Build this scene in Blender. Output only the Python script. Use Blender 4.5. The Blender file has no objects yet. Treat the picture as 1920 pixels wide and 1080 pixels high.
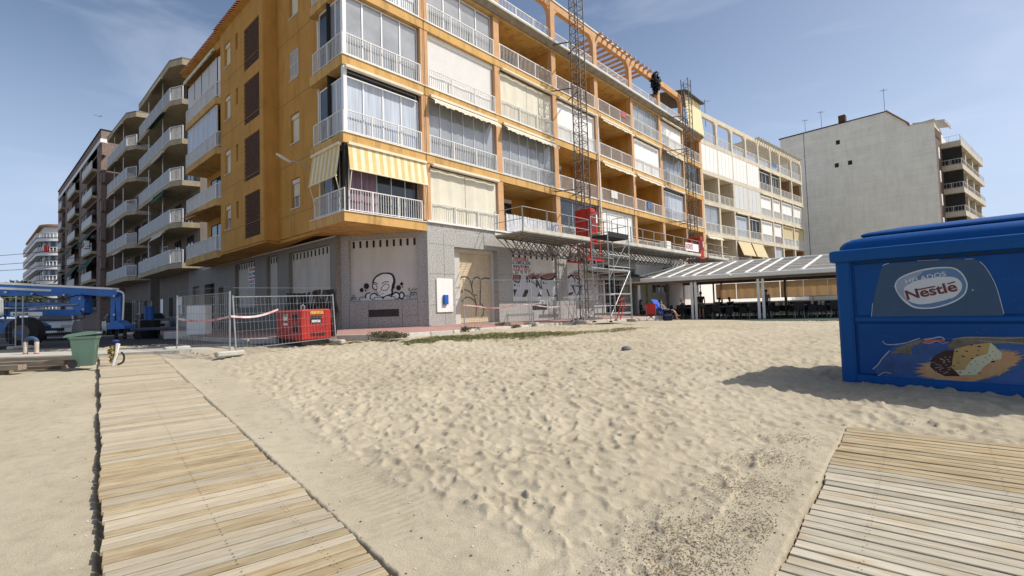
import bpy, bmesh, math, random
import numpy as np
from mathutils import Matrix, Vector, noise
random.seed(7); np.random.seed(7)
R = math.radians
sc = bpy.context.scene
col = sc.collection
# ------------------------------------------------------------------ camera, sky, sun, exposure
FPX, CZ = 905.0, 1.6
_p = math.atan(41 / FPX); _r = 0.031
_f = Vector((0, math.cos(_p), math.sin(_p))); _x = Vector((1, 0, 0)); _u = Vector((0, -math.sin(_p), math.cos(_p)))
CR = math.cos(_r) * _x - math.sin(_r) * _u
CU = math.sin(_r) * _x + math.cos(_r) * _u
cam = bpy.data.objects.new('camera', bpy.data.cameras.new('camera')); col.objects.link(cam)
cam.data.sensor_width = 36; cam.data.lens = 36 * FPX / 1920; cam.data.clip_end = 6000; cam.data.clip_start = 0.05
m = Matrix((CR, CU, -_f)).transposed().to_4x4(); m.translation = (0, 0, CZ); cam.matrix_world = m
sc.camera = cam
SUN_AZ, SUN_EL = 93.0, 48.0
w = bpy.data.worlds.new("World"); sc.world = w; w.use_nodes = True
nt = w.node_tree; bg = nt.nodes['Background']; sky = nt.nodes.new('ShaderNodeTexSky')
sky.sky_type = 'NISHITA'; sky.sun_disc = False; sky.sun_elevation = R(SUN_EL); sky.sun_rotation = R(SUN_AZ)
sky.air_density = 1.0; sky.dust_density = 2.6; sky.ozone_density = 2.0; sky.altitude = 0
tc = nt.nodes.new('ShaderNodeTexCoord'); mp = nt.nodes.new('ShaderNodeMapping'); mp.inputs['Scale'].default_value = (1.2, 2.2, 7.0)
mp.inputs['Rotation'].default_value = (0.25, 0.18, 0.5)
nz = nt.nodes.new('ShaderNodeTexNoise'); nz.inputs['Scale'].default_value = 1.6; nz.inputs['Detail'].default_value = 6; nz.inputs['Distortion'].default_value = 0.5
rp = nt.nodes.new('ShaderNodeValToRGB'); rp.color_ramp.elements[0].position = 0.5; rp.color_ramp.elements[0].color = (0, 0, 0, 1)
rp.color_ramp.elements[1].position = 0.85; rp.color_ramp.elements[1].color = (0.48, 0.48, 0.48, 1)
mx = nt.nodes.new('ShaderNodeMixRGB'); mx.inputs[2].default_value = (6.6, 7.2, 8.2, 1)
nt.links.new(tc.outputs['Generated'], mp.inputs[0]); nt.links.new(mp.outputs[0], nz.inputs['Vector']); nt.links.new(nz.outputs['Fac'], rp.inputs[0])
nt.links.new(rp.outputs[0], mx.inputs[0]); nt.links.new(sky.outputs[0], mx.inputs[1]); sx_ = nt.nodes.new('ShaderNodeSeparateXYZ'); nt.links.new(tc.outputs['Generated'], sx_.inputs[0])
hr = nt.nodes.new('ShaderNodeMapRange'); hr.interpolation_type = 'SMOOTHERSTEP'; hr.inputs[1].default_value = -0.08; hr.inputs[2].default_value = 0.62; hr.inputs[3].default_value = 0.80; hr.inputs[4].default_value = 0.0
nt.links.new(sx_.outputs['Z'], hr.inputs[0]); hm = nt.nodes.new('ShaderNodeMixRGB'); hm.inputs[2].default_value = (4.9, 6.0, 8.1, 1)
nt.links.new(hr.outputs[0], hm.inputs[0]); nt.links.new(mx.outputs[0], hm.inputs[1]); nt.links.new(hm.outputs[0], bg.inputs[0])
bg.inputs[1].default_value = 0.127
sun = bpy.data.objects.new('sun', bpy.data.lights.new('sun', 'SUN')); col.objects.link(sun)
sun.data.energy = 4.7; sun.data.angle = R(0.55); sun.data.color = (1.0, 0.95, 0.87)
sd = Vector((math.sin(R(SUN_AZ)) * math.cos(R(SUN_EL)), math.cos(R(SUN_AZ)) * math.cos(R(SUN_EL)), math.sin(R(SUN_EL))))
sun.rotation_euler = sd.to_track_quat('Z', 'Y').to_euler(); sun.location = (30, 0, 60)
sc.view_settings.view_transform = 'Standard'; sc.view_settings.look = 'None'; sc.view_settings.gamma = 1
sc.view_settings.exposure = 0.0; sc.view_settings.use_curve_mapping = False
sc.cycles.max_bounces = 6; sc.cycles.diffuse_bounces = 3; sc.cycles.glossy_bounces = 3; sc.cycles.transmission_bounces = 4
sc.cycles.transparent_max_bounces = 8; sc.cycles.caustics_reflective = False; sc.cycles.caustics_refractive = False
sc.cycles.use_denoising = True

# ------------------------------------------------------------------ helpers
def ray(u, v): return _f + CR * ((u - 960) / FPX) + CU * ((540 - v) / FPX)
def at(u, v, z):
    d = ray(u, v); t = (z - CZ) / d.z
    return Vector((d.x * t, d.y * t, z))
def frame(x0, y0, dx, dy, z=0):
    l = math.hypot(dx, dy); dx /= l; dy /= l
    return Matrix(((dx, -dy, 0, x0), (dy, dx, 0, y0), (0, 0, 1, z), (0, 0, 0, 1)))
def fs(M, u, v, off=0.0):        # a sight line met with the vertical plane y=off of a frame -> local (x, z)
    Mi = M.inverted(); o = Mi @ Vector((0, 0, CZ)); d = Mi.to_3x3() @ ray(u, v); t = (off - o.y) / d.y
    q = o + d * t
    return q.x, q.z
MATS = {}
def mat(name, c, rough=0.8, var=0.12, scale=2.5, bump=0.0, bscale=60, metal=0.0, spec=0.35, c2=None, stretch=(1, 1, 1), rnd=0.0, detail=6, alpha=None, trans=0.0, dirt=0.0):
    if name in MATS: return MATS[name]
    m = bpy.data.materials.new(name); m.use_nodes = True; n = m.node_tree; b = n.nodes['Principled BSDF']
    b.inputs['Roughness'].default_value = rough; b.inputs['Metallic'].default_value = metal
    b.inputs['Specular IOR Level'].default_value = spec
    tc = n.nodes.new('ShaderNodeTexCoord'); mp = n.nodes.new('ShaderNodeMapping'); mp.inputs['Scale'].default_value = stretch
    n.links.new(tc.outputs['Object'], mp.inputs[0])
    nz = n.nodes.new('ShaderNodeTexNoise'); nz.inputs['Scale'].default_value = scale; nz.inputs['Detail'].default_value = detail; nz.inputs['Roughness'].default_value = 0.62
    n.links.new(mp.outputs[0], nz.inputs['Vector'])
    r = n.nodes.new('ShaderNodeValToRGB'); r.color_ramp.elements[0].position = 0.3; r.color_ramp.elements[1].position = 0.7
    if c2 is None: c2 = tuple(x * (1 - var) for x in c); c1 = tuple(min(1, x * (1 + var)) for x in c)
    else: c1 = c
    r.color_ramp.elements[0].color = (*c2, 1); r.color_ramp.elements[1].color = (*c1, 1)
    n.links.new(nz.outputs['Fac'], r.inputs[0]); out = r.outputs[0]
    if dirt:
        d = n.nodes.new('ShaderNodeTexNoise'); d.inputs['Scale'].default_value = 1.3; d.inputs['Detail'].default_value = 8; d.inputs['Roughness'].default_value = 0.7
        mp2 = n.nodes.new('ShaderNodeMapping'); mp2.inputs['Scale'].default_value = (1.6, 1.6, 0.25); n.links.new(tc.outputs['Object'], mp2.inputs[0]); n.links.new(mp2.outputs[0], d.inputs['Vector'])
        rr = n.nodes.new('ShaderNodeValToRGB'); rr.color_ramp.elements[0].position = 0.48; rr.color_ramp.elements[0].color = (0, 0, 0, 1); rr.color_ramp.elements[1].position = 0.72; rr.color_ramp.elements[1].color = (dirt, dirt, dirt, 1)
        n.links.new(d.outputs['Fac'], rr.inputs[0]); x = n.nodes.new('ShaderNodeMixRGB'); x.blend_type = 'MULTIPLY'; x.inputs[2].default_value = (0.35, 0.31, 0.27, 1)
        n.links.new(rr.outputs[0], x.inputs[0]); n.links.new(out, x.inputs[1]); out = x.outputs[0]
    if rnd:
        oi = n.nodes.new('ShaderNodeObjectInfo'); mr = n.nodes.new('ShaderNodeMapRange'); mr.inputs[3].default_value = 1 - rnd; mr.inputs[4].default_value = 1 + rnd
        n.links.new(oi.outputs['Random'], mr.inputs[0]); x = n.nodes.new('ShaderNodeMixRGB'); x.blend_type = 'MULTIPLY'; x.inputs[0].default_value = 1
        n.links.new(out, x.inputs[1]); n.links.new(mr.outputs[0], x.inputs[2]); out = x.outputs[0]
    n.links.new(out, b.inputs['Base Color'])
    if bump:
        bn = n.nodes.new('ShaderNodeTexNoise'); bn.inputs['Scale'].default_value = bscale; bn.inputs['Detail'].default_value = 4
        n.links.new(mp.outputs[0], bn.inputs['Vector']); bp = n.nodes.new('ShaderNodeBump'); bp.inputs['Strength'].default_value = bump; bp.inputs['Distance'].default_value = 0.02
        n.links.new(bn.outputs['Fac'], bp.inputs['Height']); n.links.new(bp.outputs[0], b.inputs['Normal'])
    if trans: b.inputs['Transmission Weight'].default_value = trans
    if alpha is not None: b.inputs['Alpha'].default_value = alpha
    MATS[name] = m; return m

class MB:
    """collects shapes, links them as one mesh object"""
    def __init__(s): s.v = []; s.f = []; s.m = []; s.mi = 0
    def add(s, vs, fs_):
        k = len(s.v); s.v.extend([tuple(v) for v in vs]); s.f.extend([tuple(i + k for i in f) for f in fs_]); s.m.extend([s.mi] * len(fs_)); return s
    def box(s, x0, x1, y0, y1, z0, z1, T=None):
        vs = [Vector((x, y, z)) for z in (z0, z1) for y in (y0, y1) for x in (x0, x1)]
        if T is not None: vs = [T @ v for v in vs]
        return s.add(vs, [(0, 2, 3, 1), (4, 5, 7, 6), (0, 1, 5, 4), (2, 6, 7, 3), (0, 4, 6, 2), (1, 3, 7, 5)])
    def cbox(s, x0, x1, y0, y1, z0, z1, c=0.02, T=None):  # box with chamfered vertical+horizontal edges
        xs = (x0, x0 + c, x1 - c, x1); vs = []
        def ring(z, k):
            a, b, d, e = x0 + k, x1 - k, y0 + k, y1 - k
            return [(a + c, d, z), (b - c, d, z), (b, d + c, z), (b, e - c, z), (b - c, e, z), (a + c, e, z), (a, e - c, z), (a, d + c, z)]
        for z, k in ((z0, c), (z0 + c, 0), (z1 - c, 0), (z1, c)): vs += ring(z, k)
        if T is not None: vs = [T @ Vector(v) for v in vs]
        F = [tuple(range(7, -1, -1)), tuple(range(24, 32))]
        for r_ in range(3):
            for i in range(8): F.append((r_ * 8 + i, r_ * 8 + (i + 1) % 8, r_ * 8 + 8 + (i + 1) % 8, r_ * 8 + 8 + i))
        return s.add(vs, F)
    def bar(s, a, b, w, h=None, up=(0, 0, 1)):      # rectangular bar between two points
        a, b = Vector(a), Vector(b); h = h or w; d = (b - a)
        if d.length < 1e-6: return s
        d.normalize(); up = Vector(up)
        if abs(d.dot(up)) > 0.98: up = Vector((1, 0, 0)) if abs(d.x) < 0.9 else Vector((0, 1, 0))
        x = d.cross(up).normalized(); y = x.cross(d)
        vs = [p + x * i * w / 2 + y * j * h / 2 for p in (a, b) for (i, j) in ((-1, -1), (1, -1), (1, 1), (-1, 1))]
        return s.add(vs, [(3, 2, 1, 0), (4, 5, 6, 7), (0, 1, 5, 4), (1, 2, 6, 5), (2, 3, 7, 6), (3, 0, 4, 7)])
    def tube(s, pts, r, n=6, cap=True):
        pts = [Vector(p) for p in pts]; rs = r if isinstance(r, (list, tuple)) else [r] * len(pts); vs = []
        px_ = None
        for i, p in enumerate(pts):
            d = (pts[min(i + 1, len(pts) - 1)] - pts[max(i - 1, 0)]).normalized()
            if px_ is None:
                up = Vector((0, 0, 1)) if abs(d.z) < 0.9 else Vector((1, 0, 0)); x = d.cross(up).normalized()
            else: x = (px_ - d * px_.dot(d)).normalized()
            px_ = x; y = x.cross(d)
            for k in range(n):
                t = 2 * math.pi * k / n; vs.append(p + (x * math.cos(t) + y * math.sin(t)) * rs[i])
        F = [(i * n + k, i * n + (k + 1) % n, i * n + n + (k + 1) % n, i * n + n + k) for i in range(len(pts) - 1) for k in range(n)]
        if cap: F += [tuple(range(n - 1, -1, -1)), tuple(range((len(pts) - 1) * n, len(pts) * n))]
        return s.add(vs, F)
    def prism(s, poly, z0, z1, T=None):             # poly in xy, extruded along z (ccw)
        n = len(poly); vs = [Vector((p[0], p[1], z0)) for p in poly] + [Vector((p[0], p[1], z1)) for p in poly]
        if T is not None: vs = [T @ v for v in vs]
        return s.add(vs, [tuple(range(n - 1, -1, -1)), tuple(range(n, 2 * n))] + [(i, (i + 1) % n, n + (i + 1) % n, n + i) for i in range(n)])
    def xzprism(s, poly, y0, y1):                   # poly in xz (ccw seen from -y), front face at y0
        n = len(poly); vs = [(p[0], y0, p[1]) for p in poly] + [(p[0], y1, p[1]) for p in poly]
        return s.add(vs, [tuple(range(n)), tuple(range(2 * n - 1, n - 1, -1))] + [(i, n + i, n + (i + 1) % n, (i + 1) % n) for i in range(n)])
    def yzprism(s, poly, x0, x1):
        n = len(poly); vs = [(x0, p[0], p[1]) for p in poly] + [(x1, p[0], p[1]) for p in poly]
        return s.add(vs, [tuple(range(n - 1, -1, -1)), tuple(range(n, 2 * n))] + [(i, (i + 1) % n, n + (i + 1) % n, n + i) for i in range(n)])
    def cyl(s, c, r, h, n=16, axis='z', r2=None):
        r2 = r if r2 is None else r2; c = Vector(c); ax = {'x': (Vector((0, 1, 0)), Vector((0, 0, 1)), Vector((1, 0, 0))), 'y': (Vector((0, 0, 1)), Vector((1, 0, 0)), Vector((0, 1, 0))), 'z': (Vector((1, 0, 0)), Vector((0, 1, 0)), Vector((0, 0, 1)))}[axis]
        vs = [c + (ax[0] * math.cos(2 * math.pi * k / n) + ax[1] * math.sin(2 * math.pi * k / n)) * rr + ax[2] * hh for rr, hh in ((r, 0), (r2, h)) for k in range(n)]
        return s.add(vs, [tuple(range(n - 1, -1, -1)), tuple(range(n, 2 * n))] + [(k, (k + 1) % n, n + (k + 1) % n, n + k) for k in range(n)])
    def ball(s, c, rx, ry=None, rz=None, n=10, k=6):
        ry = ry or rx; rz = rz or rx; vs = [(c[0], c[1], c[2] - rz)]
        for i in range(1, k):
            a = math.pi * i / k - math.pi / 2
            for j in range(n): t = 2 * math.pi * j / n; vs.append((c[0] + rx * math.cos(a) * math.cos(t), c[1] + ry * math.cos(a) * math.sin(t), c[2] + rz * math.sin(a)))
        vs.append((c[0], c[1], c[2] + rz)); F = [(0, 1 + (j + 1) % n, 1 + j) for j in range(n)]
        for i in range(k - 2):
            for j in range(n): F.append((1 + i * n + j, 1 + i * n + (j + 1) % n, 1 + (i + 1) * n + (j + 1) % n, 1 + (i + 1) * n + j))
        t = len(vs) - 1; F += [(t, 1 + (k - 2) * n + j, 1 + (k - 2) * n + (j + 1) % n) for j in range(n)]
        return s.add(vs, F)
    def mesh(s, name, mats):
        me = bpy.data.meshes.new(name); me.from_pydata(s.v, [], s.f)
        mats = mats if isinstance(mats, (list, tuple)) else [mats]
        for q in mats: me.materials.append(q)
        if len(mats) > 1: me.polygons.foreach_set('material_index', s.m)
        me.update(); return me
    def build(s, name, mats, parent=None, M=None, smooth=False, kind=None, label=None):
        me = s.mesh(name, mats)
        if smooth:
            me.polygons.foreach_set('use_smooth', [True] * len(me.polygons))
            if smooth != 'all': me.set_sharp_from_angle(angle=R(35))
        return place(name, me, parent, M, kind, label)
def place(name, me, parent=None, M=None, kind=None, label=None):
    o = bpy.data.objects.new(name, me); col.objects.link(o); M = M or Matrix()
    if parent is not None:
        o.parent = parent; o.matrix_basis = WM[parent.name].inverted() @ M
    else: o.matrix_basis = M
    WM[o.name] = M.copy()
    if kind: o['kind'] = kind
    if label: o['label'] = label
    return o
WM = {}
def tag(o, label, cat, group=None):
    o['label'] = label; o['category'] = cat
    if group: o['group'] = group
    return o
def thing(name, label, cat, M=None, group=None):
    o = bpy.data.objects.new(name, None); o.empty_display_size = 0.2; col.objects.link(o); M = M or Matrix(); o.matrix_basis = M; WM[o.name] = M.copy()
    return tag(o, label, cat, group)
KIDS = {}
def kids(o): return [c for c in o.children]
def dup(root, M, label, group=None):
    r_ = root.copy(); col.objects.link(r_); r_.matrix_basis = M; WM[r_.name] = M.copy(); r_['label'] = label
    if group: r_['group'] = group
    for ch in kids(root):
        c = ch.copy(); col.objects.link(c); c.parent = r_
        for g in kids(ch):
            d = g.copy(); col.objects.link(d); d.parent = c
    return r_
def T3(x, y, z, rz=0, rx=0, ry=0): return Matrix.Translation((x, y, z)) @ Matrix.Rotation(rz, 4, 'Z') @ Matrix.Rotation(ry, 4, 'Y') @ Matrix.Rotation(rx, 4, 'X')
def text_mesh(s, size, bold=0.0, depth=0.002, sx=1.0):
    cu = bpy.data.curves.new('lettering', 'FONT'); cu.body = s; cu.size = size; cu.offset = bold; cu.extrude = depth; cu.resolution_u = 3
    o = bpy.data.objects.new('lettering', cu); col.objects.link(o); dg = bpy.context.evaluated_depsgraph_get()
    me = bpy.data.meshes.new_from_object(o.evaluated_get(dg)); bpy.data.objects.remove(o); bpy.data.curves.remove(cu)
    me.transform(Matrix.Rotation(R(90), 4, 'X') @ Matrix.Diagonal((sx, 1, 1, 1))); return me
def lettering(s, size, M, mt, parent, bold=0.0, sx=1.0, name='lettering'):
    me = text_mesh(s, size, bold, 0.002, sx); me.materials.clear(); me.materials.append(mt); return place(name, me, parent, M)
def wall_holes(mb, x0, x1, z0, z1, holes, y0=0.0, y1=0.3):
    """a wall slab (front y0, back y1) with rectangular holes and their reveals"""
    xs = sorted({x0, x1, *[h[0] for h in holes], *[h[1] for h in holes]}); zs = sorted({z0, z1, *[h[2] for h in holes], *[h[3] for h in holes]})
    xs = [x for x in xs if x0 <= x <= x1]; zs = [z for z in zs if z0 <= z <= z1]
    def hole(xa, xb, za, zb):
        xc, zc = (xa + xb) / 2, (za + zb) / 2
        return any(h[0] < xc < h[1] and h[2] < zc < h[3] for h in holes)
    for i in range(len(xs) - 1):
        for j in range(len(zs) - 1):
            if not hole(xs[i], xs[i + 1], zs[j], zs[j + 1]):
                a, b, c, d = xs[i], xs[i + 1], zs[j], zs[j + 1]
                mb.add([(a, y0, c), (b, y0, c), (b, y0, d), (a, y0, d)], [(0, 1, 2, 3)])
                mb.add([(a, y1, c), (b, y1, c), (b, y1, d), (a, y1, d)], [(3, 2, 1, 0)])
    for (a, b, c, d) in holes:
        mb.add([(a, y0, c), (b, y0, c), (b, y1, c), (a, y1, c)], [(0, 3, 2, 1)][:1]); mb.add([(a, y0, d), (b, y0, d), (b, y1, d), (a, y1, d)], [(0, 1, 2, 3)])
        mb.add([(a, y0, c), (a, y1, c), (a, y1, d), (a, y0, d)], [(0, 1, 2, 3)]); mb.add([(b, y0, c), (b, y1, c), (b, y1, d), (b, y0, d)], [(3, 2, 1, 0)])
    mb.add([(x0, y0, z0), (x0, y1, z0), (x0, y1, z1), (x0, y0, z1)], [(3, 2, 1, 0)]); mb.add([(x1, y0, z0), (x1, y1, z0), (x1, y1, z1), (x1, y0, z1)], [(0, 1, 2, 3)])
    mb.add([(x0, y0, z1), (x1, y0, z1), (x1, y1, z1), (x0, y1, z1)], [(0, 1, 2, 3)]); mb.add([(x0, y0, z0), (x1, y0, z0), (x1, y1, z0), (x0, y1, z0)], [(3, 2, 1, 0)])
    return mb

# ------------------------------------------------------------------ materials
orange = mat('ochre_stucco', (0.50, 0.262, 0.060), 0.9, 0.12, 0.8, bump=0.25, bscale=45, dirt=0.42)
orange_s = mat('ochre_slab_edge', (0.58, 0.355, 0.125), 0.9, 0.12, 1.6, bump=0.3, bscale=30, dirt=0.75)
terracol = mat('salmon_column', (0.56, 0.33, 0.17), 0.9, 0.1, 2, bump=0.2, dirt=0.25)
beige_c = mat('beige_frame_paint', (0.60, 0.54, 0.42), 0.9, 0.1, 2, bump=0.2, dirt=0.3)
brick_dark = mat('dark_brick_lattice', (0.095, 0.05, 0.032), 0.9, 0.25, 6)
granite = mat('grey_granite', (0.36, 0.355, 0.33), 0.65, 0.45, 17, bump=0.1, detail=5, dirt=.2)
shaded_brown_granite = mat('shade_darkened_brown_granite', (0.22, 0.205, 0.175), 0.7, 0.35, 17, detail=5, dirt=.25)  # brownish stone, its colour lowered to hold the street canyon's shade
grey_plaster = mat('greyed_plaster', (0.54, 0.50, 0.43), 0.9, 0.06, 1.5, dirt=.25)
granite_d = mat('joint_dark', (0.07, 0.07, 0.07), 0.9)
plaster = mat('pale_plaster', (0.58, 0.56, 0.51), 0.9, 0.06, 1.2, bump=0.15, dirt=0.18)
plaster_w = mat('whitewashed_plaster', (0.76, 0.75, 0.71), 0.9, 0.06, 1.2, bump=0.15, dirt=0.2)
white = mat('white_paint', (0.78, 0.78, 0.77), 0.5, 0.04, 3)
rail_w = mat('white_painted_iron', (0.72, 0.71, 0.68), 0.5, 0.08, 6, dirt=0.25)
alu = mat('white_aluminium', (0.76, 0.77, 0.78), 0.35, 0.04, 3, spec=0.5)
steel = mat('galvanised_steel', (0.42, 0.43, 0.44), 0.45, 0.15, 12, metal=0.75)
scaff = mat('scaffold_steel', (0.36, 0.36, 0.35), 0.5, 0.2, 10, metal=0.5)
dark_steel = mat('dark_mast_steel', (0.13, 0.115, 0.105), 0.6, 0.25, 10, metal=0.4)
glass = mat('window_glass', (0.10, 0.12, 0.14), 0.06, 0.2, 1.0, spec=0.8)
glass_d = mat('dark_window_glass', (0.025, 0.03, 0.035), 0.07, 0.3, 1.0, spec=0.7)
glass_g = mat('grey_window_glass', (0.27, 0.29, 0.31), 0.08, 0.22, 0.9, spec=0.9)
curtain_b = mat('pale_curtain', (0.42, 0.47, 0.54), 0.35, 0.25, 3.0, stretch=(4, 1, 0.15), spec=0.5)
curtain_p = mat('mauve_curtain', (0.20, 0.13, 0.17), 0.8, 0.45, 3.0, stretch=(4, 1, 0.15))
blind_w = mat('white_blind', (0.78, 0.77, 0.74), 0.75, 0.03, 2)
blind_c = mat('cream_blind', (0.66, 0.62, 0.50), 0.8, 0.05, 2, dirt=0.15)
blind_t = mat('tan_blind', (0.55, 0.46, 0.27), 0.8, 0.06, 2)
blind_g = mat('grey_white_panel', (0.58, 0.59, 0.58), 0.6, 0.05, 2)
awn_c = mat('cream_awning', (0.66, 0.60, 0.47), 0.85, 0.08, 3)
awn_y = mat('yellow_stripe', (0.60, 0.47, 0.20), 0.85, 0.08, 3)
awn_g = mat('green_awning', (0.02, 0.09, 0.06), 0.85, 0.3, 3)
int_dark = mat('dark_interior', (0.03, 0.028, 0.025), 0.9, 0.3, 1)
brown = mat('brown_timber', (0.10, 0.06, 0.035), 0.8, 0.3, 3)
red_p = mat('red_machine_paint', (0.42, 0.022, 0.014), 0.5, 0.15, 3, spec=0.4, dirt=0.3)
blue_p = mat('blue_machine_paint', (0.012, 0.10, 0.40), 0.42, 0.15, 2.5, spec=0.5, dirt=0.3)
black_r = mat('black_rubber', (0.02, 0.02, 0.02), 0.8, 0.3, 8, bump=0.3)
black_p = mat('black_spray_paint', (0.015, 0.015, 0.018), 0.7, 0.3, 8)
concrete = mat('pale_concrete', (0.44, 0.42, 0.37), 0.9, 0.15, 3, bump=0.3, bscale=30)
asphalt = mat('asphalt', (0.055, 0.055, 0.055), 0.9, 0.3, 14, bump=0.4, bscale=90)
redtile = mat('red_pavement_tile', (0.36, 0.20, 0.17), 0.9, 0.15, 5, bump=0.15, rnd=0.12)
tile_terra = mat('terracotta_tile', (0.26, 0.11, 0.06), 0.85, 0.3, 5, rnd=0.2)
# ------------------------------------------------------------------ ground
def smin(a, b, k=0.12):
    h = np.clip(0.5 + 0.5 * (b - a) / k, 0, 1); return b * (1 - h) + a * h - k * h * (1 - h)
def G(x, y):                       # the beach's broad lie: it climbs from the sea to the street
    x = np.asarray(x, float); y = np.asarray(y, float)
    zm = np.interp(x, [-9, -5, -1, 4, 15, 25], [0.665, 0.76, 0.84, 0.82, 0.60, 0.55])
    return smin(0.048 * y, zm)
# the two walkways: start, direction, width
W1 = dict(o=Vector((-1.62, 2.87, 0)), a=R(-40.6), w=1.23)
W2 = dict(o=Vector((3.49, 5.14, 0)), a=R(220.4), w=2.5)
def wood(name, c1, c2, c3):
    m = bpy.data.materials.new(name); m.use_nodes = True; n = m.node_tree; b = n.nodes['Principled BSDF']; L = n.links.new
    b.inputs['Roughness'].default_value = 0.85; b.inputs['Specular IOR Level'].default_value = 0.2
    tc = n.nodes.new('ShaderNodeTexCoord'); oi = n.nodes.new('ShaderNodeObjectInfo'); ad = n.nodes.new('ShaderNodeVectorMath'); ad.operation = 'ADD'
    sc_ = n.nodes.new('ShaderNodeVectorMath'); sc_.operation = 'SCALE'; sc_.inputs[3].default_value = 37.0
    L(oi.outputs['Random'], sc_.inputs[0]); L(tc.outputs['Object'], ad.inputs[0]); L(sc_.outputs[0], ad.inputs[1])
    mp = n.nodes.new('ShaderNodeMapping'); mp.inputs['Scale'].default_value = (2.4, 55, 55); L(ad.outputs[0], mp.inputs[0])
    g = n.nodes.new('ShaderNodeTexNoise'); g.inputs['Scale'].default_value = 1.3; g.inputs['Detail'].default_value = 8; g.inputs['Roughness'].default_value = 0.7; L(mp.outputs[0], g.inputs['Vector'])
    mp2 = n.nodes.new('ShaderNodeMapping'); mp2.inputs['Scale'].default_value = (3.6, 13, 13); L(ad.outputs[0], mp2.inputs[0])
    p = n.nodes.new('ShaderNodeTexNoise'); p.inputs['Scale'].default_value = 1.0; p.inputs['Detail'].default_value = 4; L(mp2.outputs[0], p.inputs['Vector'])
    r1 = n.nodes.new('ShaderNodeValToRGB'); r1.color_ramp.elements[0].position = 0.30; r1.color_ramp.elements[0].color = (*c2, 1); r1.color_ramp.elements[1].position = 0.54; r1.color_ramp.elements[1].color = (*c1, 1); L(g.outputs['Fac'], r1.inputs[0])
    r2 = n.nodes.new('ShaderNodeValToRGB'); r2.color_ramp.elements[0].position = 0.48; r2.color_ramp.elements[0].color = (0, 0, 0, 1); r2.color_ramp.elements[1].position = 0.68; r2.color_ramp.elements[1].color = (0.75, 0.75, 0.75, 1); L(p.outputs['Fac'], r2.inputs[0])
    x = n.nodes.new('ShaderNodeMixRGB'); x.inputs[2].default_value = (*c3, 1); L(r2.outputs[0], x.inputs[0]); L(r1.outputs[0], x.inputs[1])
    mr = n.nodes.new('ShaderNodeMapRange'); mr.inputs[3].default_value = 0.84; mr.inputs[4].default_value = 1.12; L(oi.outputs['Random'], mr.inputs[0])
    y = n.nodes.new('ShaderNodeMixRGB'); y.blend_type = 'MULTIPLY'; y.inputs[0].default_value = 1; L(x.outputs[0], y.inputs[1]); L(mr.outputs[0], y.inputs[2]); L(y.outputs[0], b.inputs['Base Color'])
    bp = n.nodes.new('ShaderNodeBump'); bp.inputs['Strength'].default_value = 0.5; bp.inputs['Distance'].default_value = 0.004; L(g.outputs['Fac'], bp.inputs['Height']); L(bp.outputs[0], b.inputs['Normal'])
    return m
wd_pale = wood('weathered_pale_timber', (0.45, 0.39, 0.29), (0.27, 0.22, 0.15), (0.40, 0.33, 0.22))
wd_yel = wood('yellow_timber', (0.42, 0.345, 0.22), (0.21, 0.15, 0.085), (0.30, 0.20, 0.10))
wd_whi = wood('whitened_timber', (0.46, 0.42, 0.33), (0.25, 0.21, 0.15), (0.37, 0.30, 0.20))

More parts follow.
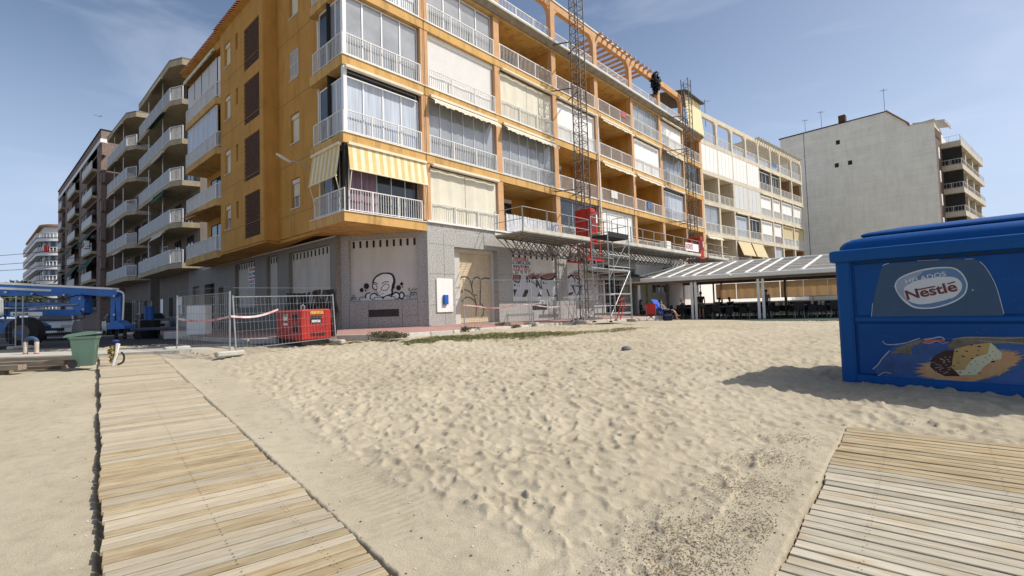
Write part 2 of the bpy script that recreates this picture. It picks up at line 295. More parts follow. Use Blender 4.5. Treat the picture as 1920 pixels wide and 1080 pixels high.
def rasterize():
    x0, x1, y0, y1, h = -20.0, 20.0, 0.5, 25.0, 0.02
    nx, ny = int((x1 - x0) / h), int((y1 - y0) / h)
    X, Y = np.meshgrid(x0 + np.arange(nx) * h, y0 + np.arange(ny) * h)
    def vnoise(freq, seed):
        rs = np.random.RandomState(seed); gx, gy = int((x1 - x0) * freq) + 3, int((y1 - y0) * freq) + 3; g = rs.rand(gy, gx)
        u = (X - x0) * freq; v = (Y - y0) * freq; i = u.astype(int); j = v.astype(int); a = u - i; b = v - j; a = a * a * (3 - 2 * a); b = b * b * (3 - 2 * b)
        return g[j, i] * (1 - a) * (1 - b) + g[j, i + 1] * a * (1 - b) + g[j + 1, i] * (1 - a) * b + g[j + 1, i + 1] * a * b
    Z = (vnoise(0.35, 1) - .5) * 0.12 + (vnoise(1.1, 2) - .5) * 0.045 + (vnoise(3.3, 3) - .5) * 0.026 + (vnoise(6.5, 24) - .5) * 0.015 + (vnoise(13.0, 4) - .5) * 0.014 + (vnoise(24.0, 34) - .5) * 0.006
    # distance from walkways
    def wd(W):
        dx, dy = math.sin(W['a']), math.cos(W['a']); t = (X - W['o'].x) * dx + (Y - W['o'].y) * dy; s = (X - W['o'].x) * dy - (Y - W['o'].y) * dx
        return t, s
    t1, s1 = wd(W1); in1 = (t1 > -3) & (t1 < 15.4)
    calm = np.ones_like(X)
    d1 = s1 - W1['w'] / 2                     # right side of the left walkway
    edge = 1.0 + 0.45 * (vnoise(0.6, 9) - .5)
    calm = np.where(in1 & (s1 > -9) & (s1 < W1['w'] / 2), 0.10, calm)
    calm = np.where(in1 & (d1 > 0), np.clip((d1 - edge * 0.62) / 0.25, 0.06, 1), calm)
    d1l = -s1 - W1['w'] / 2; calm = np.where(in1 & (d1l > 0), np.clip((d1l - 1.5) / 1.2, 0.08, 0.38), calm)
    t2, s2 = wd(W2); calm = np.where((t2 > -0.1) & (s2 > 0) & (s2 < 0.45), 0.25, calm)
    C = np.zeros_like(Z); rs = np.random.RandomState(5)
    for k in range(42000):
        cy = 1.0 + (y1 - 1.6) * rs.rand() ** 0.85; cx = rs.uniform(-1, 1) * min(x1 - .6, 1.12 * cy + 1.4); rx = rs.uniform(0.035, 0.095); ry = rx * rs.uniform(1.1, 2.1); a = rs.uniform(0, math.pi) if k % 3 else rs.normal(0.5, .4); dp = rs.uniform(0.012, 0.043)
        n = int(1.9 * ry / h) + 1; i, j = int((cx - x0) / h), int((cy - y0) / h); a0, a1, b0, b1 = max(0, j - n), min(ny, j + n), max(0, i - n), min(nx, i + n)
        if a1 <= a0 or b1 <= b0: continue
        xx = X[a0:a1, b0:b1] - cx; yy = Y[a0:a1, b0:b1] - cy; u = (xx * math.cos(a) + yy * math.sin(a)) / rx; v = (-xx * math.sin(a) + yy * math.cos(a)) / ry; u = u + 0.25 * v * v; q = np.sqrt(u * u + v * v)
        mm = np.clip((1.08 - q) / 0.30, 0, 1); bowl = -dp * (1 - 0.45 * q ** 3) * (0.7 + 0.3 * np.clip(v * (1 if k % 2 else -1), -1, 1)); W_ = C[a0:a1, b0:b1]
        C[a0:a1, b0:b1] = W_ * (1 - 0.85 * mm) + bowl * mm + dp * 0.42 * np.exp(-((q - 1.2) / 0.2) ** 2) * (0.5 + 0.5 * np.sin(a * 3 + v * 2))
    C = np.clip(C, -0.06, 0.035)
    Z = Z * (0.22 + 0.78 * calm) + C * calm
    # wind ripples beside the left walkway
    rip = np.exp(-((d1 - 0.45) / 0.3) ** 2) * in1 * (vnoise(0.7, 12) > 0.5); Z += 0.006 * np.sin(t1 * 2 * math.pi / 0.075 + 4 * vnoise(2, 15)) * rip
    rip = np.exp(-((d1l - 0.7) / 0.5) ** 2) * in1 * (vnoise(0.9, 13) > 0.52); Z += 0.004 * np.sin(t1 * 2 * math.pi / 0.10 + 3 * vnoise(2, 16)) * rip
    # raked strip near the right walkway
    rk = np.clip(1 - np.abs(s2 - 1.0) / 0.75, 0, 1) * (t2 > -1.5); Z = Z * (1 - 0.5 * rk) + rk * 0.010 * (vnoise(22, 17) - .5) + rk * 0.02 * (vnoise(9, 18) - .5)
    for (t, s, W) in ((t1, s1, W1), (t2, s2, W2)):
        tin = ((t > -3) & (t < 15.4)) if W is W1 else ((t > -0.02) & (t < 9))
        ins = np.clip((W['w'] / 2 - np.abs(s if W is W1 else s + W['w'] / 2)) / 0.02 + 1, 0, 1) * tin
        Z = Z * (1 - ins) - 0.07 * ins
        if W is W1: Z -= 0.035 * np.exp(-np.clip(d1l, 0, 9) / 0.22) * (d1l >= 0) * tin * (0.75 + 0.5 * vnoise(1.5, 41))
        if W is W1:
            near = tin * np.exp(-np.clip(d1, 0, 9) / 0.10) * (d1 >= 0); Z = Z * (1 - near) + near * 0.035      # sand banked level with the right edge
    return x0, y0, h, Z
RX0, RY0, RH, RZ = rasterize()
def sandz(x, y):
    x = np.asarray(x, float); y = np.asarray(y, float); i = np.clip((x - RX0) / RH, 0, RZ.shape[1] - 2); j = np.clip((y - RY0) / RH, 0, RZ.shape[0] - 2)
    a = i - np.floor(i); b = j - np.floor(j); i = i.astype(int); j = j.astype(int)
    z = RZ[j, i] * (1 - a) * (1 - b) + RZ[j, i + 1] * a * (1 - b) + RZ[j + 1, i] * (1 - a) * b + RZ[j + 1, i + 1] * a * b
    fade = np.clip((24.5 - y) / 2.0, 0, 1) * np.clip((19.5 - np.abs(x)) / 1.5, 0, 1) * np.clip((y - 0.6) / .3, 0, 1)
    return G(x, y) + z * fade
def sz(x, y): return float(sandz(x, y))
def grid_obj(name, P, mats, kind='structure', smooth=True):
    ny, nx = P.shape[:2]; me = bpy.data.meshes.new(name); me.vertices.add(nx * ny); me.vertices.foreach_set('co', P.reshape(-1).astype(np.float32))
    i, j = np.meshgrid(np.arange(nx - 1), np.arange(ny - 1)); a = (j * nx + i).ravel(); F = np.stack([a, a + 1, a + nx + 1, a + nx], 1).astype(np.int32)
    me.loops.add(F.size); me.loops.foreach_set('vertex_index', F.ravel()); me.polygons.add(len(F)); me.polygons.foreach_set('loop_start', np.arange(0, F.size, 4, dtype=np.int32)); me.polygons.foreach_set('loop_total', np.full(len(F), 4, np.int32))
    me.polygons.foreach_set('use_smooth', np.ones(len(F), bool)); me.materials.append(mats); me.update(calc_edges=True); me.validate()
    return place(name, me, None, None, kind)
# sand material: pale grains, drier/darker patches, damp dirty strip
def sand_mat():
    m = bpy.data.materials.new('beach_sand'); m.use_nodes = True; n = m.node_tree; b = n.nodes['Principled BSDF']; L = n.links.new
    b.inputs['Roughness'].default_value = 0.95; b.inputs['Specular IOR Level'].default_value = 0.12
    tc = n.nodes.new('ShaderNodeTexCoord')
    def nz(s, d, r=0.6):
        q = n.nodes.new('ShaderNodeTexNoise'); q.inputs['Scale'].default_value = s; q.inputs['Detail'].default_value = d; q.inputs['Roughness'].default_value = r; L(tc.outputs['Object'], q.inputs['Vector']); return q
    a = nz(0.5, 6); g = nz(170, 3, 0.8); s = nz(7, 5)
    r = n.nodes.new('ShaderNodeValToRGB'); r.color_ramp.elements[0].position = 0.32; r.color_ramp.elements[0].color = (0.41, 0.358, 0.262, 1); r.color_ramp.elements[1].position = 0.68; r.color_ramp.elements[1].color = (0.50, 0.444, 0.335, 1); L(a.outputs['Fac'], r.inputs[0])
    r2 = n.nodes.new('ShaderNodeValToRGB'); r2.color_ramp.elements[0].position = 0.30; r2.color_ramp.elements[0].color = (0.66, 0.64, 0.61, 1); r2.color_ramp.elements[1].position = 0.6; r2.color_ramp.elements[1].color = (1.06, 1.06, 1.06, 1); L(g.outputs['Fac'], r2.inputs[0])
    x = n.nodes.new('ShaderNodeMixRGB'); x.blend_type = 'MULTIPLY'; x.inputs[0].default_value = 1; L(r.outputs[0], x.inputs[1]); L(r2.outputs[0], x.inputs[2])
    r3 = n.nodes.new('ShaderNodeValToRGB'); r3.color_ramp.elements[0].position = 0.3; r3.color_ramp.elements[0].color = (0.90, 0.89, 0.88, 1); r3.color_ramp.elements[1].position = 0.55; r3.color_ramp.elements[1].color = (1.03, 1.03, 1.03, 1); L(s.outputs['Fac'], r3.inputs[0])
    x2 = n.nodes.new('ShaderNodeMixRGB'); x2.blend_type = 'MULTIPLY'; x2.inputs[0].default_value = 1; L(x.outputs[0], x2.inputs[1]); L(r3.outputs[0], x2.inputs[2])
    L(x2.outputs[0], b.inputs['Base Color'])
    g2 = nz(70, 5, 0.75); bp = n.nodes.new('ShaderNodeBump'); bp.inputs['Strength'].default_value = 0.8; bp.inputs['Distance'].default_value = 0.012; L(g2.outputs['Fac'], bp.inputs['Height']); L(bp.outputs[0], b.inputs['Normal'])
    return m
sandm = sand_mat()
rr = 1.25 * np.exp(np.arange(0, math.log(46 / 1.25), 0.0056)); th = np.radians(np.arange(-60, 60.01, 0.17))
RR, TH = np.meshgrid(rr, th, indexing='ij'); PX, PY = RR * np.sin(TH), RR * np.cos(TH)
grid_obj('sand_beach', np.stack([PX, PY, sandz(PX, PY)], 2)[:, ::-1], sandm)
xx, yy = np.meshgrid(np.arange(-90, 91, 1.5), np.arange(-14, 46, 1.5)); grid_obj('sand_beach', np.stack([xx, yy, G(xx, yy) - 0.13], 2), sandm)
gb = MB(); gb.add([(-2500, -800, -0.4), (2500, -800, -0.4), (2500, 3000, 0.28), (-2500, 3000, 0.28)], [(0, 1, 2, 3)])
gb.build('ground', mat('far_ground', (0.34, 0.29, 0.22), 0.95, 0.15, 0.05), kind='structure')
# street, promenade path and pavement
st = MB(); st.prism([(-140, 30), (-24.5, 15.4), (-9.0, 15.0), (-7.0, 16.6), (-7.5, 21.0), (-60, 75), (-130, 160)], 0.45, 0.705)
st.build('street', asphalt, kind='structure')
cp = MB(); cp.prism([(-30, 12.9), (-12.1, 13.35), (-9.6, 13.9), (-8.6, 14.9), (-9.0, 15.1), (-24.5, 15.6), (-40, 16.5)], 0.35, 0.735)
cpo = cp.build('promenade_path', concrete, kind='structure')
def strip(name, inner, outer, mats, th_=0.3, kind='structure'):
    mb = MB(); n = len(inner); vs = [(*p,) for p in inner] + [(*p,) for p in outer] + [(p[0], p[1], p[2] - th_) for p in outer]
    fc = [(i, n + i, n + i + 1, i + 1) for i in range(n - 1)] + [(n + i, 2 * n + i, 2 * n + i + 1, n + i + 1) for i in range(n - 1)]
    mb.add(vs, fc); return mb.build(name, mats, kind=kind)
kerb_line = [(-62.0, 64.8, .84), (-30, 36.4, .84), (-11.0, 18.6, .84), (-9.2, 17.0, .87), (-6.0, 16.5, .92), (-3.6, 16.0, .93), (-2.2, 17.3, .93), (0.6, 20.8, .93), (4.2, 24.9, .93), (9.0, 30.0, .93), (17, 38.6, .93)]
inner_line = [(-57.5, 69.0, .98), (-27, 41, .98), (-8.0, 23.8, 1.03), (-7.3, 22.3, 1.06), (-5.8, 21.8, 1.06), (-4.0, 20.9, 1.06), (-3.2, 20.5, 1.06), (-0.9, 23.3, 1.06), (2.8, 27.4, 1.06), (7.6, 32.6, 1.06), (15.6, 41.4, 1.06)]
tilem = mat('pavement_tiles', (0.40, 0.235, 0.20), 0.9, 0.15, 4, bump=0.15)
def add_joints(m, sx, sy, jc, fw=0.02, rot=0.0):
    n = m.node_tree; b = n.nodes['Principled BSDF']; src = b.inputs['Base Color'].links[0].from_socket
    tc = n.nodes.new('ShaderNodeTexCoord'); mp = n.nodes.new('ShaderNodeMapping'); mp.inputs['Rotation'].default_value = (0, 0, rot); br = n.nodes.new('ShaderNodeTexBrick'); br.offset = 0
    br.inputs['Scale'].default_value = 1; br.inputs['Brick Width'].default_value = sx; br.inputs['Row Height'].default_value = sy; br.inputs['Mortar Size'].default_value = fw
    br.inputs['Mortar'].default_value = (*jc, 1); n.links.new(tc.outputs['Object'], mp.inputs[0]); n.links.new(mp.outputs[0], br.inputs['Vector'])
    x = n.nodes.new('ShaderNodeMixRGB'); n.links.new(br.outputs['Fac'], x.inputs[0]); n.links.new(src, x.inputs[1]); x.inputs[2].default_value = (*jc, 1); n.links.new(x.outputs[0], b.inputs['Base Color'])
add_joints(tilem, 0.4, 0.4, (0.2, 0.13, 0.11), 0.012, R(-47.5))
pav = strip('pavement', inner_line, kerb_line, tilem)
kerbm = mat('kerb_stone', (0.50, 0.47, 0.42), 0.9, 0.12, 5, bump=0.2, rnd=0.1)
me = MB().cbox(0, 0.98, -0.13, 0.0, -0.3, 0.012, 0.012).mesh('kerb_stone', kerbm)
for i in range(1, len(kerb_line) - 1):
    a, b = Vector(kerb_line[i]), Vector(kerb_line[i + 1]); n = max(1, round((b - a).length)); d = (b - a).normalized(); an = math.atan2(d.y, d.x)
    for k in range(n):
        p = a + (b - a) * (k / n); place('kerb_stone', me, pav, Matrix.Translation(p) @ Matrix.Rotation(an, 4, 'Z') @ Matrix.Diagonal(((b - a).length / n, 1, 1, 1)))
# terrace floor of green matting by the restaurant
tf = MB(); tf.prism([(7.2, 29.4), (14.6, 22.6), (22, 19.5), (30, 26), (24, 36), (13.8, 38.0)], 0.3, 0.655)
tfo = tf.build('terrace_floor', mat('green_matting', (0.055, 0.085, 0.06), 0.95, 0.25, 6, bump=0.3), kind='structure')

# ------------------------------------------------------------------ boardwalks, plank by plank
def plank_mesh(L, mt, seed):
    rs = random.Random(seed); mb = MB(); n = 5; vs = []; w = 0.0435; c = 0.003
    for i in range(n + 1):
        x = -L / 2 + L * i / n; dz = rs.uniform(-0.0015, 0.0015); dy = rs.uniform(-0.0015, 0.0015)
        for (y, z) in ((-w, -0.028), (w, -0.028), (w, -c), (w - c, 0), (-w + c, 0), (-w, -c)): vs.append((x, y + dy, z + dz))
    F = [tuple(range(6)), tuple(range(6 * n + 5, 6 * n - 1, -1))] + [(i * 6 + k, i * 6 + 6 + k, i * 6 + 6 + (k + 1) % 6, i * 6 + (k + 1) % 6) for i in range(n) for k in range(6)]
    mb.add(vs, F); return mb.mesh('plank', mt)
def boardwalk(name, label, W, t0, t1, matf, side=0.0):
    dx, dy = math.sin(W['a']), math.cos(W['a']); ax = math.atan2(dy, dx) - R(90)
    root = thing(name, label, 'boardwalk', T3(W['o'].x, W['o'].y, float(G(W['o'].x, W['o'].y))))
    meshes = {m_: [plank_mesh(W['w'], m_, 40 + k) for k in range(3)] for m_ in (wd_pale, wd_yel, wd_whi)}
    pitch = 0.1015; n = int((t1 - t0) / pitch)
    for k in range(n):
        t = t0 + k * pitch + random.uniform(-.002, .002); x = W['o'].x + dx * t + dy * side * W['w'] / 2; y = W['o'].y + dy * t - dx * side * W['w'] / 2
        z = float(G(x, y)) + 0.045 + random.uniform(-0.0025, 0.0025); sl = (float(G(x + dx * .1, y + dy * .1)) - float(G(x, y))) / .1
        sh = random.gauss(0, 0.005) + 0.012 * math.sin(t * 2.1) + 0.008 * math.sin(t * 5.3 + 1)
        M = T3(x + math.cos(ax) * sh, y + math.sin(ax) * sh, z, ax + (-.06 if side == 0 else 0) + random.gauss(0, 0.002)) @ Matrix.Rotation(math.atan(sl), 4, 'X') @ Matrix.Rotation(random.gauss(0, 0.002), 4, 'Y')
        place('plank', random.choice(meshes[matf(t)]), root, M)
    sc_m = MB(); dark = mat('rusty_screw', (.05, .035, .025), .8)
    for k in range(n):
        t = t0 + k * pitch
        for q in ((-0.42, -.02, 0.40) if W['w'] < 1.5 else (-1.1, -.45, .2, .9)):
            for e_ in (-.02, .02):
                if random.random() < .2: continue
                l_ = side * W['w'] / 2 + q; x = W['o'].x + dx * (t + e_) + dy * l_; y = W['o'].y + dy * (t + e_) - dx * l_; z = float(G(x, y)) + .0505; sc_m.add([(x + .006, y, z), (x, y + .006, z), (x - .006, y, z), (x, y - .006, z)], [(0, 1, 2, 3)])
    sc_m.build('screw_heads', dark, root, kind='stuff')
    for q in ((-0.36, 0.0, 0.36) if W['w'] < 1.5 else (-0.8, -.27, 0.27, 0.8)):
        mb = MB(); x = side * W['w'] / 2 + q * 1.0
        pts = []
        for i in range(13):
            t = t0 + (t1 - t0) * i / 12; X_ = W['o'].x + dx * t + dy * x; Y_ = W['o'].y + dy * t - dx * x; pts.append((X_, Y_, float(G(X_, Y_)) - 0.005))
        for a, b in zip(pts[:-1], pts[1:]): mb.bar(a, b, 0.06, 0.035)
        mb.build('bearer', wd_pale, root)
    return root
def f1(t):
    if t > 13.9: return wd_yel
    if t > 3.4: return wd_pale if random.random() < 0.9 else wd_yel
    return random.choices([wd_yel, wd_pale, wd_whi], [6, 7, .8])[0]
boardwalk('wooden_boardwalk', 'long wooden boardwalk crossing the sand towards the green bin, yellowish planks near, greyer ones far', W1, -0.9, 14.6, f1)
boardwalk('wooden_boardwalk', 'wide wooden boardwalk in front of the blue kiosk, yellow planks then whitened planks', W2, 0.0, 5.6, lambda t: wd_yel if t < 1.30 else wd_whi, side=-1)
# ------------------------------------------------------------------ the ochre apartment building on the corner
F1 = frame(-3.25, 20.0, 0.676, 0.737)
L1 = frame(-7.45, 19.18, 0.743, -0.669)
L2 = frame(-7.45 - .669 * .65, 19.18 - .743 * .65, 0.743, -0.669)
MG = frame(-6.85, 19.85, 0.743, -0.669)
MC = frame(-7.45, 20.58, 4.02, -0.78)
F2 = frame(17.76, 43.7, 0.7488, 0.6627)
S = [5.35, 8.24, 11.12, 13.95, 16.4]
CX = [-3.73, -0.2, 4.25, 8.85, 13.2, 17.7, 22.1, 26.4, 30.0]
apt = thing('apartment_building', 'ochre corner apartment block with salmon columns, railed loggias and rooftop arches', 'building', T3(-3.25, 20, 1.05))
RAILC = {}
def railing(M, parent, x0, x1, z, h=0.85, y=0.04, mt=None, step=0.105, posts=3, name='balcony_railing'):
    mt = mt or rail_w; key = (round(x1 - x0, 2), h, mt.name, step, posts)
    if key not in RAILC:
        w_ = x1 - x0; mb = MB(); mb.box(0, w_, -.02, .02, h - .035, h); mb.box(0, w_, -.015, .015, .05, .08); n = max(2, int(w_ / step))
        for i in range(n + 1):
            x = w_ * i / n; mb.box(x - .008, x + .008, -.008, .008, .08, h - .03)
        for i in range(posts + 1):
            x = min(max(w_ * i / posts, .02), w_ - .02); mb.box(x - .02, x + .02, -.025, .025, 0, h)
        RAILC[key] = mb.mesh(name, mt)
    return place(name, RAILC[key], parent, M @ T3(x0, y, z))
def window(M, parent, x0, x1, z0, z1, n, y=0.15, pane=None, fw=0.055, mt=None, name='window', label=None, transom=0):
    mt = mt or alu; mb = MB()
    mb.box(x0, x1, y, y + .06, z1 - fw, z1); mb.box(x0, x1, y, y + .06, z0, z0 + fw); pw = (x1 - x0) / n
    for i in range(n + 1):
        x = x0 + pw * i; a = max(x0, x - fw / 2); b = min(x1, x + fw / 2); mb.box(a, b, y - .004, y + .064, z0 + fw, z1 - fw)
    if transom: mb.box(x0, x1, y - .002, y + .062, transom - .02, transom + .02)
    w_ = mb.build(name, mt, parent, M, label=label)
    for i in range(n):
        p = pane[i % len(pane)] if isinstance(pane, (list, tuple)) else (pane or glass_g)
        MB().box(x0 + pw * i + .02, x0 + pw * (i + 1) - .02, y + .025, y + .035, z0 + .03, z1 - .03).build('pane', p, w_, M)
    return w_
def shutter(M, parent, x0, x1, z0, z1, y=0.15, mt=None, slat=0.055, name='roller_shutter', label=None):
    mb = MB(); n = int((z1 - z0) / slat)
    for i in range(n):
        a = z0 + i * slat; mb.add([(x0, y + .012, a), (x1, y + .012, a), (x1, y, a + slat * .35), (x0, y, a + slat * .35), (x1, y, a + slat * .9), (x0, y, a + slat * .9), (x1, y + .012, a + slat), (x0, y + .012, a + slat)], [(0, 1, 2, 3), (3, 2, 4, 5), (5, 4, 6, 7)])
    mb.box(x0 - .02, x1 + .02, y - .06, y + .12, z0 + n * slat, z1 + .16)
    return mb.build(name, mt or blind_w, parent, M, label=label)
def blinds(M, parent, x0, x1, z0, z1, n, y=0.16, mt=None, name='blind'):
    w_ = (x1 - x0) / n
    for i in range(n):
        mb = MB(); a, b = x0 + w_ * i + .02, x0 + w_ * (i + 1) - .02; k = 8
        pts = [(a + (b - a) * j / k, y + 0.012 * math.sin(j * 2.1 + i), 0) for j in range(k + 1)]
        for (p, q) in zip(pts[:-1], pts[1:]): mb.add([(p[0], p[1], z0), (q[0], q[1], z0), (q[0], q[1], z1), (p[0], p[1], z1)], [(0, 1, 2, 3)])
        mb.box(a, b, y - .012, y + .012, z0 - .03, z0); mb.build(name, mt or blind_w, parent, M, smooth=True)
def wavy_awning(M, parent, x0, x1, z, out=0.35, drop=0.34, mt=None, name='awning'):
    mb = MB(); n = int((x1 - x0) / .11); vs = []
    for i in range(n + 1):
        x = x0 + (x1 - x0) * i / n; v = .05 * abs(math.sin(i * math.pi / 3)) + .02 * math.sin(i * .7)
        vs += [(x, -.02, z), (x, -out * .8, z - drop * .55), (x, -out, z - drop * .72), (x, -out - .01, z - drop - .05 + v)]
    F = [(i * 4 + k, i * 4 + 4 + k, i * 4 + 5 + k, i * 4 + 1 + k) for i in range(n) for k in range(3)]
    mb.add(vs, F); mb.box(x0, x1, -.12, 0.0, z - .02, z + .09); return mb.build(name, mt or awn_c, parent, M)
def awning_case(M, parent, x0, x1, z, mt=None):
    return MB().cbox(x0, x1, -.16, -.02, z - .14, z, .03).build('awning_case', mt or awn_c, parent, M)
def loggia(M, parent, x0, x1, z0, z1, depth=2.0, mt=None, door=True, seed=0, side=True, dcol=None):
    mt = mt or orange; rs = random.Random(seed); mb = MB(); mb.box(x0, x1, depth, depth + .1, z0, z1)
    if side: mb.box(x0 - .06, x0 + .08, .25, depth, z0, z1); mb.box(x1 - .08, x1 + .06, .25, depth, z0, z1)
    mb.build('loggia_wall', mt, parent, M)
    if door:
        a = x0 + (x1 - x0) * rs.uniform(.15, .35); b = a + min(1.9, (x1 - x0) * .55)
        window(M, parent, a, b, z0 + .02, z0 + 2.1, 2, y=depth - .08, pane=dcol or glass_d, mt=rs.choice([alu, brown]), name='balcony_door')
        MB().box(a - .02, b + .02, depth - .10, depth - .02, z0 + 2.1, z0 + 2.3).build('shutter_box', alu, parent, M)
def bay(M, parent, x0, x1, f, typ, lv, cw=0.2, rail=True, wall=None, ht=None, seed=0):
    z0 = lv[f]; z1 = lv[f + 1] - 0.40; a, b = x0 + cw, x1 - cw; rt = z0 + .85; w_ = b - a
    k = typ[0]
    if rail and k != 'panel': railing(M, parent, a, b, z0, y=.05)
    if k in ('open', 'openawn'):
        loggia(M, parent, a, b, z0, z1, mt=wall, seed=seed * 7 + f, dcol=typ[1] if len(typ) > 1 else None)
        if k == 'openawn': wavy_awning(M, parent, a + .05, b - .05, z1 - .02, .28, .26)
    elif k == 'win':
        pane, n = typ[1], typ[2]
        window(M, parent, a + .05, b - .05, z0 + .05, z1 - (.3 if len(typ) > 3 else .03), n, .18, pane)
        if len(typ) > 3: MB().box(a, b, .2, .24, z1 - .3, z1).build('transom_panel', glass_d, parent, M); awning_case(M, parent, a, b, z1 - .02)
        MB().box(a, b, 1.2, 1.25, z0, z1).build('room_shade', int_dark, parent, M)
    elif k == 'glass':
        pane, n = typ[1], typ[2]; mb = MB()
        window(M, parent, a + .02, b - .02, z0 + .03, z1 - .03, n, .16, pane, fw=.022)
        if len(typ) > 3: wavy_awning(M, parent, a + .02, b - .02, z1 - .01, .36, .36)
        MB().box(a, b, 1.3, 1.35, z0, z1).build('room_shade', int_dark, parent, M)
    elif k == 'shutter':
        shutter(M, parent, a + .03, b - .03, rt - .1, z1 - .18, .2); blinds(M, parent, a, b, z0 + .03, rt - .1, 1, .2, blind_w)
    elif k == 'blind':
        mt, n, low = typ[1], typ[2], typ[3]
        blinds(M, parent, a, b, rt - .04, z1 - .12, n, .14, mt); awning_case(M, parent, a, b, z1 - .0, awn_c)
        blinds(M, parent, a, b, z0 + .03, rt - .02, n, .12, low) if low else loggia(M, parent, a, b, z0, z1, mt=wall, seed=seed)
    elif k == 'panel':
        mt, n, zl = typ[1], typ[2], typ[3]
        w1 = (b - a + 2 * cw - .12) / n
        for i in range(n): MB().cbox(x0 + .07 + w1 * i, x0 + .07 + w1 * (i + 1) - .03, .02, .06, z0 + zl, z1 + .05, .01).build('white_panel', mt, parent, M)
    elif k == 'slope':
        mt = typ[1]; loggia(M, parent, a, b, z0, z1, mt=wall, seed=seed)
        zt = z1 - .05; mb = MB(); mb.add([(a, -.02, zt), (b, -.02, zt), (b, -.55, rt + .15), (a, -.55, rt + .15), (a, -.04, zt), (b, -.04, zt), (b, -.57, rt + .15), (a, -.57, rt + .15)], [(0, 1, 2, 3), (7, 6, 5, 4)])
        mb.box(a, b, -.59, -.54, rt + .11, rt + .16); mb.build('awning', mt, parent, M)
FL = [S[0], S[1], S[2], S[3], S[4]]
cols = lambda M, par, xs, mt, z0, z1, w_=.2, y=0.02: [MB().cbox(x - w_, x + w_, y, y + .35, z0, z1, .015).build('column', mt, par, M) for x in xs]
# slabs
for i in range(1, 5):
    z = S[i]
    MB().box(-3.93, 30.2, 0 if i < 4 else -.02, 2.6, z - .40, z - .03).build('floor_slab', orange_s, apt, F1)
    MB().box(-3.97, 30.2, -.04, .10, z - .03, z).build('slab_coping', plaster_w if i < 4 else awn_c, apt, F1)
MB().box(-3.93, -.25, 0, 2.75, 4.97, 5.32).build('floor_slab', orange_s, apt, F1)
MB().box(-3.97, -.25, -.04, 2.7, 5.32, 5.35).build('slab_coping', plaster_w, apt, F1)
MB().box(-.25, 30.2, .02, 2.6, 5.0, 5.34).build('floor_slab', granite, apt, F1)
MB().box(-.27, 30.2, -.07, .12, 5.34, 5.42).build('ledge', plaster_w, apt, F1)
for f in range(4):
    cols(F1, apt, CX[1:], terracol, S[f] + (.07 if f == 0 else 0), S[f + 1] - .40)
# core of the building behind the loggias
cb = MB(); cb.box(-3.05, 30.1, 2.62, 13, 5.34, 16.3); cb.box(.3, 30.1, 1.2, 13, 1.0, 5.0)
cb.box(-3.2, 30.2, 2.5, 13, 16.0, 16.38)
cb.build('core_wall', orange, apt, F1)
W_, B_ = 'win', 'blind'
plan = {
 0: [('spec0',), ('win', curtain_b, 4, 1), ('win', glass_g, 4), ('win', curtain_b, 4)],
 1: [('blind', blind_c, 2, blind_c), ('glass', glass_g, 6, 1), ('shutter',), ('win', glass_g, 4)],
 2: [('open',), ('glass', glass_g, 6, 1), ('blind', blind_c, 2, blind_c), ('open',)],
 3: [('glass', glass_d, 3), ('open',), ('blind', blind_w, 2, blind_w), ('open',)],
 4: [('glass', blind_w, 4), ('openawn',), ('openawn',), ('open',)],
 5: [('open', mat('green_glazing', (.02, .07, .05), .3)), ('openawn',), ('blind', blind_w, 2, blind_w), ('glass', glass_g, 4)],
 6: [('open', blind_w), ('win', curtain_b, 3, 1), ('glass', glass_g, 5, 1), ('blind', blind_w, 2, blind_w)],
 7: [('open',), ('open',), ('glass', glass_d, 3), ('open',)]}
for b_, rows in plan.items():
    for f, t in enumerate(rows):
        if t[0] == 'spec0': continue
        bay(F1, apt, CX[b_] if b_ else -4.08, CX[b_ + 1], f, t, FL, seed=b_ * 3 + 1)
# left face of the corner bay (its own railings and glazing)
FLs = F1 @ T3(-3.93, 2.45, 0, R(-90))     # x runs from the wall out to the corner, y inward
for f in range(4):
    z0 = S[f]; z1 = S[f + 1] - .4
    railing(FLs, apt, .05, 2.42, z0, y=.05, posts=2)
    if f: window(FLs, apt, .35, 2.3, z0 + .05, z1 - (.3 if f == 1 else .03), 3, .18, [glass_d, glass_g, glass_g] if f != 1 else [glass_d, curtain_b, curtain_b])
    MB().cbox(2.27, 2.43, .04, .2, z0, z1, .02).build('corner_post', alu if f else int_dark, apt, FLs)
    railing(F1, apt, -3.9, -.45, z0, y=.05) if f == 0 else None
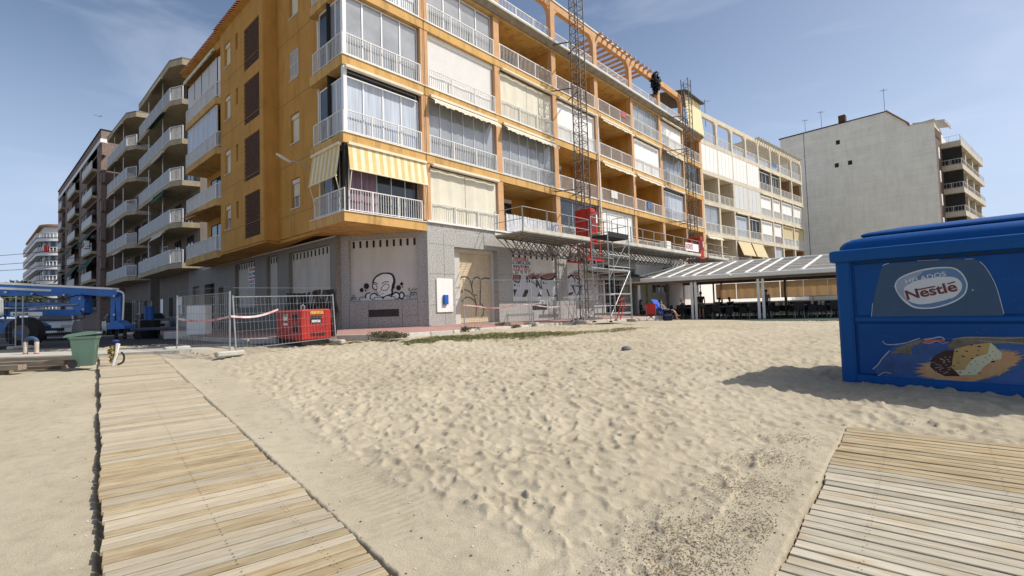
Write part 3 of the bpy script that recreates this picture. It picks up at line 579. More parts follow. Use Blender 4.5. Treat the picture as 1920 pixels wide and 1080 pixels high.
# first floor corner: dark glazing with a mauve curtain under yellow striped awnings
window(F1, apt, -3.7, -.45, S[0] + .03, S[1] - .43, 5, .3, [curtain_p, curtain_p, glass_d, glass_d, glass_d], fw=.02)
window(FLs, apt, .3, 2.2, S[0] + .03, S[1] - .43, 3, .3, glass_d, fw=.02)
for M_, a, b, zt, zb, outb in ((F1, -3.78, -.28, 7.80, 6.85, .16), (FLs, .1, 2.3, 7.80, 6.62, .20)):
    n = 22 if M_ is F1 else 14; mb = MB()
    for i in range(n):
        xa, xb = a + (b - a) * i / n, a + (b - a) * (i + 1) / n; mb.mi = i % 2
        mb.add([(xa, -.03, zt), (xb, -.03, zt), (xb, -outb, zb), (xa, -outb, zb)], [(0, 1, 2, 3)]); mb.add([(xa, -.045, zt), (xb, -.045, zt), (xb, -outb - .012, zb), (xa, -outb - .012, zb)], [(0, 3, 2, 1)])
    mb.mi = 1; mb.box(a, b, -outb - .03, -outb + .02, zb - .03, zb + .01); mb.box(a, b, -.12, .0, zt - .04, zt + .06)
    for x in (a + .08, b - .08): mb.bar((x, -outb, zb), (x, .0, zb - .75), .025)
    mb.build('striped_awning', [awn_y, mat('cream_stripe', (.72, .64, .46), .85)], apt, M_, label='yellow and cream striped awning')
# left facade walls
def fr(M, u0, v0, u1, v1, off=0): # pixel rectangle corners -> local x0,x1,z0,z1
    a = fs(M, u0, v0, off); b = fs(M, u1, v1, off); return a[0], b[0], b[1], a[1]
mb = MB(); holes = [(-2.95, -2.1, S[i] + 1.0, S[i] + 2.3) for i in range(4)]
wall_holes(mb, -4.6, -.02, 5.13, 17.0, holes, 0, .3); wl = mb.build('wall', orange, apt, L1)
for i in range(4):
    z0 = S[i] + 1.0; x0, x1 = -2.95, -2.1
    MB().box(x0 - .04, x1 + .04, -.04, .12, z0 - .05, z0 - .005).build('window_sill', plaster, apt, L1)
    if i == 2:
        mb = MB(); [mb.box(x0 + .02 + k * .085, x0 + .035 + k * .085, .0, .02, z0, z0 + 1.3) for k in range(10)]; [mb.box(x0, x1, .0, .015, z0 + k, z0 + k + .02) for k in (.1, .65, 1.2)]
        mb.build('window_grille', rail_w, apt, L1); window(L1, apt, x0, x1, z0, z0 + 1.3, 2, .16, glass_g)
    else:
        sh = {0: .55, 1: 0, 3: 0}[i]
        if sh: window(L1, apt, x0 + .005, x1 - .005, z0, z0 + sh + .1, 2, .16, [glass_g, glass_d])
        shutter(L1, apt, x0 + .01, x1 - .01, z0 + sh, z0 + 1.12, .12, blind_c)
# jog and the part with the brick lattices
vz = [(5.40, 7.50), (8.17, 10.28), (10.95, 13.02), (13.62, 15.70)]; vents = [(-6.62, -4.72, a, b) for a, b in vz]
wins = [(-9.35, -8.5, S[i] + .85, S[i] + 2.1) for i in range(4)]; slits = [(-7.75, -7.42, S[i] + 1.2, S[i] + 2.05) for i in range(4)]
mb = MB(); wall_holes(mb, -10.0, -4.3, 5.08, 17.0, vents + wins + slits, 0, .3)
mb.box(-4.32, -4.26, .02, .75, 5.08, 17.0); mb.box(-10.02, -9.72, .3, 1.9, 5.08, 17.0); mb.build('wall', orange, apt, L2)
for (a, b, c, d) in vents:
    mb = MB(); n = int((d - c) / .105); nn = 10
    MB().box(a, b, .24, .27, c, d).build('lattice_back', int_dark, apt, L2)
    for j in range(n):
        z = c + (d - c) * j / n; o = .5 * (j % 2)
        for k in range(nn):
            x = a + (b - a) * (k + o) / nn
            if x + .16 < b: mb.box(x + .006, x + .17, .03, .22, z + .006, z + .088)
    mb.build('brick_lattice', brick_dark, apt, L2, kind='stuff')
for i, (a, b, c, d) in enumerate(wins):
    MB().box(a - .04, b + .04, -.04, .12, c - .05, c - .005).build('window_sill', plaster, apt, L2)
    sh = .6 if i == 0 else 0.0
    if sh: window(L2, apt, a, b, c, c + sh + .1, 2, .16, [glass_g, glass_d])
    shutter(L2, apt, a + .01, b - .01, c + sh, d - .16, .12, blind_c)
for i, (a, b, c, d) in enumerate(slits): window(L2, apt, a, b, c, d, 1, .18, [glass_d, glass_g, blind_c, glass_d][i])
# thin expansion joints
for M_, a, b in ((L1, -4.55, -.05), (L2, -9.95, -4.3)):
    for i in range(1, 4): MB().box(a, b, -.006, .004, S[i] + .10, S[i] + .125).build('wall_joint', mat('joint_ochre', (.30, .17, .07), .9), apt, M_)
    MB().box(a, b, -.006, .004, S[0] + .72, S[0] + .745).build('wall_joint', MATS['joint_ochre'], apt, M_)
# tiled eave along the left face
def eave(M, parent, x0, x1, z, out=.35, back=.6, rise=.5):
    mb = MB(); mb.yzprism([(-out + .1, z - .12), (back, z + rise - .12), (back, z - .2), (.02, z - .2)], x0, x1); mb.build('eave_board', orange, parent, M)
    n = int((x1 - x0) / .22); tm = MB()
    for i in range(n):
        x = x0 + .11 + (x1 - x0) * i / n; k = 5
        for q0, q1 in (((-out, z - .02), (back, z + rise)),):
            vs = []
            for (y, zz) in (q0, q1):
                for j in range(k): t = math.pi * j / (k - 1); vs.append((x + .085 * math.cos(t), y, zz + .075 * math.sin(t) - .03))
            F = [(j, j + 1, k + j + 1, k + j) for j in range(k - 1)] + [tuple(range(k - 1, -1, -1))]; tm.add(vs, F)
    tm.build('roof_tiles', tile_terra, parent, M, kind='stuff')
eave(L2, apt, -10.0, -4.2, 17.05); eave(L1, apt, -4.25, .3, 17.05, .3)
# street-side balconies further along the left face
LB = L2 @ T3(-16.9, .10, 0)
mb = MB(); mb.box(0, 7.0, 1.2, 1.5, 4.95, 17.4); mb.build('wall', orange, apt, LB)
for f in range(4):
    z = S[f]; mb = MB(); mb.prism([(.0, 0), (5.65, 0), (5.95, .35), (6.9, .45), (6.9, 1.25), (0, 1.25)], z - .38, z); mb.build('floor_slab', orange_s, apt, LB)
    if f < 2: railing(LB, apt, .05, 5.6, z, y=.06, posts=6); blinds(LB, apt, .05, 5.6, z + .05, z + .82, 1, .12, blind_g)
    if f == 0 or f == 1:
        window(LB, apt, 1, 3.2, z, z + 2.1, 2, 1.14, glass_d, mt=brown, name='balcony_door')
    railing(LB @ T3(5.62, .05, 0, R(20)), apt, 0, 1.1, z, y=0.0, posts=1)
    if f == 2: window(LB, apt, .1, 5.6, z + .03, S[3] - .42, 6, .1, curtain_b); railing(LB, apt, .05, 5.6, z, y=.03, posts=6)
    if f == 3: blinds(LB, apt, .1, 5.6, z + .03, z + 2.3, 4, .12, blind_g); railing(LB, apt, .05, 5.6, z, y=.04, posts=6); blinds(LB @ T3(5.65, .15, 0, R(12)), apt, 0, 1.0, z, z + 2.3, 1, 0, blind_w)
MB().add([(2.6, -.05, S[1] - .42), (5.5, -.05, S[1] - .42), (5.2, -.9, S[1] - .85), (2.6, -.9, S[1] - .85)], [(0, 1, 2, 3)]).build('awning', awn_c, apt, LB)
eave(LB, apt, -.1, 6.9, 17.2, .3, 1.3, .55)
wavy_awning(LB, apt, 0, 5.7, S[3] + 2.62, .2, .25); MB().box(-.05, 6.9, .06, 1.2, S[3] + 2.6, 17.05).build('wall', orange, apt, LB)
# rooftop terrace: columns joined by rounded arches
def arches(M, parent, xs, zb, zt, mt, r=.55, y0=.0, y1=.28, cw=.2, skip=()):
    for k, x in enumerate(xs): MB().box(x - cw, x + cw, y0, y1, zb, zt - .42).build('roof_column', mt, parent, M)
    for k in range(len(xs) - 1):
        if k in skip: continue
        a, b = xs[k] + cw, xs[k + 1] - cw; mb = MB(); mb.box(xs[k] - cw + .0, xs[k + 1] - cw, y0 + .0, y1, zt - .42, zt)
        for (cx, sx) in ((a, 1), (b, -1)):
            pts = [(cx, zt - .42)] + [(cx + sx * (r - r * math.sin(t)), zt - .42 - (r - r * math.cos(t))) for t in [math.pi / 2 * j / 6 for j in range(7)]]
            pts = [(cx, zt - .42), (cx, zt - .42 - r)] + [(cx + sx * (r - r * math.cos(t)), zt - .42 - r + r * math.sin(t)) for t in [math.pi / 2 * j / 6 for j in range(1, 7)]]
            if sx < 0: pts = pts[::-1]
            mb.xzprism(pts[::-1], y0 + .012, y1 - .012)
        mb.build('roof_arch', mt, parent, M)
arches(F1, apt, CX[1:], S[4], 19.0, terracol)
MB().box(CX[-1] - .2, CX[-1] + .2, .0, .28, 18.58, 19.0).build('roof_arch', terracol, apt, F1)
MB().box(-3.9, 17.9, -.05, .33, 19.0, 19.07).build('beam_coping', plaster_w, apt, F1)
for b_ in range(1, 8): railing(F1, apt, CX[b_] + .2, CX[b_ + 1] - .2, S[4], y=.1, h=.9, mt=rail_w)
mb = MB(); mb.tube([(-3.9, -.30, 16.37), (30.1, -.30, 16.37)], .09, 8); mb.build('gutter', plaster_w, apt, F1)
mb = MB(); mb.yzprism([(-.34, 16.28), (0, 16.46), (0, 16.1), (-.1, 16.1)], -3.9, 30.1); mb.build('eave_board', mat('weathered_eave', (.26, .22, .17), .9, .3, 3), apt, F1)
pt = MB(); pt.box(-2.5, 13, 4.6, 4.9, 16.3, 18.3); pt.box(21.5, 29, 4.6, 4.9, 16.3, 18.2); pt.build('penthouse_wall', orange, apt, F1)
for x in [13.6 + .62 * k for k in range(12)]: MB().bar((x, -.35, 19.0 - .1), (x, 4.6, 19.0 - .1), .09, .16).build('pergola_beam', terracol, apt, F1)
MB().box(13.2, 21.9, 4.5, 4.62, 18.6, 18.82).build('pergola_beam', terracol, apt, F1)
# the cream screen on the terrace's end bay with its little tiled roof
MB().add([(26.6, -.18, 19.2), (29.8, -.18, 19.2), (29.9, -.45, 16.3), (26.5, -.45, 16.3)], [(0, 1, 2, 3)]).build('cream_screen', mat('cream_canvas', (.70, .60, .36), .85, .05, 2), apt, F1)
mb = MB(); [mb.bar((26.0 + .3 * k, -.6, 19.15), (26.0 + .3 * k, 2.6, 19.75), .22, .07) for k in range(14)]; mb.build('awning_roof', mat('dark_slate_tile', (.10, .09, .08), .8, .3, 5), apt, F1)
# drainpipes
for M_, x, y, za, zb in ((F1, 13.02, -.10, 1.1, 13.6), (L1, -.02, -.12, 5.0, 17.0)): MB().tube([(x, y, za), (x, y, zb)], .055, 8).build('drainpipe', plaster_w, apt, M_, smooth=True)
# ground floor --------------------------------------------------------------
def shop_panel(M, parent, x0, x1, z0, z1, slots, depth=.18, mt=None):
    mb = MB(); mb.box(x0, x1, depth, depth + .05, z0, z1); mb.build('bricked_up_panel', mt or plaster, parent, M)
    w_ = (x1 - x0) / slots; me = MB().box(0, w_ * .3, -.012, .01, -.34, -.05).mesh('ventilation_slot', black_p)
    for i in range(slots): place('ventilation_slot', me, parent, M @ T3(x0 + w_ * (i + .35), depth, z1))
mb = MB(); pc = fr(MC, 653, 445, 783, 562); pc = (pc[0], pc[1], 2.18, 4.78); wall_holes(mb, -.02, 4.09, 1.0, 5.0, [pc], 0, .25); mb.build('granite_wall', granite, apt, MC)
shop_panel(MC, apt, *pc, 10)
vt = fr(MC, 691, 581, 748, 593); MB().box(vt[0], vt[1], -.004, .02, vt[2], vt[3]).build('cellar_vent', black_p, apt, MC)
mb = MB(); [mb.box(vt[0] + .05 * k, vt[0] + .05 * k + .014, -.012, .0, vt[2], vt[3]) for k in range(1, int((vt[1] - vt[0]) / .05))]; mb.build('vent_bars', dark_steel, apt, MC)
jb = MB()
for x in (pc[0], vt[0] + .0, vt[1] + .15, pc[1]): jb.box(x - .006, x + .006, -.003, .004, 1.05, pc[2])
for z in (2.16, 1.5): jb.box(pc[0] if z > 2 else vt[1] + .15, pc[1], -.003, .004, z, z + .01)
jb.build('stone_joints', granite_d, apt, MC)
# left street wall
gA = fr(MG, 541, 476, 619, 520); gB = fr(MG, 500, 482, 520, 520); gC = fr(MG, 441, 500, 478, 520)
hs = [(gA[0], gA[1], 2.2, 4.68), (gB[0], gB[1], 2.2, 4.75), (gC[0], gC[1], 2.2, 4.75)]; mb = MB(); wall_holes(mb, -14.2, -.78, .95, 5.0, hs, 0, .3); mb.build('granite_wall', shaded_brown_granite, apt, MG)
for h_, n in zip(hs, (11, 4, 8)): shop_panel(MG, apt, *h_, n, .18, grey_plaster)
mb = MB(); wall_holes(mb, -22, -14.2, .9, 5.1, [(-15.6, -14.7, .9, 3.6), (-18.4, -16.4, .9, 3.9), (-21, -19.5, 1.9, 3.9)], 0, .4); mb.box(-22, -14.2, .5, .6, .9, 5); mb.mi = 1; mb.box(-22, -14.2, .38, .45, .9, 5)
mb.build('entrance_wall', [shaded_brown_granite, int_dark], apt, MG)
# soffit under the overhang
sf = MB(); lw = lambda M, x, y: (M @ Vector((x, y, 0))).to_2d()
P_ = [lw(F1, -.3, .05), lw(F1, -.3, .6), lw(F1, -3.2, 4), lw(MG, -17, 1.2), lw(MG, -17, -.2), lw(L2, -10.0, .05), lw(L2, -4.3, .05), lw(L1, -4.4, .05), lw(L1, 0, .05), lw(F1, -3.9, 2.4), lw(F1, -3.9, .05)]
sf.prism([tuple(p) for p in P_][::-1], 4.98, 5.12); sf.build('soffit', orange, apt)
MB().box(-14, 4, -.03, .0, 4.93, 4.98).build('ledge', plaster_w, apt, MG @ T3(-.8, 0, 0) if False else MG @ T3(-4.8, 0, 0))
# front street wall with the doorway and graffiti panels
dr = fr(F1, 851, 447, 937, 600); dr = (dr[0], dr[1], 1.05, 4.42); p1 = fr(F1, 959, 459, 1046, 556); p1 = (p1[0], p1[1], 2.02, 4.55)
p2 = fr(F1, 1062, 470, 1126, 560); p2 = (p2[0], p2[1], 2.02, 4.55)
o1 = fr(F1, 1133, 497, 1172, 590); o1 = (o1[0], o1[1], 1.06, o1[3]); o2 = fr(F1, 1177, 517, 1192, 583); o2 = (o2[0], o2[1], 1.06, o2[3])
w3 = fr(F1, 1223, 533, 1252, 550); o4 = fr(F1, 1258, 531, 1285, 575); o4 = (o4[0], o4[1], 1.06, o4[3])
mb = MB(); wall_holes(mb, -.27, o2[1] + .25, 1.0, 5.0, [dr, p1, p2, o1, o2], 0, .3); mb.build('granite_wall', granite, apt, F1)
mb = MB(); wall_holes(mb, o2[1] + .26, 30.2, 1.0, 5.0, [w3, o4], 0, .3); mb.build('white_wall', plaster_w, apt, F1)
shop_panel(F1, apt, *p1, 8, .12, plaster_w); shop_panel(F1, apt, *p2, 5, .12, plaster_w)
for o_ in (o1, o2): MB().box(o_[0], o_[1], .8, .85, o_[2], o_[3]).build('dark_opening', int_dark, apt, F1)
window(F1, apt, w3[0], w3[1], w3[2], w3[3], 3, .1, glass_d); shutter(F1, apt, o4[0], o4[1], o4[2], o4[3] - .16, .1, blind_w)
# doorway: pale surround and a beige roller shutter with a sprayed tag
di = fr(F1, 861, 472, 925, 598, .3); di = (di[0], di[1], 1.05, di[3])
mb = MB(); wall_holes(mb, dr[0] - .02, dr[1] + .02, 1.02, dr[3] + .02, [di], .3, .5); sur = mb.build('door_surround', plaster, apt, F1)
shutter(F1, apt, di[0], di[1], di[2] + .02, di[3] - .02, .42, mat('beige_shutter', (.60, .50, .34), .7, .06, 3, dirt=.3), .075)
jb = MB()
for u in (833,): x = fs(F1, u, 500)[0]; jb.box(x, x + .01, -.003, .004, 1.05, 4.95)
for z in (1.9, 3.2, 4.45): jb.box(-.2, dr[0], -.003, .004, z, z + .01)
for z in (2.0, 3.3): jb.box(dr[1], p1[0], -.003, .004, z, z + .01)
jb.build('stone_joints', granite_d, apt, F1)
cab = fr(F1, 817, 522, 849, 585); ub = MB().cbox(cab[0], cab[1], -.05, .01, cab[2], cab[3], .01).build('utility_cabinet', plaster_w, apt, F1)
cb2 = fr(F1, 829, 553, 837, 571); MB().cbox(cb2[0], cb2[1], -.16, -.05, cb2[2], cb2[3], .01).build('blue_meter_box', blue_p, apt, F1)

# block two: cream frames, eight narrower bays
apt2 = thing('apartment_building', 'cream-framed apartment block with white panels beyond the second climbing mast', 'building', T3(17.76, 43.7, 1.05))
C2 = [0, 3.2, 6.45, 9.75, 12.9, 16.35, 19.05, 22.8, 26.3]
S2 = [5.35, 8.24, 11.12, 13.95, 16.75]
cream_s = mat('cream_slab', (.60, .54, .42), .9, .1, 2, dirt=.5)
for i in range(5):
    z = S2[i]; MB().box(-.2, 26.5, 0, 2.4, z - .38, z).build('floor_slab', cream_s, apt2, F2)
for f in range(4): cols(F2, apt2, C2, beige_c, S2[f], S2[f + 1] - .38, .16)
cb = MB(); cb.box(-.2, 26.5, 2.42, 13, 1.0, 16.6); cb.box(-.2, 26.5, .0, 2.4, 1.0, 4.96); cb.build('core_wall', plaster_w, apt2, F2)
op, opd = ('open',), ('open', int_dark); pw = ('panel', blind_w, 4, 0.02); pg = ('panel', blind_g, 3, 0.02)
plan2 = [[('openawn',), ('glass', glass_g, 2), op, pw], [('open', MATS['green_glazing']), opd, opd, pw], [('slope', blind_t), ('win', curtain_b, 3, 1), pg, pw], [('slope', blind_t), ('win', glass_d, 3, 1), pg, pw],
         [op, ('blind', blind_w, 1, blind_g), ('blind', blind_w, 1, blind_g), ('win', glass_d, 3, 1)], [('win', curtain_b, 2), ('blind', blind_w, 1, mat('plum_screen', (.22, .08, .10), .8)), ('blind', blind_w, 1, blind_g), ('win', glass_d, 3, 1)],
         [opd, ('blind', blind_t, 1, blind_g), ('blind', blind_w, 1, blind_g), op], [opd, ('blind', blind_t, 1, blind_g), ('blind', blind_w, 1, blind_g), op]]
wc = mat('loggia_cream', (.55, .46, .33), .9, .1, 2); wb = mat('loggia_brown', (.30, .17, .10), .9, .1, 2)
for k, rows in enumerate(plan2):
    for f, t in enumerate(rows): bay(F2, apt2, C2[k], C2[k + 1], f, t, S2, cw=.16, wall=wb if k > 5 else wc, seed=k)
arches(F2, apt2, C2, S2[4], 19.4, beige_c, r=.5, cw=.16)
for k in range(8): railing(F2, apt2, C2[k] + .16, C2[k + 1] - .16, S2[4], y=.1, h=.9)
for x in [12.5 + .62 * k for k in range(22)]: MB().bar((x, -.45, 19.45), (x, 3.0, 19.45), .10, .16).build('pergola_beam', beige_c, apt2, F2)
MB().box(3, 26, 5, 5.3, 16.6, 18.3).build('penthouse_wall', orange, apt2, F2)

# lived-in clutter on the balconies: cooling units, plants, towels, chairs
rs = random.Random(31); leafp = mat('pot_plant_leaves', (.05, .09, .03), .8, .3, 6); potm = mat('clay_pot', (.30, .12, .06), .9); towel = [mat('towel_%s' % n_, c_, .9, .1, 8) for n_, c_ in (('white', (.6, .6, .58)), ('blue', (.08, .16, .34)), ('rose', (.42, .12, .14)), ('sand', (.45, .38, .25)))]
def ac_unit(M, par, x, y, z):
    o = MB().cbox(x - .4, x + .4, y, y + .28, z, z + .55, .02).build('air_conditioner', plaster_w, par, M); MB().cyl((x + .1, y - .012, z + .28), .2, .014, 14, 'y').build('fan_grille', dark_steel, o, M)
def pot(M, par, x, y, z, h, seed):
    o = MB().cyl((x, y, z), .10, .22, 10, 'z', .14).build('plant_pot', potm, par, M); mb = MB(); r2 = random.Random(seed)
    for k in range(70): a, b = r2.uniform(0, 6.28), r2.uniform(-.3, 1.3); q = r2.uniform(.05, h * .5); c = Vector((x + q * math.cos(a) * .8, y + q * math.sin(a) * .5, z + .22 + h * .5 + q * math.sin(b) * .9)); u = Vector((r2.uniform(-1, 1), r2.uniform(-1, 1), r2.uniform(-1, 1))).normalized() * .06; w2 = u.orthogonal().normalized() * .025; mb.add([c - u, c + w2, c + u, c - w2], [(0, 1, 2, 3)])
    mb.build('pot_leaves', leafp, par, M)
def cloth(M, par, x, z, w_, h, mt):
    mb = MB(); n = 6; P_ = [(x + w_ * i / n, -.005 - .012 * math.sin(i * 1.7 + x)) for i in range(n + 1)]
    for p, q in zip(P_[:-1], P_[1:]): mb.add([(p[0], p[1], z - h), (q[0], q[1], z - h), (q[0], q[1], z), (p[0], p[1], z)], [(0, 1, 2, 3)]); mb.add([(p[0], p[1], z), (q[0], q[1], z), (q[0], .085, z + .01), (p[0], .085, z + .01)], [(0, 1, 2, 3)])
    mb.build('towel', mt, par, M, smooth=True)
for b_, f in ((2, 3), (3, 3), (4, 3), (4, 2), (4, 1), (5, 1), (3, 1), (7, 1), (7, 3), (6, 0), (2, 0)):
    x0, x1, z = CX[b_] + .3, CX[b_ + 1] - .3, S[f]
    if rs.random() < .55: ac_unit(F1, apt, rs.uniform(x0 + .5, x1 - .5), 1.62, z + rs.choice([.02, 1.5]))
    for k in range(rs.randint(0, 2)): pot(F1, apt, rs.uniform(x0, x1), rs.uniform(.25, .5), z, rs.uniform(.3, .7), b_ * 7 + k)
    if rs.random() < .35 and f: cloth(F1, apt, rs.uniform(x0, x1 - 1), z + .86, rs.uniform(.5, .9), rs.uniform(.35, .6), rs.choice(towel))
for k, (b_, x) in enumerate(((1, 1.5), (2, 6.0), (3, 10.4), (4, 15.2), (5, 19.5))): pot(F1, apt, x, .5, S[4], rs.uniform(.5, .9), 90 + k)
for k in (0, 1, 4, 7):
    if k < 2: pot(F2, apt2, C2[k] + .8, .4, S2[2], .5, 60 + k)
cloth(F1, apt, 14.5, S[1] + .86, .8, .5, towel[0]); cloth(F2, apt2, C2[5] + .5, S2[4] + .9, 1.2, .5, towel[1])
mb = MB()
for z in (S[1] - .46, S[2] - .46): mb.tube([(4.4 + .8 * i, -.035, z + .01 * math.sin(i)) for i in range(24)], .012, 4)
mb.tube([(-.22, -.03, 5.4), (-.23, -.03, 16.2)], .012, 4); mb.tube([(17.45, -.03, 5.4), (17.44, -.03, 16.2)], .014, 4); mb.build('facade_cable', int_dark, apt, F1, kind='stuff')
mb = MB(); mb.tube([(-4.62, -.03, 5.2), (-4.60, -.03, 11.0), (-4.62, -.03, 16.8)], .013, 4); mb.build('facade_cable', int_dark, apt, L1)

aw = fs(F1, 1120, 522, -.9); ae = fs(F1, 1292, 520, -.9)
mb = MB(); mb.add([(aw[0], -.02, 3.75), (17.5, -.02, 3.75), (17.5, -1.1, 3.35), (aw[0], -1.1, 3.35)], [(0, 1, 2, 3)]); mb.box(aw[0], 17.5, -1.12, -1.08, 3.15, 3.37); mb.build('shop_awning', int_dark, apt, F1)
dw = fr(F1, 1146, 499, 1190, 516); window(F1, apt, dw[0], dw[1], dw[2], dw[3], 2, -.03, glass_d)
# ------------------------------------------------------------------ the other buildings
taupe = mat('dark_taupe_render', (.20, .175, .15), .9, .12, 1.5, dirt=.3); cream_e = mat('cream_slab_edge', (.42, .355, .24), .9, .1, 2, dirt=.5)
frost = mat('frosted_railing_panel', (.31, .31, .30), .5, .08, 2, spec=.5); brick_b = mat('brown_brick_wall', (.24, .175, .145), .9, .2, 4, dirt=.25)
def balcony_block(label, o, d, W, floors, roof, seed, top_extra=True):
    M = frame(*o, *d); rs = random.Random(seed); b = thing('apartment_building', label, 'building', T3(o[0], o[1], 0.9))
    poly = [(0, 0), (W - 1.3, 0), (W - .2, .5), (W + .1, 1.5), (0, 1.5)]; polyi = [(-.0, .12), (W - 1.35, .12), (W - .3, .6), (W - .05, 1.5), (0, 1.5)]
    MB().box(-.1, W + .1, 1.5, 12, .9, roof).build('wall', taupe, b, M)
    for i, z in enumerate(floors):
        MB().prism(poly, z - .36, z).build('floor_slab', cream_e, b, M)
        railing(M, b, .05, W - 1.35, z, y=.05, h=.95, posts=5, step=1.2, mt=alu)
        for k in range(5):
            a = .07 + (W - 1.45) / 5 * k; MB().box(a + .04, a + (W - 1.45) / 5 - .04, .04, .06, z + .1, z + .9).build('railing_panel', frost, b, M)
        railing(M @ T3(W - 1.33, .05, 0, R(24)), b, 0, 1.25, z, y=0, h=.95, posts=1, mt=alu)
        zt = (floors[i + 1] if i + 1 < len(floors) else roof) - .36
        for x in (W * .22, W * .62): MB().tube([(x, .25, z), (x, .25, zt)], .035, 6).build('post', alu, b, M)
        for x in (W * .12, W * .45, W * .75): window(M, b, x, x + 1.5, z + .02, z + 2.15, 2, 1.42, glass_d, mt=rs.choice([alu, brown, brown]), name='balcony_door')
        if rs.random() < .75:
            a = rs.uniform(.3, W * .5); mb = MB(); e = a + rs.uniform(2.5, 4.5); dr_ = rs.uniform(.15, .6)
            mb.add([(a, .0, zt - .02), (e, .0, zt - .02), (e, -.28, zt - dr_), (a, -.28, zt - dr_)], [(0, 1, 2, 3)]); mb.box(a, e, -.1, .05, zt - .1, zt); mb.build('awning', awn_g if rs.random() < .6 else awn_c, b, M)
        MB().box(W * .40, W * .40 + .06, .7, 1.5, z, z + 1.6).build('balcony_divider', alu, b, M)
    MB().prism(poly, roof - .4, roof).build('roof_slab', cream_e, b, M); MB().prism(poly, roof, roof + .12).build('roof_edge', taupe, b, M)
    for k in range(4):
        a = .4 + k * W / 4; MB().box(a, a + .9, 1.46, 1.5, 1.0, 3.4).build('door' if k % 2 else 'shop_window', int_dark if k % 2 else glass_d, b, M)
    MB().box(-.1, W, 1.30, 1.5, .9, 1.9).build('stone_base', granite, b, M)
    return b, M
floorsB = [5.5, 8.3, 11.2, 14.1, 16.9]
dB = (.738, -.675)
bB, MBf = balcony_block('taupe block with long cream-edged balconies right beside the ochre building', (-30.9, 39.8), dB, 11.3, floorsB, 19.7, 3)
bC, MCf = balcony_block('narrower taupe balcony block between the brick building and its taller neighbour', (-39.6, 47.0), (.753, -.658), 9.6, floorsB, 19.8, 8)
MB().box(7.5, 9.6, 3, 6, 19.7, 21.6).build('roof_room', mat('grey_green_render', (.30, .34, .30), .9), bB, MBf)
MB().box(9.65, 10.2, 3.2, 6, 19.7, 22.3).build('roof_room', int_dark, bB, MBf); MB().box(10.2, 13.5, 3.0, 6, 19.7, 22.4).build('roof_room', orange, bB, MBf)
# brown brick block further down the street
bD = thing('apartment_building', 'long dark brick block with a white band under its flat roof and green awnings', 'building', T3(-67, 71, .9)); MD = frame(-67.0, 71.0, 25.7, -22.7)
mb = MB(); WD = 34.3; loggs = []; wn = []
zs = [3.2, 6.1, 9.0, 11.9, 14.8, 17.6]
pxl = [(134, 148), (162, 181), (116, 122)]; pxw = [(185, 190), (151, 155), (157, 161), (125, 129), (112, 114)]
for u0, u1 in pxl:
    a, b = fs(MD, u0, 450)[0], fs(MD, u1, 450)[0]
    for z in zs[:-0 or None]: loggs.append((a, b, z, z + 2.35))
for u0, u1 in pxw:
    a, b = fs(MD, u0, 450)[0], fs(MD, u1, 450)[0]
    for z in zs: wn.append((a, b, z + .9, z + 2.2))
wall_holes(mb, 0, WD, .9, 19.9, loggs + wn, 0, .35); mb.box(0, WD, .35, .4, .9, 3.0); mb.build('wall', brick_b, bD, MD)
MB().box(.2, WD - .2, 1.5, 12, .9, 20.6).build('core_wall', brick_b, bD, MD)
MB().box(-.05, WD + .05, -.06, .5, 19.9, 20.3).build('white_band', white, bD, MD); MB().box(0, WD, 0, 12, 20.3, 21.2).build('parapet', brick_b, bD, MD); MB().box(WD - .3, WD, .35, 12, .9, 20.3).build('end_wall', brick_b, bD, MD)
MB().box(-.06, WD + .06, -.08, 12, 21.2, 21.3).build('roof_edge', int_dark, bD, MD)
rs = random.Random(4)
for (a, b, c, d) in loggs:
    MB().box(a - .1, b + .1, -.45, 1.4, c - .28, c).build('balcony_slab', cream_e, bD, MD); mb = MB(); mb.box(a, b, -.43, -.38, c, c + .85); mb.build('balcony_parapet', blind_g, bD, MD)
    if rs.random() < .5: mb = MB(); o_ = rs.uniform(.5, 1.1); mb.add([(a, -.1, d), (b, -.1, d), (b, -.1 - o_, d - 1.0), (a, -.1 - o_, d - 1.0)], [(0, 1, 2, 3)]); mb.box(a, b, -.15 - o_, -.1 - o_, d - 1.15, d - .98); mb.build('awning', awn_g, bD, MD)
for (a, b, c, d) in wn: window(MD, bD, a, b, c, d, 1, .12, rs.choice([glass_d, glass_g, blind_w]))
ac = fs(MD, 178, 470); mb = MB(); mb.cbox(ac[0] - .5, ac[0] + .5, -.9, -.5, 9.3, 10.1, .03); o_ac = mb.build('air_conditioner', white, bD, MD); MB().cyl((ac[0] + .15, -.92, 9.7), .3, .03, 14, 'y').build('fan_grille', black_p, o_ac, MD)
# white building with the rounded corner, far down the street
bE = thing('apartment_building', 'far white building with a rounded corner, balustrades and red flags', 'building', T3(-95, 97, .9))
c0 = Vector((-93.0, 100.5)); rE = 4.6; dR = Vector((.70, .714)); dL = Vector((-.75, .66))
def epoly(r_, LR=30, LL=32):
    nR = Vector((.714, -.70)); nL = Vector((-.66, -.75)); a0 = math.atan2(nL.y, nL.x); a1 = math.atan2(nR.y, nR.x); 
    if a1 < a0: a1 += 2 * math.pi
    arc = [c0 + Vector((math.cos(a0 + (a1 - a0) * k / 12), math.sin(a0 + (a1 - a0) * k / 12))) * r_ for k in range(13)]
    return [tuple(p) for p in ([arc[0] + dL * LL] + arc + [arc[-1] + dR * LR, c0 + dR * LR + Vector((-8, 14)), c0 + dL * LL + Vector((8, 14))])]
pts_in = epoly(rE - 1.0); pts_out = epoly(rE)
MB().prism(pts_in, .5, 21.3).build('wall', mat('white_render', (.74, .73, .70), .9, .05, 1), bE)
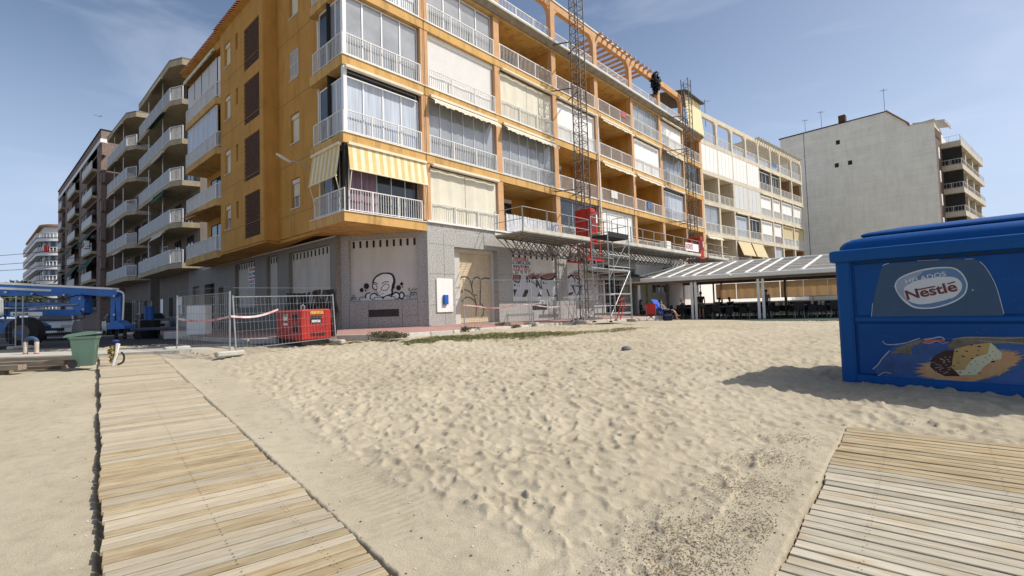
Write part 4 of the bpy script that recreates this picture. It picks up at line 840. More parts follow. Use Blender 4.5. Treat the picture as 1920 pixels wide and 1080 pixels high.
brd = mat('red_brown_trim', (.25, .09, .06), .9)
for i, z in enumerate([4.6, 7.5, 10.4, 13.3, 16.1, 19.0]):
    MB().prism(pts_out, z - .75, z).build('floor_slab', white, bE); MB().prism(epoly(rE + .06), z - .12, z - .0).build('slab_trim', brd, bE)
    bal = MB(); pin = epoly(rE - .08)[:14]; tot = 0
    for a, b in zip(pin[:-1], pin[1:]):
        a, b = Vector(a), Vector(b); L_ = min((b - a).length, 40); n = max(1, int(L_ / .45)); bal.bar((*a, z + .9), (*b, z + .9), .14, .1)
        for k in range(n): p = a + (b - a) * (k / n); bal.box(p.x - .06, p.x + .06, p.y - .06, p.y + .06, z, z + .86)
    bal.build('balustrade', white, bE, kind='stuff')
    if z < 19:
        pw_ = epoly(rE - .97)[:14]
        for k in range(1, 13, 1):
            a, b = Vector(pw_[k]), Vector(pw_[k + 1] if k < 13 else pw_[k]); 
            if (b - a).length < 5:
                m_ = (a + b) / 2; dd = (b - a).normalized(); MB().bar((*(m_ - dd * .28), z + 1.35), (*(m_ + dd * .28), z + 1.35), .08, 1.5).build('window', glass_d if k % 3 else curtain_b, bE)
        a0_ = Vector(pw_[0]); a1_ = Vector(pw_[1])
        for k in range(9):
            m_ = a0_ + (a1_ - a0_) * ((k + .5) / 9); dd = (a1_ - a0_).normalized(); MB().bar((*(m_ - dd * .7), z + 1.2), (*(m_ + dd * .7), z + 1.2), .1, 1.9).build('window', int_dark, bE)
MB().prism(epoly(rE - .4), 21.3, 21.7).build('roof_slab', mat('terracotta_roof', (.45, .22, .10), .9, .2, 3), bE); 
MB().prism([tuple(Vector(p) + Vector((5, 6))) for p in epoly(rE - 1.5, 24, 10)], 21.7, 24.0).build('roof_room', MATS['terracotta_roof'], bE)
redf = mat('red_cloth', (.55, .04, .03), .9)
for (u, v) in ((86, 462), (90, 464)): p = at(u, v, 16.8); mb = MB(); mb.box(p.x - .35, p.x + .35, p.y - .05, p.y, 15.9, 17.0); mb.build('flag', redf, bE)
# blank grey end wall on the right
bG = thing('apartment_building', 'tall block with a blank grey end wall and pale balconies at its right', 'building', T3(39.8, 69.5, .6)); MG2 = frame(39.8, 69.5, 11.6, -12.3)
gw = mat('rough_grey_render', (.78, .765, .67), .95, .08, .6, bump=.3, bscale=5, dirt=.2)
def add_bands(m):
    n = m.node_tree; b = n.nodes['Principled BSDF']; src = b.inputs['Base Color'].links[0].from_socket; tc = n.nodes.new('ShaderNodeTexCoord'); mp = n.nodes.new('ShaderNodeMapping'); mp.inputs['Scale'].default_value = (.12, .12, 5)
    z = n.nodes.new('ShaderNodeTexNoise'); z.inputs['Scale'].default_value = 1.2; z.inputs['Detail'].default_value = 5; r_ = n.nodes.new('ShaderNodeMapRange'); r_.inputs[1].default_value = .35; r_.inputs[2].default_value = .7; r_.inputs[3].default_value = .94; r_.inputs[4].default_value = 1.04
    x = n.nodes.new('ShaderNodeMixRGB'); x.blend_type = 'MULTIPLY'; x.inputs[0].default_value = 1; L = n.links.new; L(tc.outputs['Object'], mp.inputs[0]); L(mp.outputs[0], z.inputs['Vector']); L(z.outputs['Fac'], r_.inputs[0]); L(src, x.inputs[1]); L(r_.outputs[0], x.inputs[2]); L(x.outputs[0], b.inputs['Base Color'])
add_bands(gw)
MB().xzprism([(0, .5), (16.9, .5), (16.9, 22.9), (14.5, 22.75), (14.3, 23.4), (12.45, 25.3), (0, 25.2)], 0, 14).build('wall', gw, bG, MG2)
MB().box(-.02, 3.0, -.015, .0, .5, 25.0).build('wall_patch', gw, bG, MG2); MB().box(3.0, 3.06, -.02, .01, .5, 25.2).build('wall_seam', int_dark, bG, MG2)
MB().xzprism([(-.15, 25.2), (12.45, 25.3), (12.45, 25.42), (-.15, 25.35)], -.08, 14).build('roof_edge', int_dark, bG, MG2); MB().xzprism([(14.5, 22.75), (17.0, 22.9), (17, 23.02), (14.5, 22.87)], -.08, 8).build('roof_edge', plaster, bG, MG2)
MB().xzprism([(12.4, 25.3), (14.6, 23.0), (14.6, 23.2), (12.45, 25.5)], -.25, 3).build('roof_tiles', tile_terra, bG, MG2)
for u, v in ((1571, 267), (1569, 310), (1594, 305)): p = fs(MG2, u, v); MB().box(p[0] - .22, p[0] + .22, -.03, .03, p[1] - .28, p[1] + .28).build('vent_hole', black_p, bG, MG2)
p = fs(MG2, 1578, 235); MB().cbox(p[0] - .4, p[0] + .4, .2, 1.0, 25.2, 26.5, .05).build('chimney', brick_dark, bG, MG2)
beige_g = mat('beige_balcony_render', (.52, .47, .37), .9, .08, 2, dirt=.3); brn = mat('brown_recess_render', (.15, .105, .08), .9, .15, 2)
MR = frame(51.4, 57.2, .777, .629)      # the narrow recessed front
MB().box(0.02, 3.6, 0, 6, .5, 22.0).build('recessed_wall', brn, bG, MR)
for i in range(6): z = 3.4 + 2.87 * i; MB().box(1.0, 1.7, -.05, .0, z + .6, z + 2.0).build('window', blind_w, bG, MR)
mb = MB(); [mb.bar((-.2 + .45 * k, -1.0, 22.5), (-.2 + .45 * k, 2, 23.0), .12, .14) for k in range(9)]; mb.bar((-.3, -.9, 22.4), (3.9, -.9, 22.4), .14); mb.build('pergola', plaster, bG, MR)
corner = Vector((54.8, 57.6)); MS = frame(corner.x - 2.2 * .68, corner.y + 2.2 * .73, .68, -.73); MT = frame(corner.x, corner.y, .777, .629)
def par(M_, z, W_): MB().box(0.0, W_, .0, .12, z - .35, z + .25).build('balcony_parapet', beige_g, bG, M_); railing(M_, bG, 0.05, W_ - .05, z + .25, h=.7, y=.06, posts=2, step=.3)
for i in range(7):
    z = 3.0 + 2.87 * i
    fp = [tuple((MT @ Vector(q)).to_2d()) for q in ((0, 0, 0), (16.5, 0, 0), (16.5, 6, 0), (0, 6, 0))]
    MB().box(0, 16.5, 0.02, 8, z - .33, z - .02).build('floor_slab', beige_g, bG, MT); par(MT, z, 16.5); par(MS, z, 2.2)
    if i < 6:
        for k in range(3): window(MT, bG, 1.5 + 5 * k, 4.2 + 5 * k, z, z + 2.2, 2, 1.45, glass_d); MB().box(4.6 + 5 * k, 5.2 + 5 * k, .3, 1.5, z, z + 2.5).build('column', beige_g, bG, MT)
        MB().box(0.2, 2.2, .6, .7, z, z + 2.5).build('room_shade', int_dark, bG, MS)
MB().box(1.2, 16.4, 1.55, 9, .5, 20.0).build('core_wall', wb, bG, MT)
def antenna(p, h, label):
    mb = MB(); mb.tube([(0, 0, 0), (0, 0, h)], .025, 5); mb.tube([(-.5, 0, h * .9), (.5, 0, h * .95)], .015, 4)
    for k in range(6): mb.tube([(-.4 + .16 * k, -.22, h * .91 + .01 * k), (-.4 + .16 * k, .22, h * .91 + .01 * k)], .01, 4)
    return tag(mb.build('antenna', dark_steel, None, T3(*p)), label, 'antenna')
v = MG2 @ Vector((3.2, .4, 25.3)); antenna(v, 2.0, 'thin aerial on the grey end wall roof, left one'); v = MG2 @ Vector((5.2, .4, 25.3)); antenna(v, 2.6, 'aerial with side arms on the grey end wall roof, left of the chimney')
v = MG2 @ Vector((12.2, .6, 25.4)); antenna(v, 3.2, 'tall thin aerial at the ridge of the grey end wall'); v = F2 @ Vector((4.2, 1.5, 19.3)); antenna(v, 2.8, 'rooftop aerial above the cream-framed apartment block')
# far tree at the street's end, overhead wires
def leafy(name, c, rx, ry, rz, n, size, mt, parent=None, seed=0):
    rs = np.random.RandomState(seed); mb = MB()
    for i in range(n):
        d = rs.normal(size=3); d /= np.linalg.norm(d); q = rs.rand() ** .4; p = Vector((c[0] + d[0] * rx * q, c[1] + d[1] * ry * q, c[2] + d[2] * rz * q)); a = Vector(rs.normal(size=3)).normalized(); b = a.orthogonal().normalized(); s_ = size * rs.uniform(.6, 1.3)
        mb.add([p - a * s_, p + b * s_ * .5, p + a * s_, p - b * s_ * .5], [(0, 1, 2, 3)])
    return mb.build(name, mt, parent)
leafm = mat('dull_green_leaves', (.075, .09, .045), .8, .35, 2)
for k, (u, wd_, h, lb) in enumerate(((10, 2.6, 4.6, 'hazy green tree at the far end of the street, beside the picture edge'), (34, 3.4, 6.4, 'bigger hazy green tree just left of the far white building'))):
    p = at(u, 0, 0); d = ray(u, 600); p = Vector((d.x / d.y * 85, 85, .5)); t = thing('tree', lb, 'tree', T3(*p)); MB().tube([tuple(p), tuple(p + Vector((0, 0, h * .6)))], [.25, .15], 6).build('trunk', brown, t)
    leafy('crown', p + Vector((0, 0, h)), wd_ * 1.3, wd_, wd_ * .75, 1800, .38, leafm, t, k)
wm = mat('cable_black', (.02, .02, .02), .8)
for k, (v0, v1) in enumerate(((396, 400), (438, 441), (463, 467))):
    pass
for k, z in enumerate((10.2, 9.5, 9.1)):
    a = Vector((-78, 55, z)); b = Vector((-40.6, 49, z - .5 - (k * .4))); pts = [a.lerp(b, t / 10) + Vector((0, 0, -.9 * math.sin(math.pi * t / 10))) for t in range(11)]
    tag(MB().tube(pts, .025, 4).build('overhead_cable', wm), ['top overhead cable crossing the street at the left', 'middle overhead cable crossing the street at the left', 'lowest overhead cable crossing the street at the left'][k], 'cable')
# gull
d = ray(184, 218); p = Vector(d) * (40 / d.y) + Vector((0, 0, CZ)); mb = MB(); mb.add([(-.62, .12, .05), (-.30, -.02, .17), (0, -.08, .03), (0, .10, .03), (-.32, .14, .16)], [(0, 1, 2, 3, 4)]); mb.add([(.62, .12, .05), (.30, -.02, .17), (0, -.08, .03), (0, .10, .03), (.32, .14, .16)], [(4, 3, 2, 1, 0)]); mb.ball((0, .05, 0), .07, .24, .07, 8, 5)
tag(mb.build('gull', white, None, T3(*p, R(30)) @ Matrix.Scale(.55, 4)), 'white gull flying in the sky left of the taupe balcony block', 'bird')
# ------------------------------------------------------------------ flat prints: strokes and decals on a wall frame
def crop(x0, y0, s): return lambda a, b: (x0 + a / s, y0 + b / s)
def smooth_pts(P, k=5):
    P = [Vector((*p, 0)) if len(p) == 2 else Vector(p) for p in P]
    if len(P) < 3: return P
    out = []
    for i in range(len(P) - 1):
        a, b, c, d = P[max(0, i - 1)], P[i], P[i + 1], P[min(len(P) - 1, i + 2)]
        for j in range(k):
            t = j / k; out.append(.5 * ((2 * b) + (c - a) * t + (2 * a - 5 * b + 4 * c - d) * t * t + (3 * b - a - 3 * c + d) * t ** 3))
    return out + [P[-1]]
def stroke_mb(mb, pts, w, y):      # pts local (x,z), widths
    P = smooth_pts(pts); n = len(P); vs = []
    for i, p in enumerate(P):
        d = P[min(i + 1, n - 1)] - P[max(i - 1, 0)]
        if d.length < 1e-6: d = Vector((1, 0, 0))
        d.normalize(); nn = Vector((-d.y, d.x, 0)); ww = w if not isinstance(w, (list, tuple)) else w[0] + (w[1] - w[0]) * i / (n - 1)
        q = p + nn * ww / 2; r_ = p - nn * ww / 2; vs += [(q.x, y, q.y), (r_.x, y, r_.y)]
    mb.add(vs, [(2 * i, 2 * i + 1, 2 * i + 3, 2 * i + 2) for i in range(n - 1)])
def poly_mb(mb, pts, y): mb.add([(p[0], y, p[1]) for p in pts], [tuple(range(len(pts)))])
def disc_mb(mb, c, rx, rz, y, n=24, a0=0): poly_mb(mb, [(c[0] + rx * math.cos(2 * math.pi * k / n + a0), c[1] + rz * math.sin(2 * math.pi * k / n + a0)) for k in range(n)], y)
# alien drawing on the chamfered corner
C_ = crop(640, 490, 12); PY_ = .168
def loc(M, c, off): return lambda a, b: fs(M, *c(a, b), off)
q = loc(MC, C_, PY_); g = MB()
for pts, w_ in (([(715, 500), (720, 440), (770, 360), (860, 295), (960, 262)], (.08, .05)), ([(950, 270), (1060, 268), (1140, 300), (1180, 370), (1190, 460), (1170, 530), (1165, 600)], (.05, .14)), ([(1165, 590), (1140, 640), (1145, 700), (1120, 745), (1040, 765), (960, 800)], (.10, .04)),
    ([(715, 500), (700, 550), (715, 610), (770, 640), (800, 630)], .04), ([(730, 480), (770, 480), (820, 515)], .035), ([(720, 510), (770, 520), (805, 580), (800, 635)], .03), ([(915, 510), (965, 465), (1070, 462)], .035), ([(890, 630), (920, 570), (990, 510), (1060, 525), (1075, 560), (1030, 640), (950, 655), (890, 630)], .028),
    ([(780, 650), (830, 730), (890, 790)], .025), ([(850, 680), (890, 690)], .025), ([(890, 735), (960, 725)], .02), ([(420, 890), (425, 812), (545, 810)], .03), ([(560, 835), (540, 780), (580, 725), (650, 712)], .05), ([(650, 850), (650, 780), (700, 730), (770, 725), (820, 780)], .05), ([(650, 820), (690, 860), (745, 845), (750, 810), (900, 812)], .025),
    ([(960, 800), (1060, 770), (1120, 795), (1200, 800), (1215, 845), (1280, 840)], .03), ([(1120, 790), (1180, 720), (1250, 700), (1300, 740), (1310, 800), (1280, 840)], .06), ([(1310, 740), (1350, 695), (1400, 730), (1410, 790), (1370, 840), (1310, 820)], .06), ([(1400, 785), (1530, 785), (1535, 840)], .03), ([(1075, 750), (1100, 790)], .04),
    ([(460, 860), (465, 835), (500, 830)], .02), ([(1460, 810), (1495, 815), (1500, 845)], .02),
    ([(250, 770), (275, 775), (280, 730)], .02), ([(295, 770), (320, 768)], .02), ([(225, 850), (260, 800), (285, 810), (240, 870)], .025), ([(290, 840), (310, 800), (330, 850), (300, 870)], .02),
    ([(1555, 600), (1520, 610), (1515, 650), (1560, 655)], .025), ([(1580, 655), (1600, 620), (1615, 655)], .02), ([(1635, 590), (1640, 655)], .02), ([(1660, 650), (1690, 615), (1720, 650)], .02), ([(1545, 690), (1700, 690)], .02), ([(1550, 775), (1555, 700), (1600, 720), (1560, 745), (1610, 770)], .02), ([(1625, 775), (1630, 705), (1670, 705)], .02), ([(1625, 740), (1665, 738)], .02), ([(1690, 705), (1690, 770)], .02)):
    stroke_mb(g, [q(*p) for p in pts], w_, PY_ - .002)
for c_, r_ in (((565, 558), 58), ((458, 648), 42), ((550, 660), 18), ((1288, 595), 50), ((1358, 508), 32), ((1375, 575), 14)):
    a = q(*c_); disc_mb(g, a, r_ / 12 * .0265 * .97, r_ / 12 * .0265, PY_ - .0022)
poly_mb(g, [q(890, 790), q(930, 850), q(945, 850), q(990, 795)], PY_ - .0024)
g.build('graffiti_drawing', black_p, apt, MC, label='black line drawing of a bald big-eyed figure peering over a wall')
f_ = MB(); poly_mb(f_, [q(*p) for p in ((425, 890), (430, 815), (550, 812), (590, 730), (730, 725), (800, 790), (880, 795), (740, 600), (710, 540), (760, 380), (960, 275), (1130, 300), (1180, 430), (1130, 730), (1200, 705), (1380, 700), (1410, 785), (1530, 790), (1530, 845))], PY_ - .001)
f_.build('pale_paint', plaster_w, apt, MC)
# sprayed arcs on the shutter
g = MB(); c8 = crop(580, 420, 4.8); q = loc(F1, c8, .41)
for pts in ([(1360, 485), (1400, 470), (1440, 500), (1460, 560), (1470, 620)], [(1460, 560), (1475, 500), (1510, 478), (1540, 510), (1540, 600), (1537, 730)], [(1545, 500), (1580, 488), (1625, 492)], [(1365, 615), (1400, 592), (1450, 615), (1490, 670), (1505, 745)], [(1370, 700), (1410, 660), (1460, 670), (1500, 720), (1500, 830)], [(1545, 715), (1570, 760), (1565, 810), (1545, 840)], [(1480, 640), (1510, 640)]):
    stroke_mb(g, [q(*p) for p in pts], .045, .398)
g.build('graffiti_tag', mat('grey_spray', (.10, .095, .085), .8), apt, F1)
# big letter piece along the two plastered panels
PYg = .108; cg = crop(940, 470, 8.309); q = loc(F1, cg, PYg)
pale = mat('graffiti_silver', (.55, .57, .60), .6, .05, 3); rd = mat('graffiti_red', (.30, .15, .13), .8, .2, 6)
g = MB()
for P_ in ([(180, 370), (295, 375), (285, 470), (230, 470), (180, 440)], [(400, 390), (480, 350), (540, 380), (590, 350), (600, 430), (590, 470), (530, 400), (450, 450)], [(620, 390), (700, 360), (780, 350), (850, 340), (880, 370), (850, 370), (780, 420), (700, 430), (620, 420)], [(1035, 400), (1090, 370), (1140, 380), (1180, 370), (1225, 400), (1225, 420), (1150, 400), (1080, 385), (1035, 420)]): poly_mb(g, [q(*p) for p in P_], PYg)
rs = random.Random(2)
for k in range(60):
    a = rs.choice([rs.uniform(500, 900), rs.uniform(1040, 1210)]); b = 370 + 18 * math.sin(a * .02); stroke_mb(g, [q(a, b + 15), q(a + rs.uniform(-12, 20), b - rs.uniform(15, 65))], (.03, .004), PYg - .0004)
g.build('graffiti_red_glow', rd, apt, F1, kind='stuff')
g = MB()
for P_ in ([(180, 440), (235, 490), (285, 480), (300, 380), (390, 380), (400, 470), (530, 420), (560, 470), (600, 400), (620, 440), (700, 445), (790, 440), (860, 390), (890, 420), (890, 480), (910, 560), (910, 712), (180, 715)], [(1040, 420), (1090, 385), (1150, 410), (1230, 430), (1300, 420), (1380, 440), (1530, 450), (1540, 700), (1040, 700)]): poly_mb(g, [q(*p) for p in P_], PYg - .0008)
g.build('graffiti_pale_letters', pale, apt, F1)
g = MB()
for pts, w_ in (([(175, 445), (230, 485), (280, 485), (298, 385)], .045), ([(395, 395), (400, 480), (450, 470), (530, 420), (610, 590)], .06), ([(600, 400), (640, 440), (720, 452), (790, 440), (855, 390), (890, 430), (900, 480)], .07), ([(625, 440), (615, 520), (635, 600)], .05), ([(1035, 430), (1090, 388), (1140, 440), (1165, 550)], .06), ([(1150, 410), (1190, 440), (1230, 440)], .05), ([(1080, 548), (1300, 552)], .04), ([(1105, 560), (1180, 690), (1235, 560), (1240, 690)], .045), ([(440, 470), (530, 520), (545, 575)], .03)):
    stroke_mb(g, [q(*p) for p in pts], w_ * 1.7, PYg - .002)
for P_ in ([(395, 400), (430, 440), (440, 470), (395, 490)], [(540, 430), (600, 520), (540, 580)], [(880, 430), (900, 450), (905, 600), (830, 605), (870, 560)], [(185, 600), (245, 600), (205, 720)], [(365, 610), (440, 605), (380, 720), (325, 720)], [(560, 715), (590, 630), (630, 715)], [(700, 600), (720, 600), (760, 712), (735, 712)], [(800, 715), (840, 690), (935, 670), (940, 712)], [(1045, 660), (1130, 640), (1100, 690), (1045, 700)], [(1100, 560), (1130, 560), (1150, 640), (1120, 620)]): poly_mb(g, [q(*p) for p in P_], PYg - .0024)
for c_, r_ in (((208, 535), 18), ((245, 548), 9), ((278, 550), 8), ((660, 500), 18), ((692, 510), 9), ((718, 512), 8), ((1188, 500), 15), ((1460, 540), 22)): a = q(*c_); disc_mb(g, a, r_ / 8.309 * .03, r_ / 8.309 * .03, PYg - .003, 14)
g.build('graffiti_black_outlines', black_p, apt, F1)
v = fr(F1, 998, 571, 1026, 580.5); MB().box(v[0], v[1], -.004, .02, v[2], v[3]).build('cellar_vent', black_p, apt, F1)
# letting notices
txr = mat('sign_red', (.42, .03, .03), .7); txb = mat('sign_navy', (.02, .03, .12), .7); txk = mat('sign_black', (.02, .02, .02), .7)
def notice(M, x0, x1, z0, z1, y, rows):
    MB().box(x0, x1, y, y + .02, z0, z1).build('letting_notice', white, apt, M)
    for s_, size, zc, mt, sx in rows:
        me = text_mesh(s_, size, .006, .001, sx); me.materials.clear(); me.materials.append(mt); xs = [v_.co.x for v_ in me.vertices]; wtx = max(xs) - min(xs)
        k = min(1.0, (x1 - x0 - .06) / wtx); place('lettering', me, apt, M @ T3((x0 + x1) / 2 - wtx * k / 2, y - .003, zc) @ Matrix.Diagonal((k, 1, 1, 1)))
n1 = fr(F1, 960, 481, 998, 515.5); H_ = n1[3] - n1[2]; z_ = lambda f: n1[3] - H_ * f
notice(F1, n1[0], n1[1], n1[2], n1[3], .085, [('DISPONIBLE', .24, z_(.19), txr, .9), ('CAL COMERCIAL 260 M2', .24, z_(.40), txb, .9), ('SALIDA DE HUMOS', .14, z_(.56), txk, 1.0), ('LQUILER O VENTA', .26, z_(.77), txr, .9), ('L. 657 93 19 12', .25, z_(.97), txk, .9)])
n2 = fr(MG, 461, 502, 479, 537.5); H2 = n2[3] - n2[2]; z_ = lambda f: n2[3] - H2 * f
notice(MG, n2[0], n2[1], n2[2], n2[3], .14, [('DISPONIBLE', .24, z_(.19), txr, .9), ('LOCAL COMERCIAL', .22, z_(.40), txb, .9), ('SALIDA DE HUMOS', .14, z_(.56), txk, 1.0), ('ALQUILER O VENTA', .24, z_(.77), txr, .9), ('T. 657 93 19 12', .24, z_(.97), txk, .9)])
# street lamp on its bracket
lp = thing('street_lamp', 'curved-arm street lamp fixed to the ochre wall beside the drainpipe', 'lamp', L1 @ T3(-.2, 0, 7.5))
e0 = fs(L1, 540, 301, -1.1); p0 = Vector((-.45, -.06, 7.35)); e = Vector((e0[0], -1.1, e0[1])); tube = [p0, p0.lerp(e, .12) + Vector((0, 0, .12)), p0.lerp(e, .4) + Vector((0, 0, .18)), p0.lerp(e, .75) + Vector((0, 0, .09)), e]
MB().tube(smooth_pts([tuple(t) for t in tube], 4), .026, 7).build('lamp_arm', steel, lp, L1, smooth=True)
dd = (e - p0).normalized() * .36 + Vector((0, 0, .03)); MB().tube([tuple(e - dd * .3), tuple(e), tuple(e + dd * .6), tuple(e + dd * 1.3)], [.03, .05, .07, .04], 8).build('lamp_head', plaster, lp, L1, smooth=True)
MB().box(-.5, -.38, -.08, .0, 7.2, 7.5).build('wall_bracket', steel, lp, L1)

# ------------------------------------------------------------------ blue ice-cream kiosk
KX = Vector((.667, -.745, 0)).normalized(); K = frame(5.04, 7.54, KX.x, KX.y)
ko = thing('ice_cream_kiosk', 'closed bright blue ice-cream kiosk with a torn poster on its lower panel', 'kiosk', T3(5.04, 7.54, .33))
blu = mat('kiosk_blue_plastic', (.002, .068, .25), .46, .10, 1.5, spec=.18, dirt=.10, bump=.05, bscale=25)
blu2 = mat('kiosk_blue_panel', (.0015, .058, .225), .46, .14, 1.5, spec=.18, dirt=.12)
KW, KD = 3.0, 2.2
for a_, b_ in ((.02, 0), (KW - .22, 0), (.02, KD - .22), (KW - .22, KD - .22)): MB().cbox(a_, a_ + .2, b_, b_ + .22, .18, 2.2, .03).build('corner_pillar', blu, ko, K)
mb = MB(); mb.box(.1, KW - .1, .06, KD - .04, .2, 2.2); mb.build('body', blu2, ko, K)
MB().cbox(.22, KW - .22, .02, .10, 1.25, 1.33, .015).build('counter_ledge', blu, ko, K)
MB().cbox(.25, KW - .25, .045, .09, 1.345, 2.13, .01).build('upper_hatch', blu2, ko, K)
MB().cbox(.25, KW - .25, .035, .09, .47, 1.235, .01).build('lower_panel', blu2, ko, K)
MB().cbox(.2, KW - .2, .015, .10, .2, .46, .015).build('skirt', blu, ko, K)
MB().box(.24, KW - .24, .055, .07, 2.135, 2.15).build('panel_gap', int_dark, ko, K)
def loft(rings, cx, cy, W_, D_, n=6):
    vs = []; cnt = None
    for ins, z, rad in rings:
        x0, x1, y0, y1 = ins, W_ - ins, ins, D_ - ins; r_ = max(.001, min(rad, (x1 - x0) / 2 - .001)); pts = []
        for (cx_, cy_, a0) in ((x1 - r_, y0 + r_, -math.pi / 2), (x1 - r_, y1 - r_, 0), (x0 + r_, y1 - r_, math.pi / 2), (x0 + r_, y0 + r_, math.pi)):
            for k in range(n + 1): a = a0 + math.pi / 2 * k / n; pts.append((cx_ + r_ * math.cos(a), cy_ + r_ * math.sin(a), z))
        vs += pts; cnt = len(pts)
    F = [(i * cnt + k, i * cnt + (k + 1) % cnt, (i + 1) * cnt + (k + 1) % cnt, (i + 1) * cnt + k) for i in range(len(rings) - 1) for k in range(cnt)]
    F += [tuple(range(cnt - 1, -1, -1)), tuple(range((len(rings) - 1) * cnt, len(rings) * cnt))]; mb = MB(); mb.add(vs, F); return mb
loft([(-.00, 2.17, .05), (-.04, 2.18, .06), (-.05, 2.20, .07), (-.055, 2.30, .08), (-.05, 2.345, .08), (-.02, 2.36, .08), (.05, 2.365, .1)], 0, 0, KW, KD).build('cornice', blu, ko, K, smooth=True)
loft([(.05, 2.36, .12), (.055, 2.42, .14), (.09, 2.48, .18), (.15, 2.525, .22), (.24, 2.55, .26), (.34, 2.56, .3)], 0, 0, KW, KD).build('roof_shoulder', blu, ko, K, smooth=True)
loft([(.33, 2.555, .08), (.30, 2.575, .08), (.30, 2.60, .08), (.34, 2.625, .08), (.75, 2.70, .06), (1.09, 2.73, .02)], 0, 0, KW, KD).build('roof_cap', blu, ko, K, smooth=True)
ck = crop(1620, 470, 6.4); PK = .045
def kq(a, b, off=PK): return fs(K, *ck(a, b), off)
stk = mat('faded_sticker_blue', (.035, .075, .14), .5, .12, 2, spec=.3)
o_st = MB(); poly_mb(o_st, [kq(*p) for p in ((90, 800), (130, 500), (200, 240), (240, 175), (300, 155), (900, 110), (1300, 98), (1380, 120), (1470, 230), (1590, 450), (1680, 790))], PK - .002); stick = o_st.build('logo_sticker', stk, ko, K)
sw = MB()
for pts, w_ in (([(1390, 130), (1460, 200), (1540, 330), (1600, 470), (1680, 760)], .006), ([(90, 795), (105, 630)], .006), ([(225, 180), (250, 165), (300, 152)], .008), ([(640, 122), (900, 108)], .004), ([(1210, 102), (1310, 98)], .005)): stroke_mb(sw, [kq(*p) for p in pts], w_, PK - .004)
sw.build('peeling_edge', mat('pale_edge', (.5, .52, .55), .7), stick, K)
def oval(pts, y, mt, name):
    P_ = smooth_pts([kq(*p) for p in pts + pts[:1]], 4); mb = MB(); poly_mb(mb, [(p.x, p.y) for p in P_[:-1]], y); return mb.build(name, mt, stick, K)
lw_ = mat('logo_white', (.52, .55, .57), .5, .03, 2); lb_ = mat('logo_blue', (.09, .17, .31), .5, .05, 2); lpb = mat('logo_pale_blue', (.24, .31, .40), .5, .1, 2); lr_ = mat('logo_maroon', (.13, .03, .03), .6)
oval([(365, 430), (385, 370), (450, 310), (600, 250), (760, 212), (930, 196), (1080, 205), (1180, 270), (1240, 380), (1238, 460), (1200, 540), (1080, 620), (900, 680), (760, 698), (600, 685), (480, 610), (400, 510)], PK - .004, lw_, 'logo_ring')
oval([(470, 430), (470, 360), (560, 290), (700, 245), (850, 218), (950, 212), (1070, 218), (1160, 275), (1222, 380), (1222, 455), (1185, 530), (1070, 605), (890, 666), (760, 683), (640, 675), (560, 640), (500, 560)], PK - .006, lb_, 'logo_field')
oval([(385, 430), (400, 370), (470, 318), (600, 268), (720, 238), (620, 330), (530, 400), (490, 470), (500, 540), (540, 620), (470, 570), (410, 500)], PK - .0075, lpb, 'logo_shading')
oval([(480, 500), (490, 440), (560, 390), (680, 350), (850, 322), (1000, 312), (1100, 325), (1160, 370), (1178, 430), (1150, 500), (1060, 570), (900, 610), (760, 638), (640, 640), (550, 610), (500, 560)], PK - .009, lw_, 'logo_centre')
def letters(s_, size, p0, p1, mt, bold, y, sx=1.0):
    me = text_mesh(s_, size, bold, .0006, sx); me.materials.clear(); me.materials.append(mt); xs = [v_.co.x for v_ in me.vertices]; a, b = Vector((*kq(*p0), 0)), Vector((*kq(*p1), 0)); k = (b - a).length / (max(xs) - min(xs)); an = math.atan2(b.y - a.y, b.x - a.x)
    return place('lettering', me, stick, K @ T3(a.x, y, a.y) @ Matrix.Rotation(-an, 4, 'Y') @ Matrix.Diagonal((k, 1, 1, 1)) @ T3(-min(xs), 0, 0))
letters('HELADOS', .088, (505, 395), (990, 300), lw_, .001, PK - .0085); letters('Nestle', .185, (520, 588), (1130, 478), lr_, .005, PK - .0105)
g = MB(); stroke_mb(g, [kq(640, 470), kq(855, 428)], .020, PK - .0108); stroke_mb(g, [kq(1000, 400), kq(1095, 372)], .017, PK - .0108); g.build('lettering_bar', lr_, stick, K, kind='stuff')
g = MB(); stroke_mb(g, [kq(985, 605), kq(1045, 570)], (.03, .004), PK - .0105); g.build('logo_twig', lb_, stick, K)
# torn poster on the lower panel
cl = crop(1610, 610, 6.194); PL = .035
def lq(a, b): return fs(K, *cl(a, b), PL)
post = MB(); poly_mb(post, [lq(*p) for p in ((230, 600), (190, 520), (300, 340), (430, 230), (620, 200), (1040, 210), (1400, 190), (1980, 215), (1980, 700), (1100, 670), (600, 640))], PL - .001)
po = post.build('torn_poster', mat('poster_dark_blue', (.012, .07, .24), .4, .5, 2.5, spec=.4), ko, K)
def patch(P_, mt, y, name):
    mb = MB(); poly_mb(mb, [lq(*p) for p in P_], PL - y); return mb.build(name, mt, po, K)
og = mat('poster_orange', (.46, .19, .09), .6, .3, 5, c2=(.46, .32, .15)); og2 = mat('poster_glow_edge', (.20, .16, .14), .6, .3, 5)
rs = random.Random(11); rim = []
for k in range(110):
    t = 2 * math.pi * k / 110; ex, ey = (1290, 490); rx, ry = (590, 165); j = rs.uniform(.93, 1.04); j = 1 + (j - 1) * (1.6 if abs(math.cos(t)) > .75 else .45); a, b = rx * math.cos(t) * j, ry * math.sin(t) * j; an = -.05 if math.cos(t) < 0 else -.2; rim.append((ex + a * math.cos(an) - b * math.sin(an), ey + a * math.sin(an) + b * math.cos(an)))
patch([((x - 1290) * 1.07 + 1290, (y - 490) * 1.10 + 490) for x, y in rim], og2, .002, 'poster_glow'); patch(rim, og, .003, 'poster_glow')
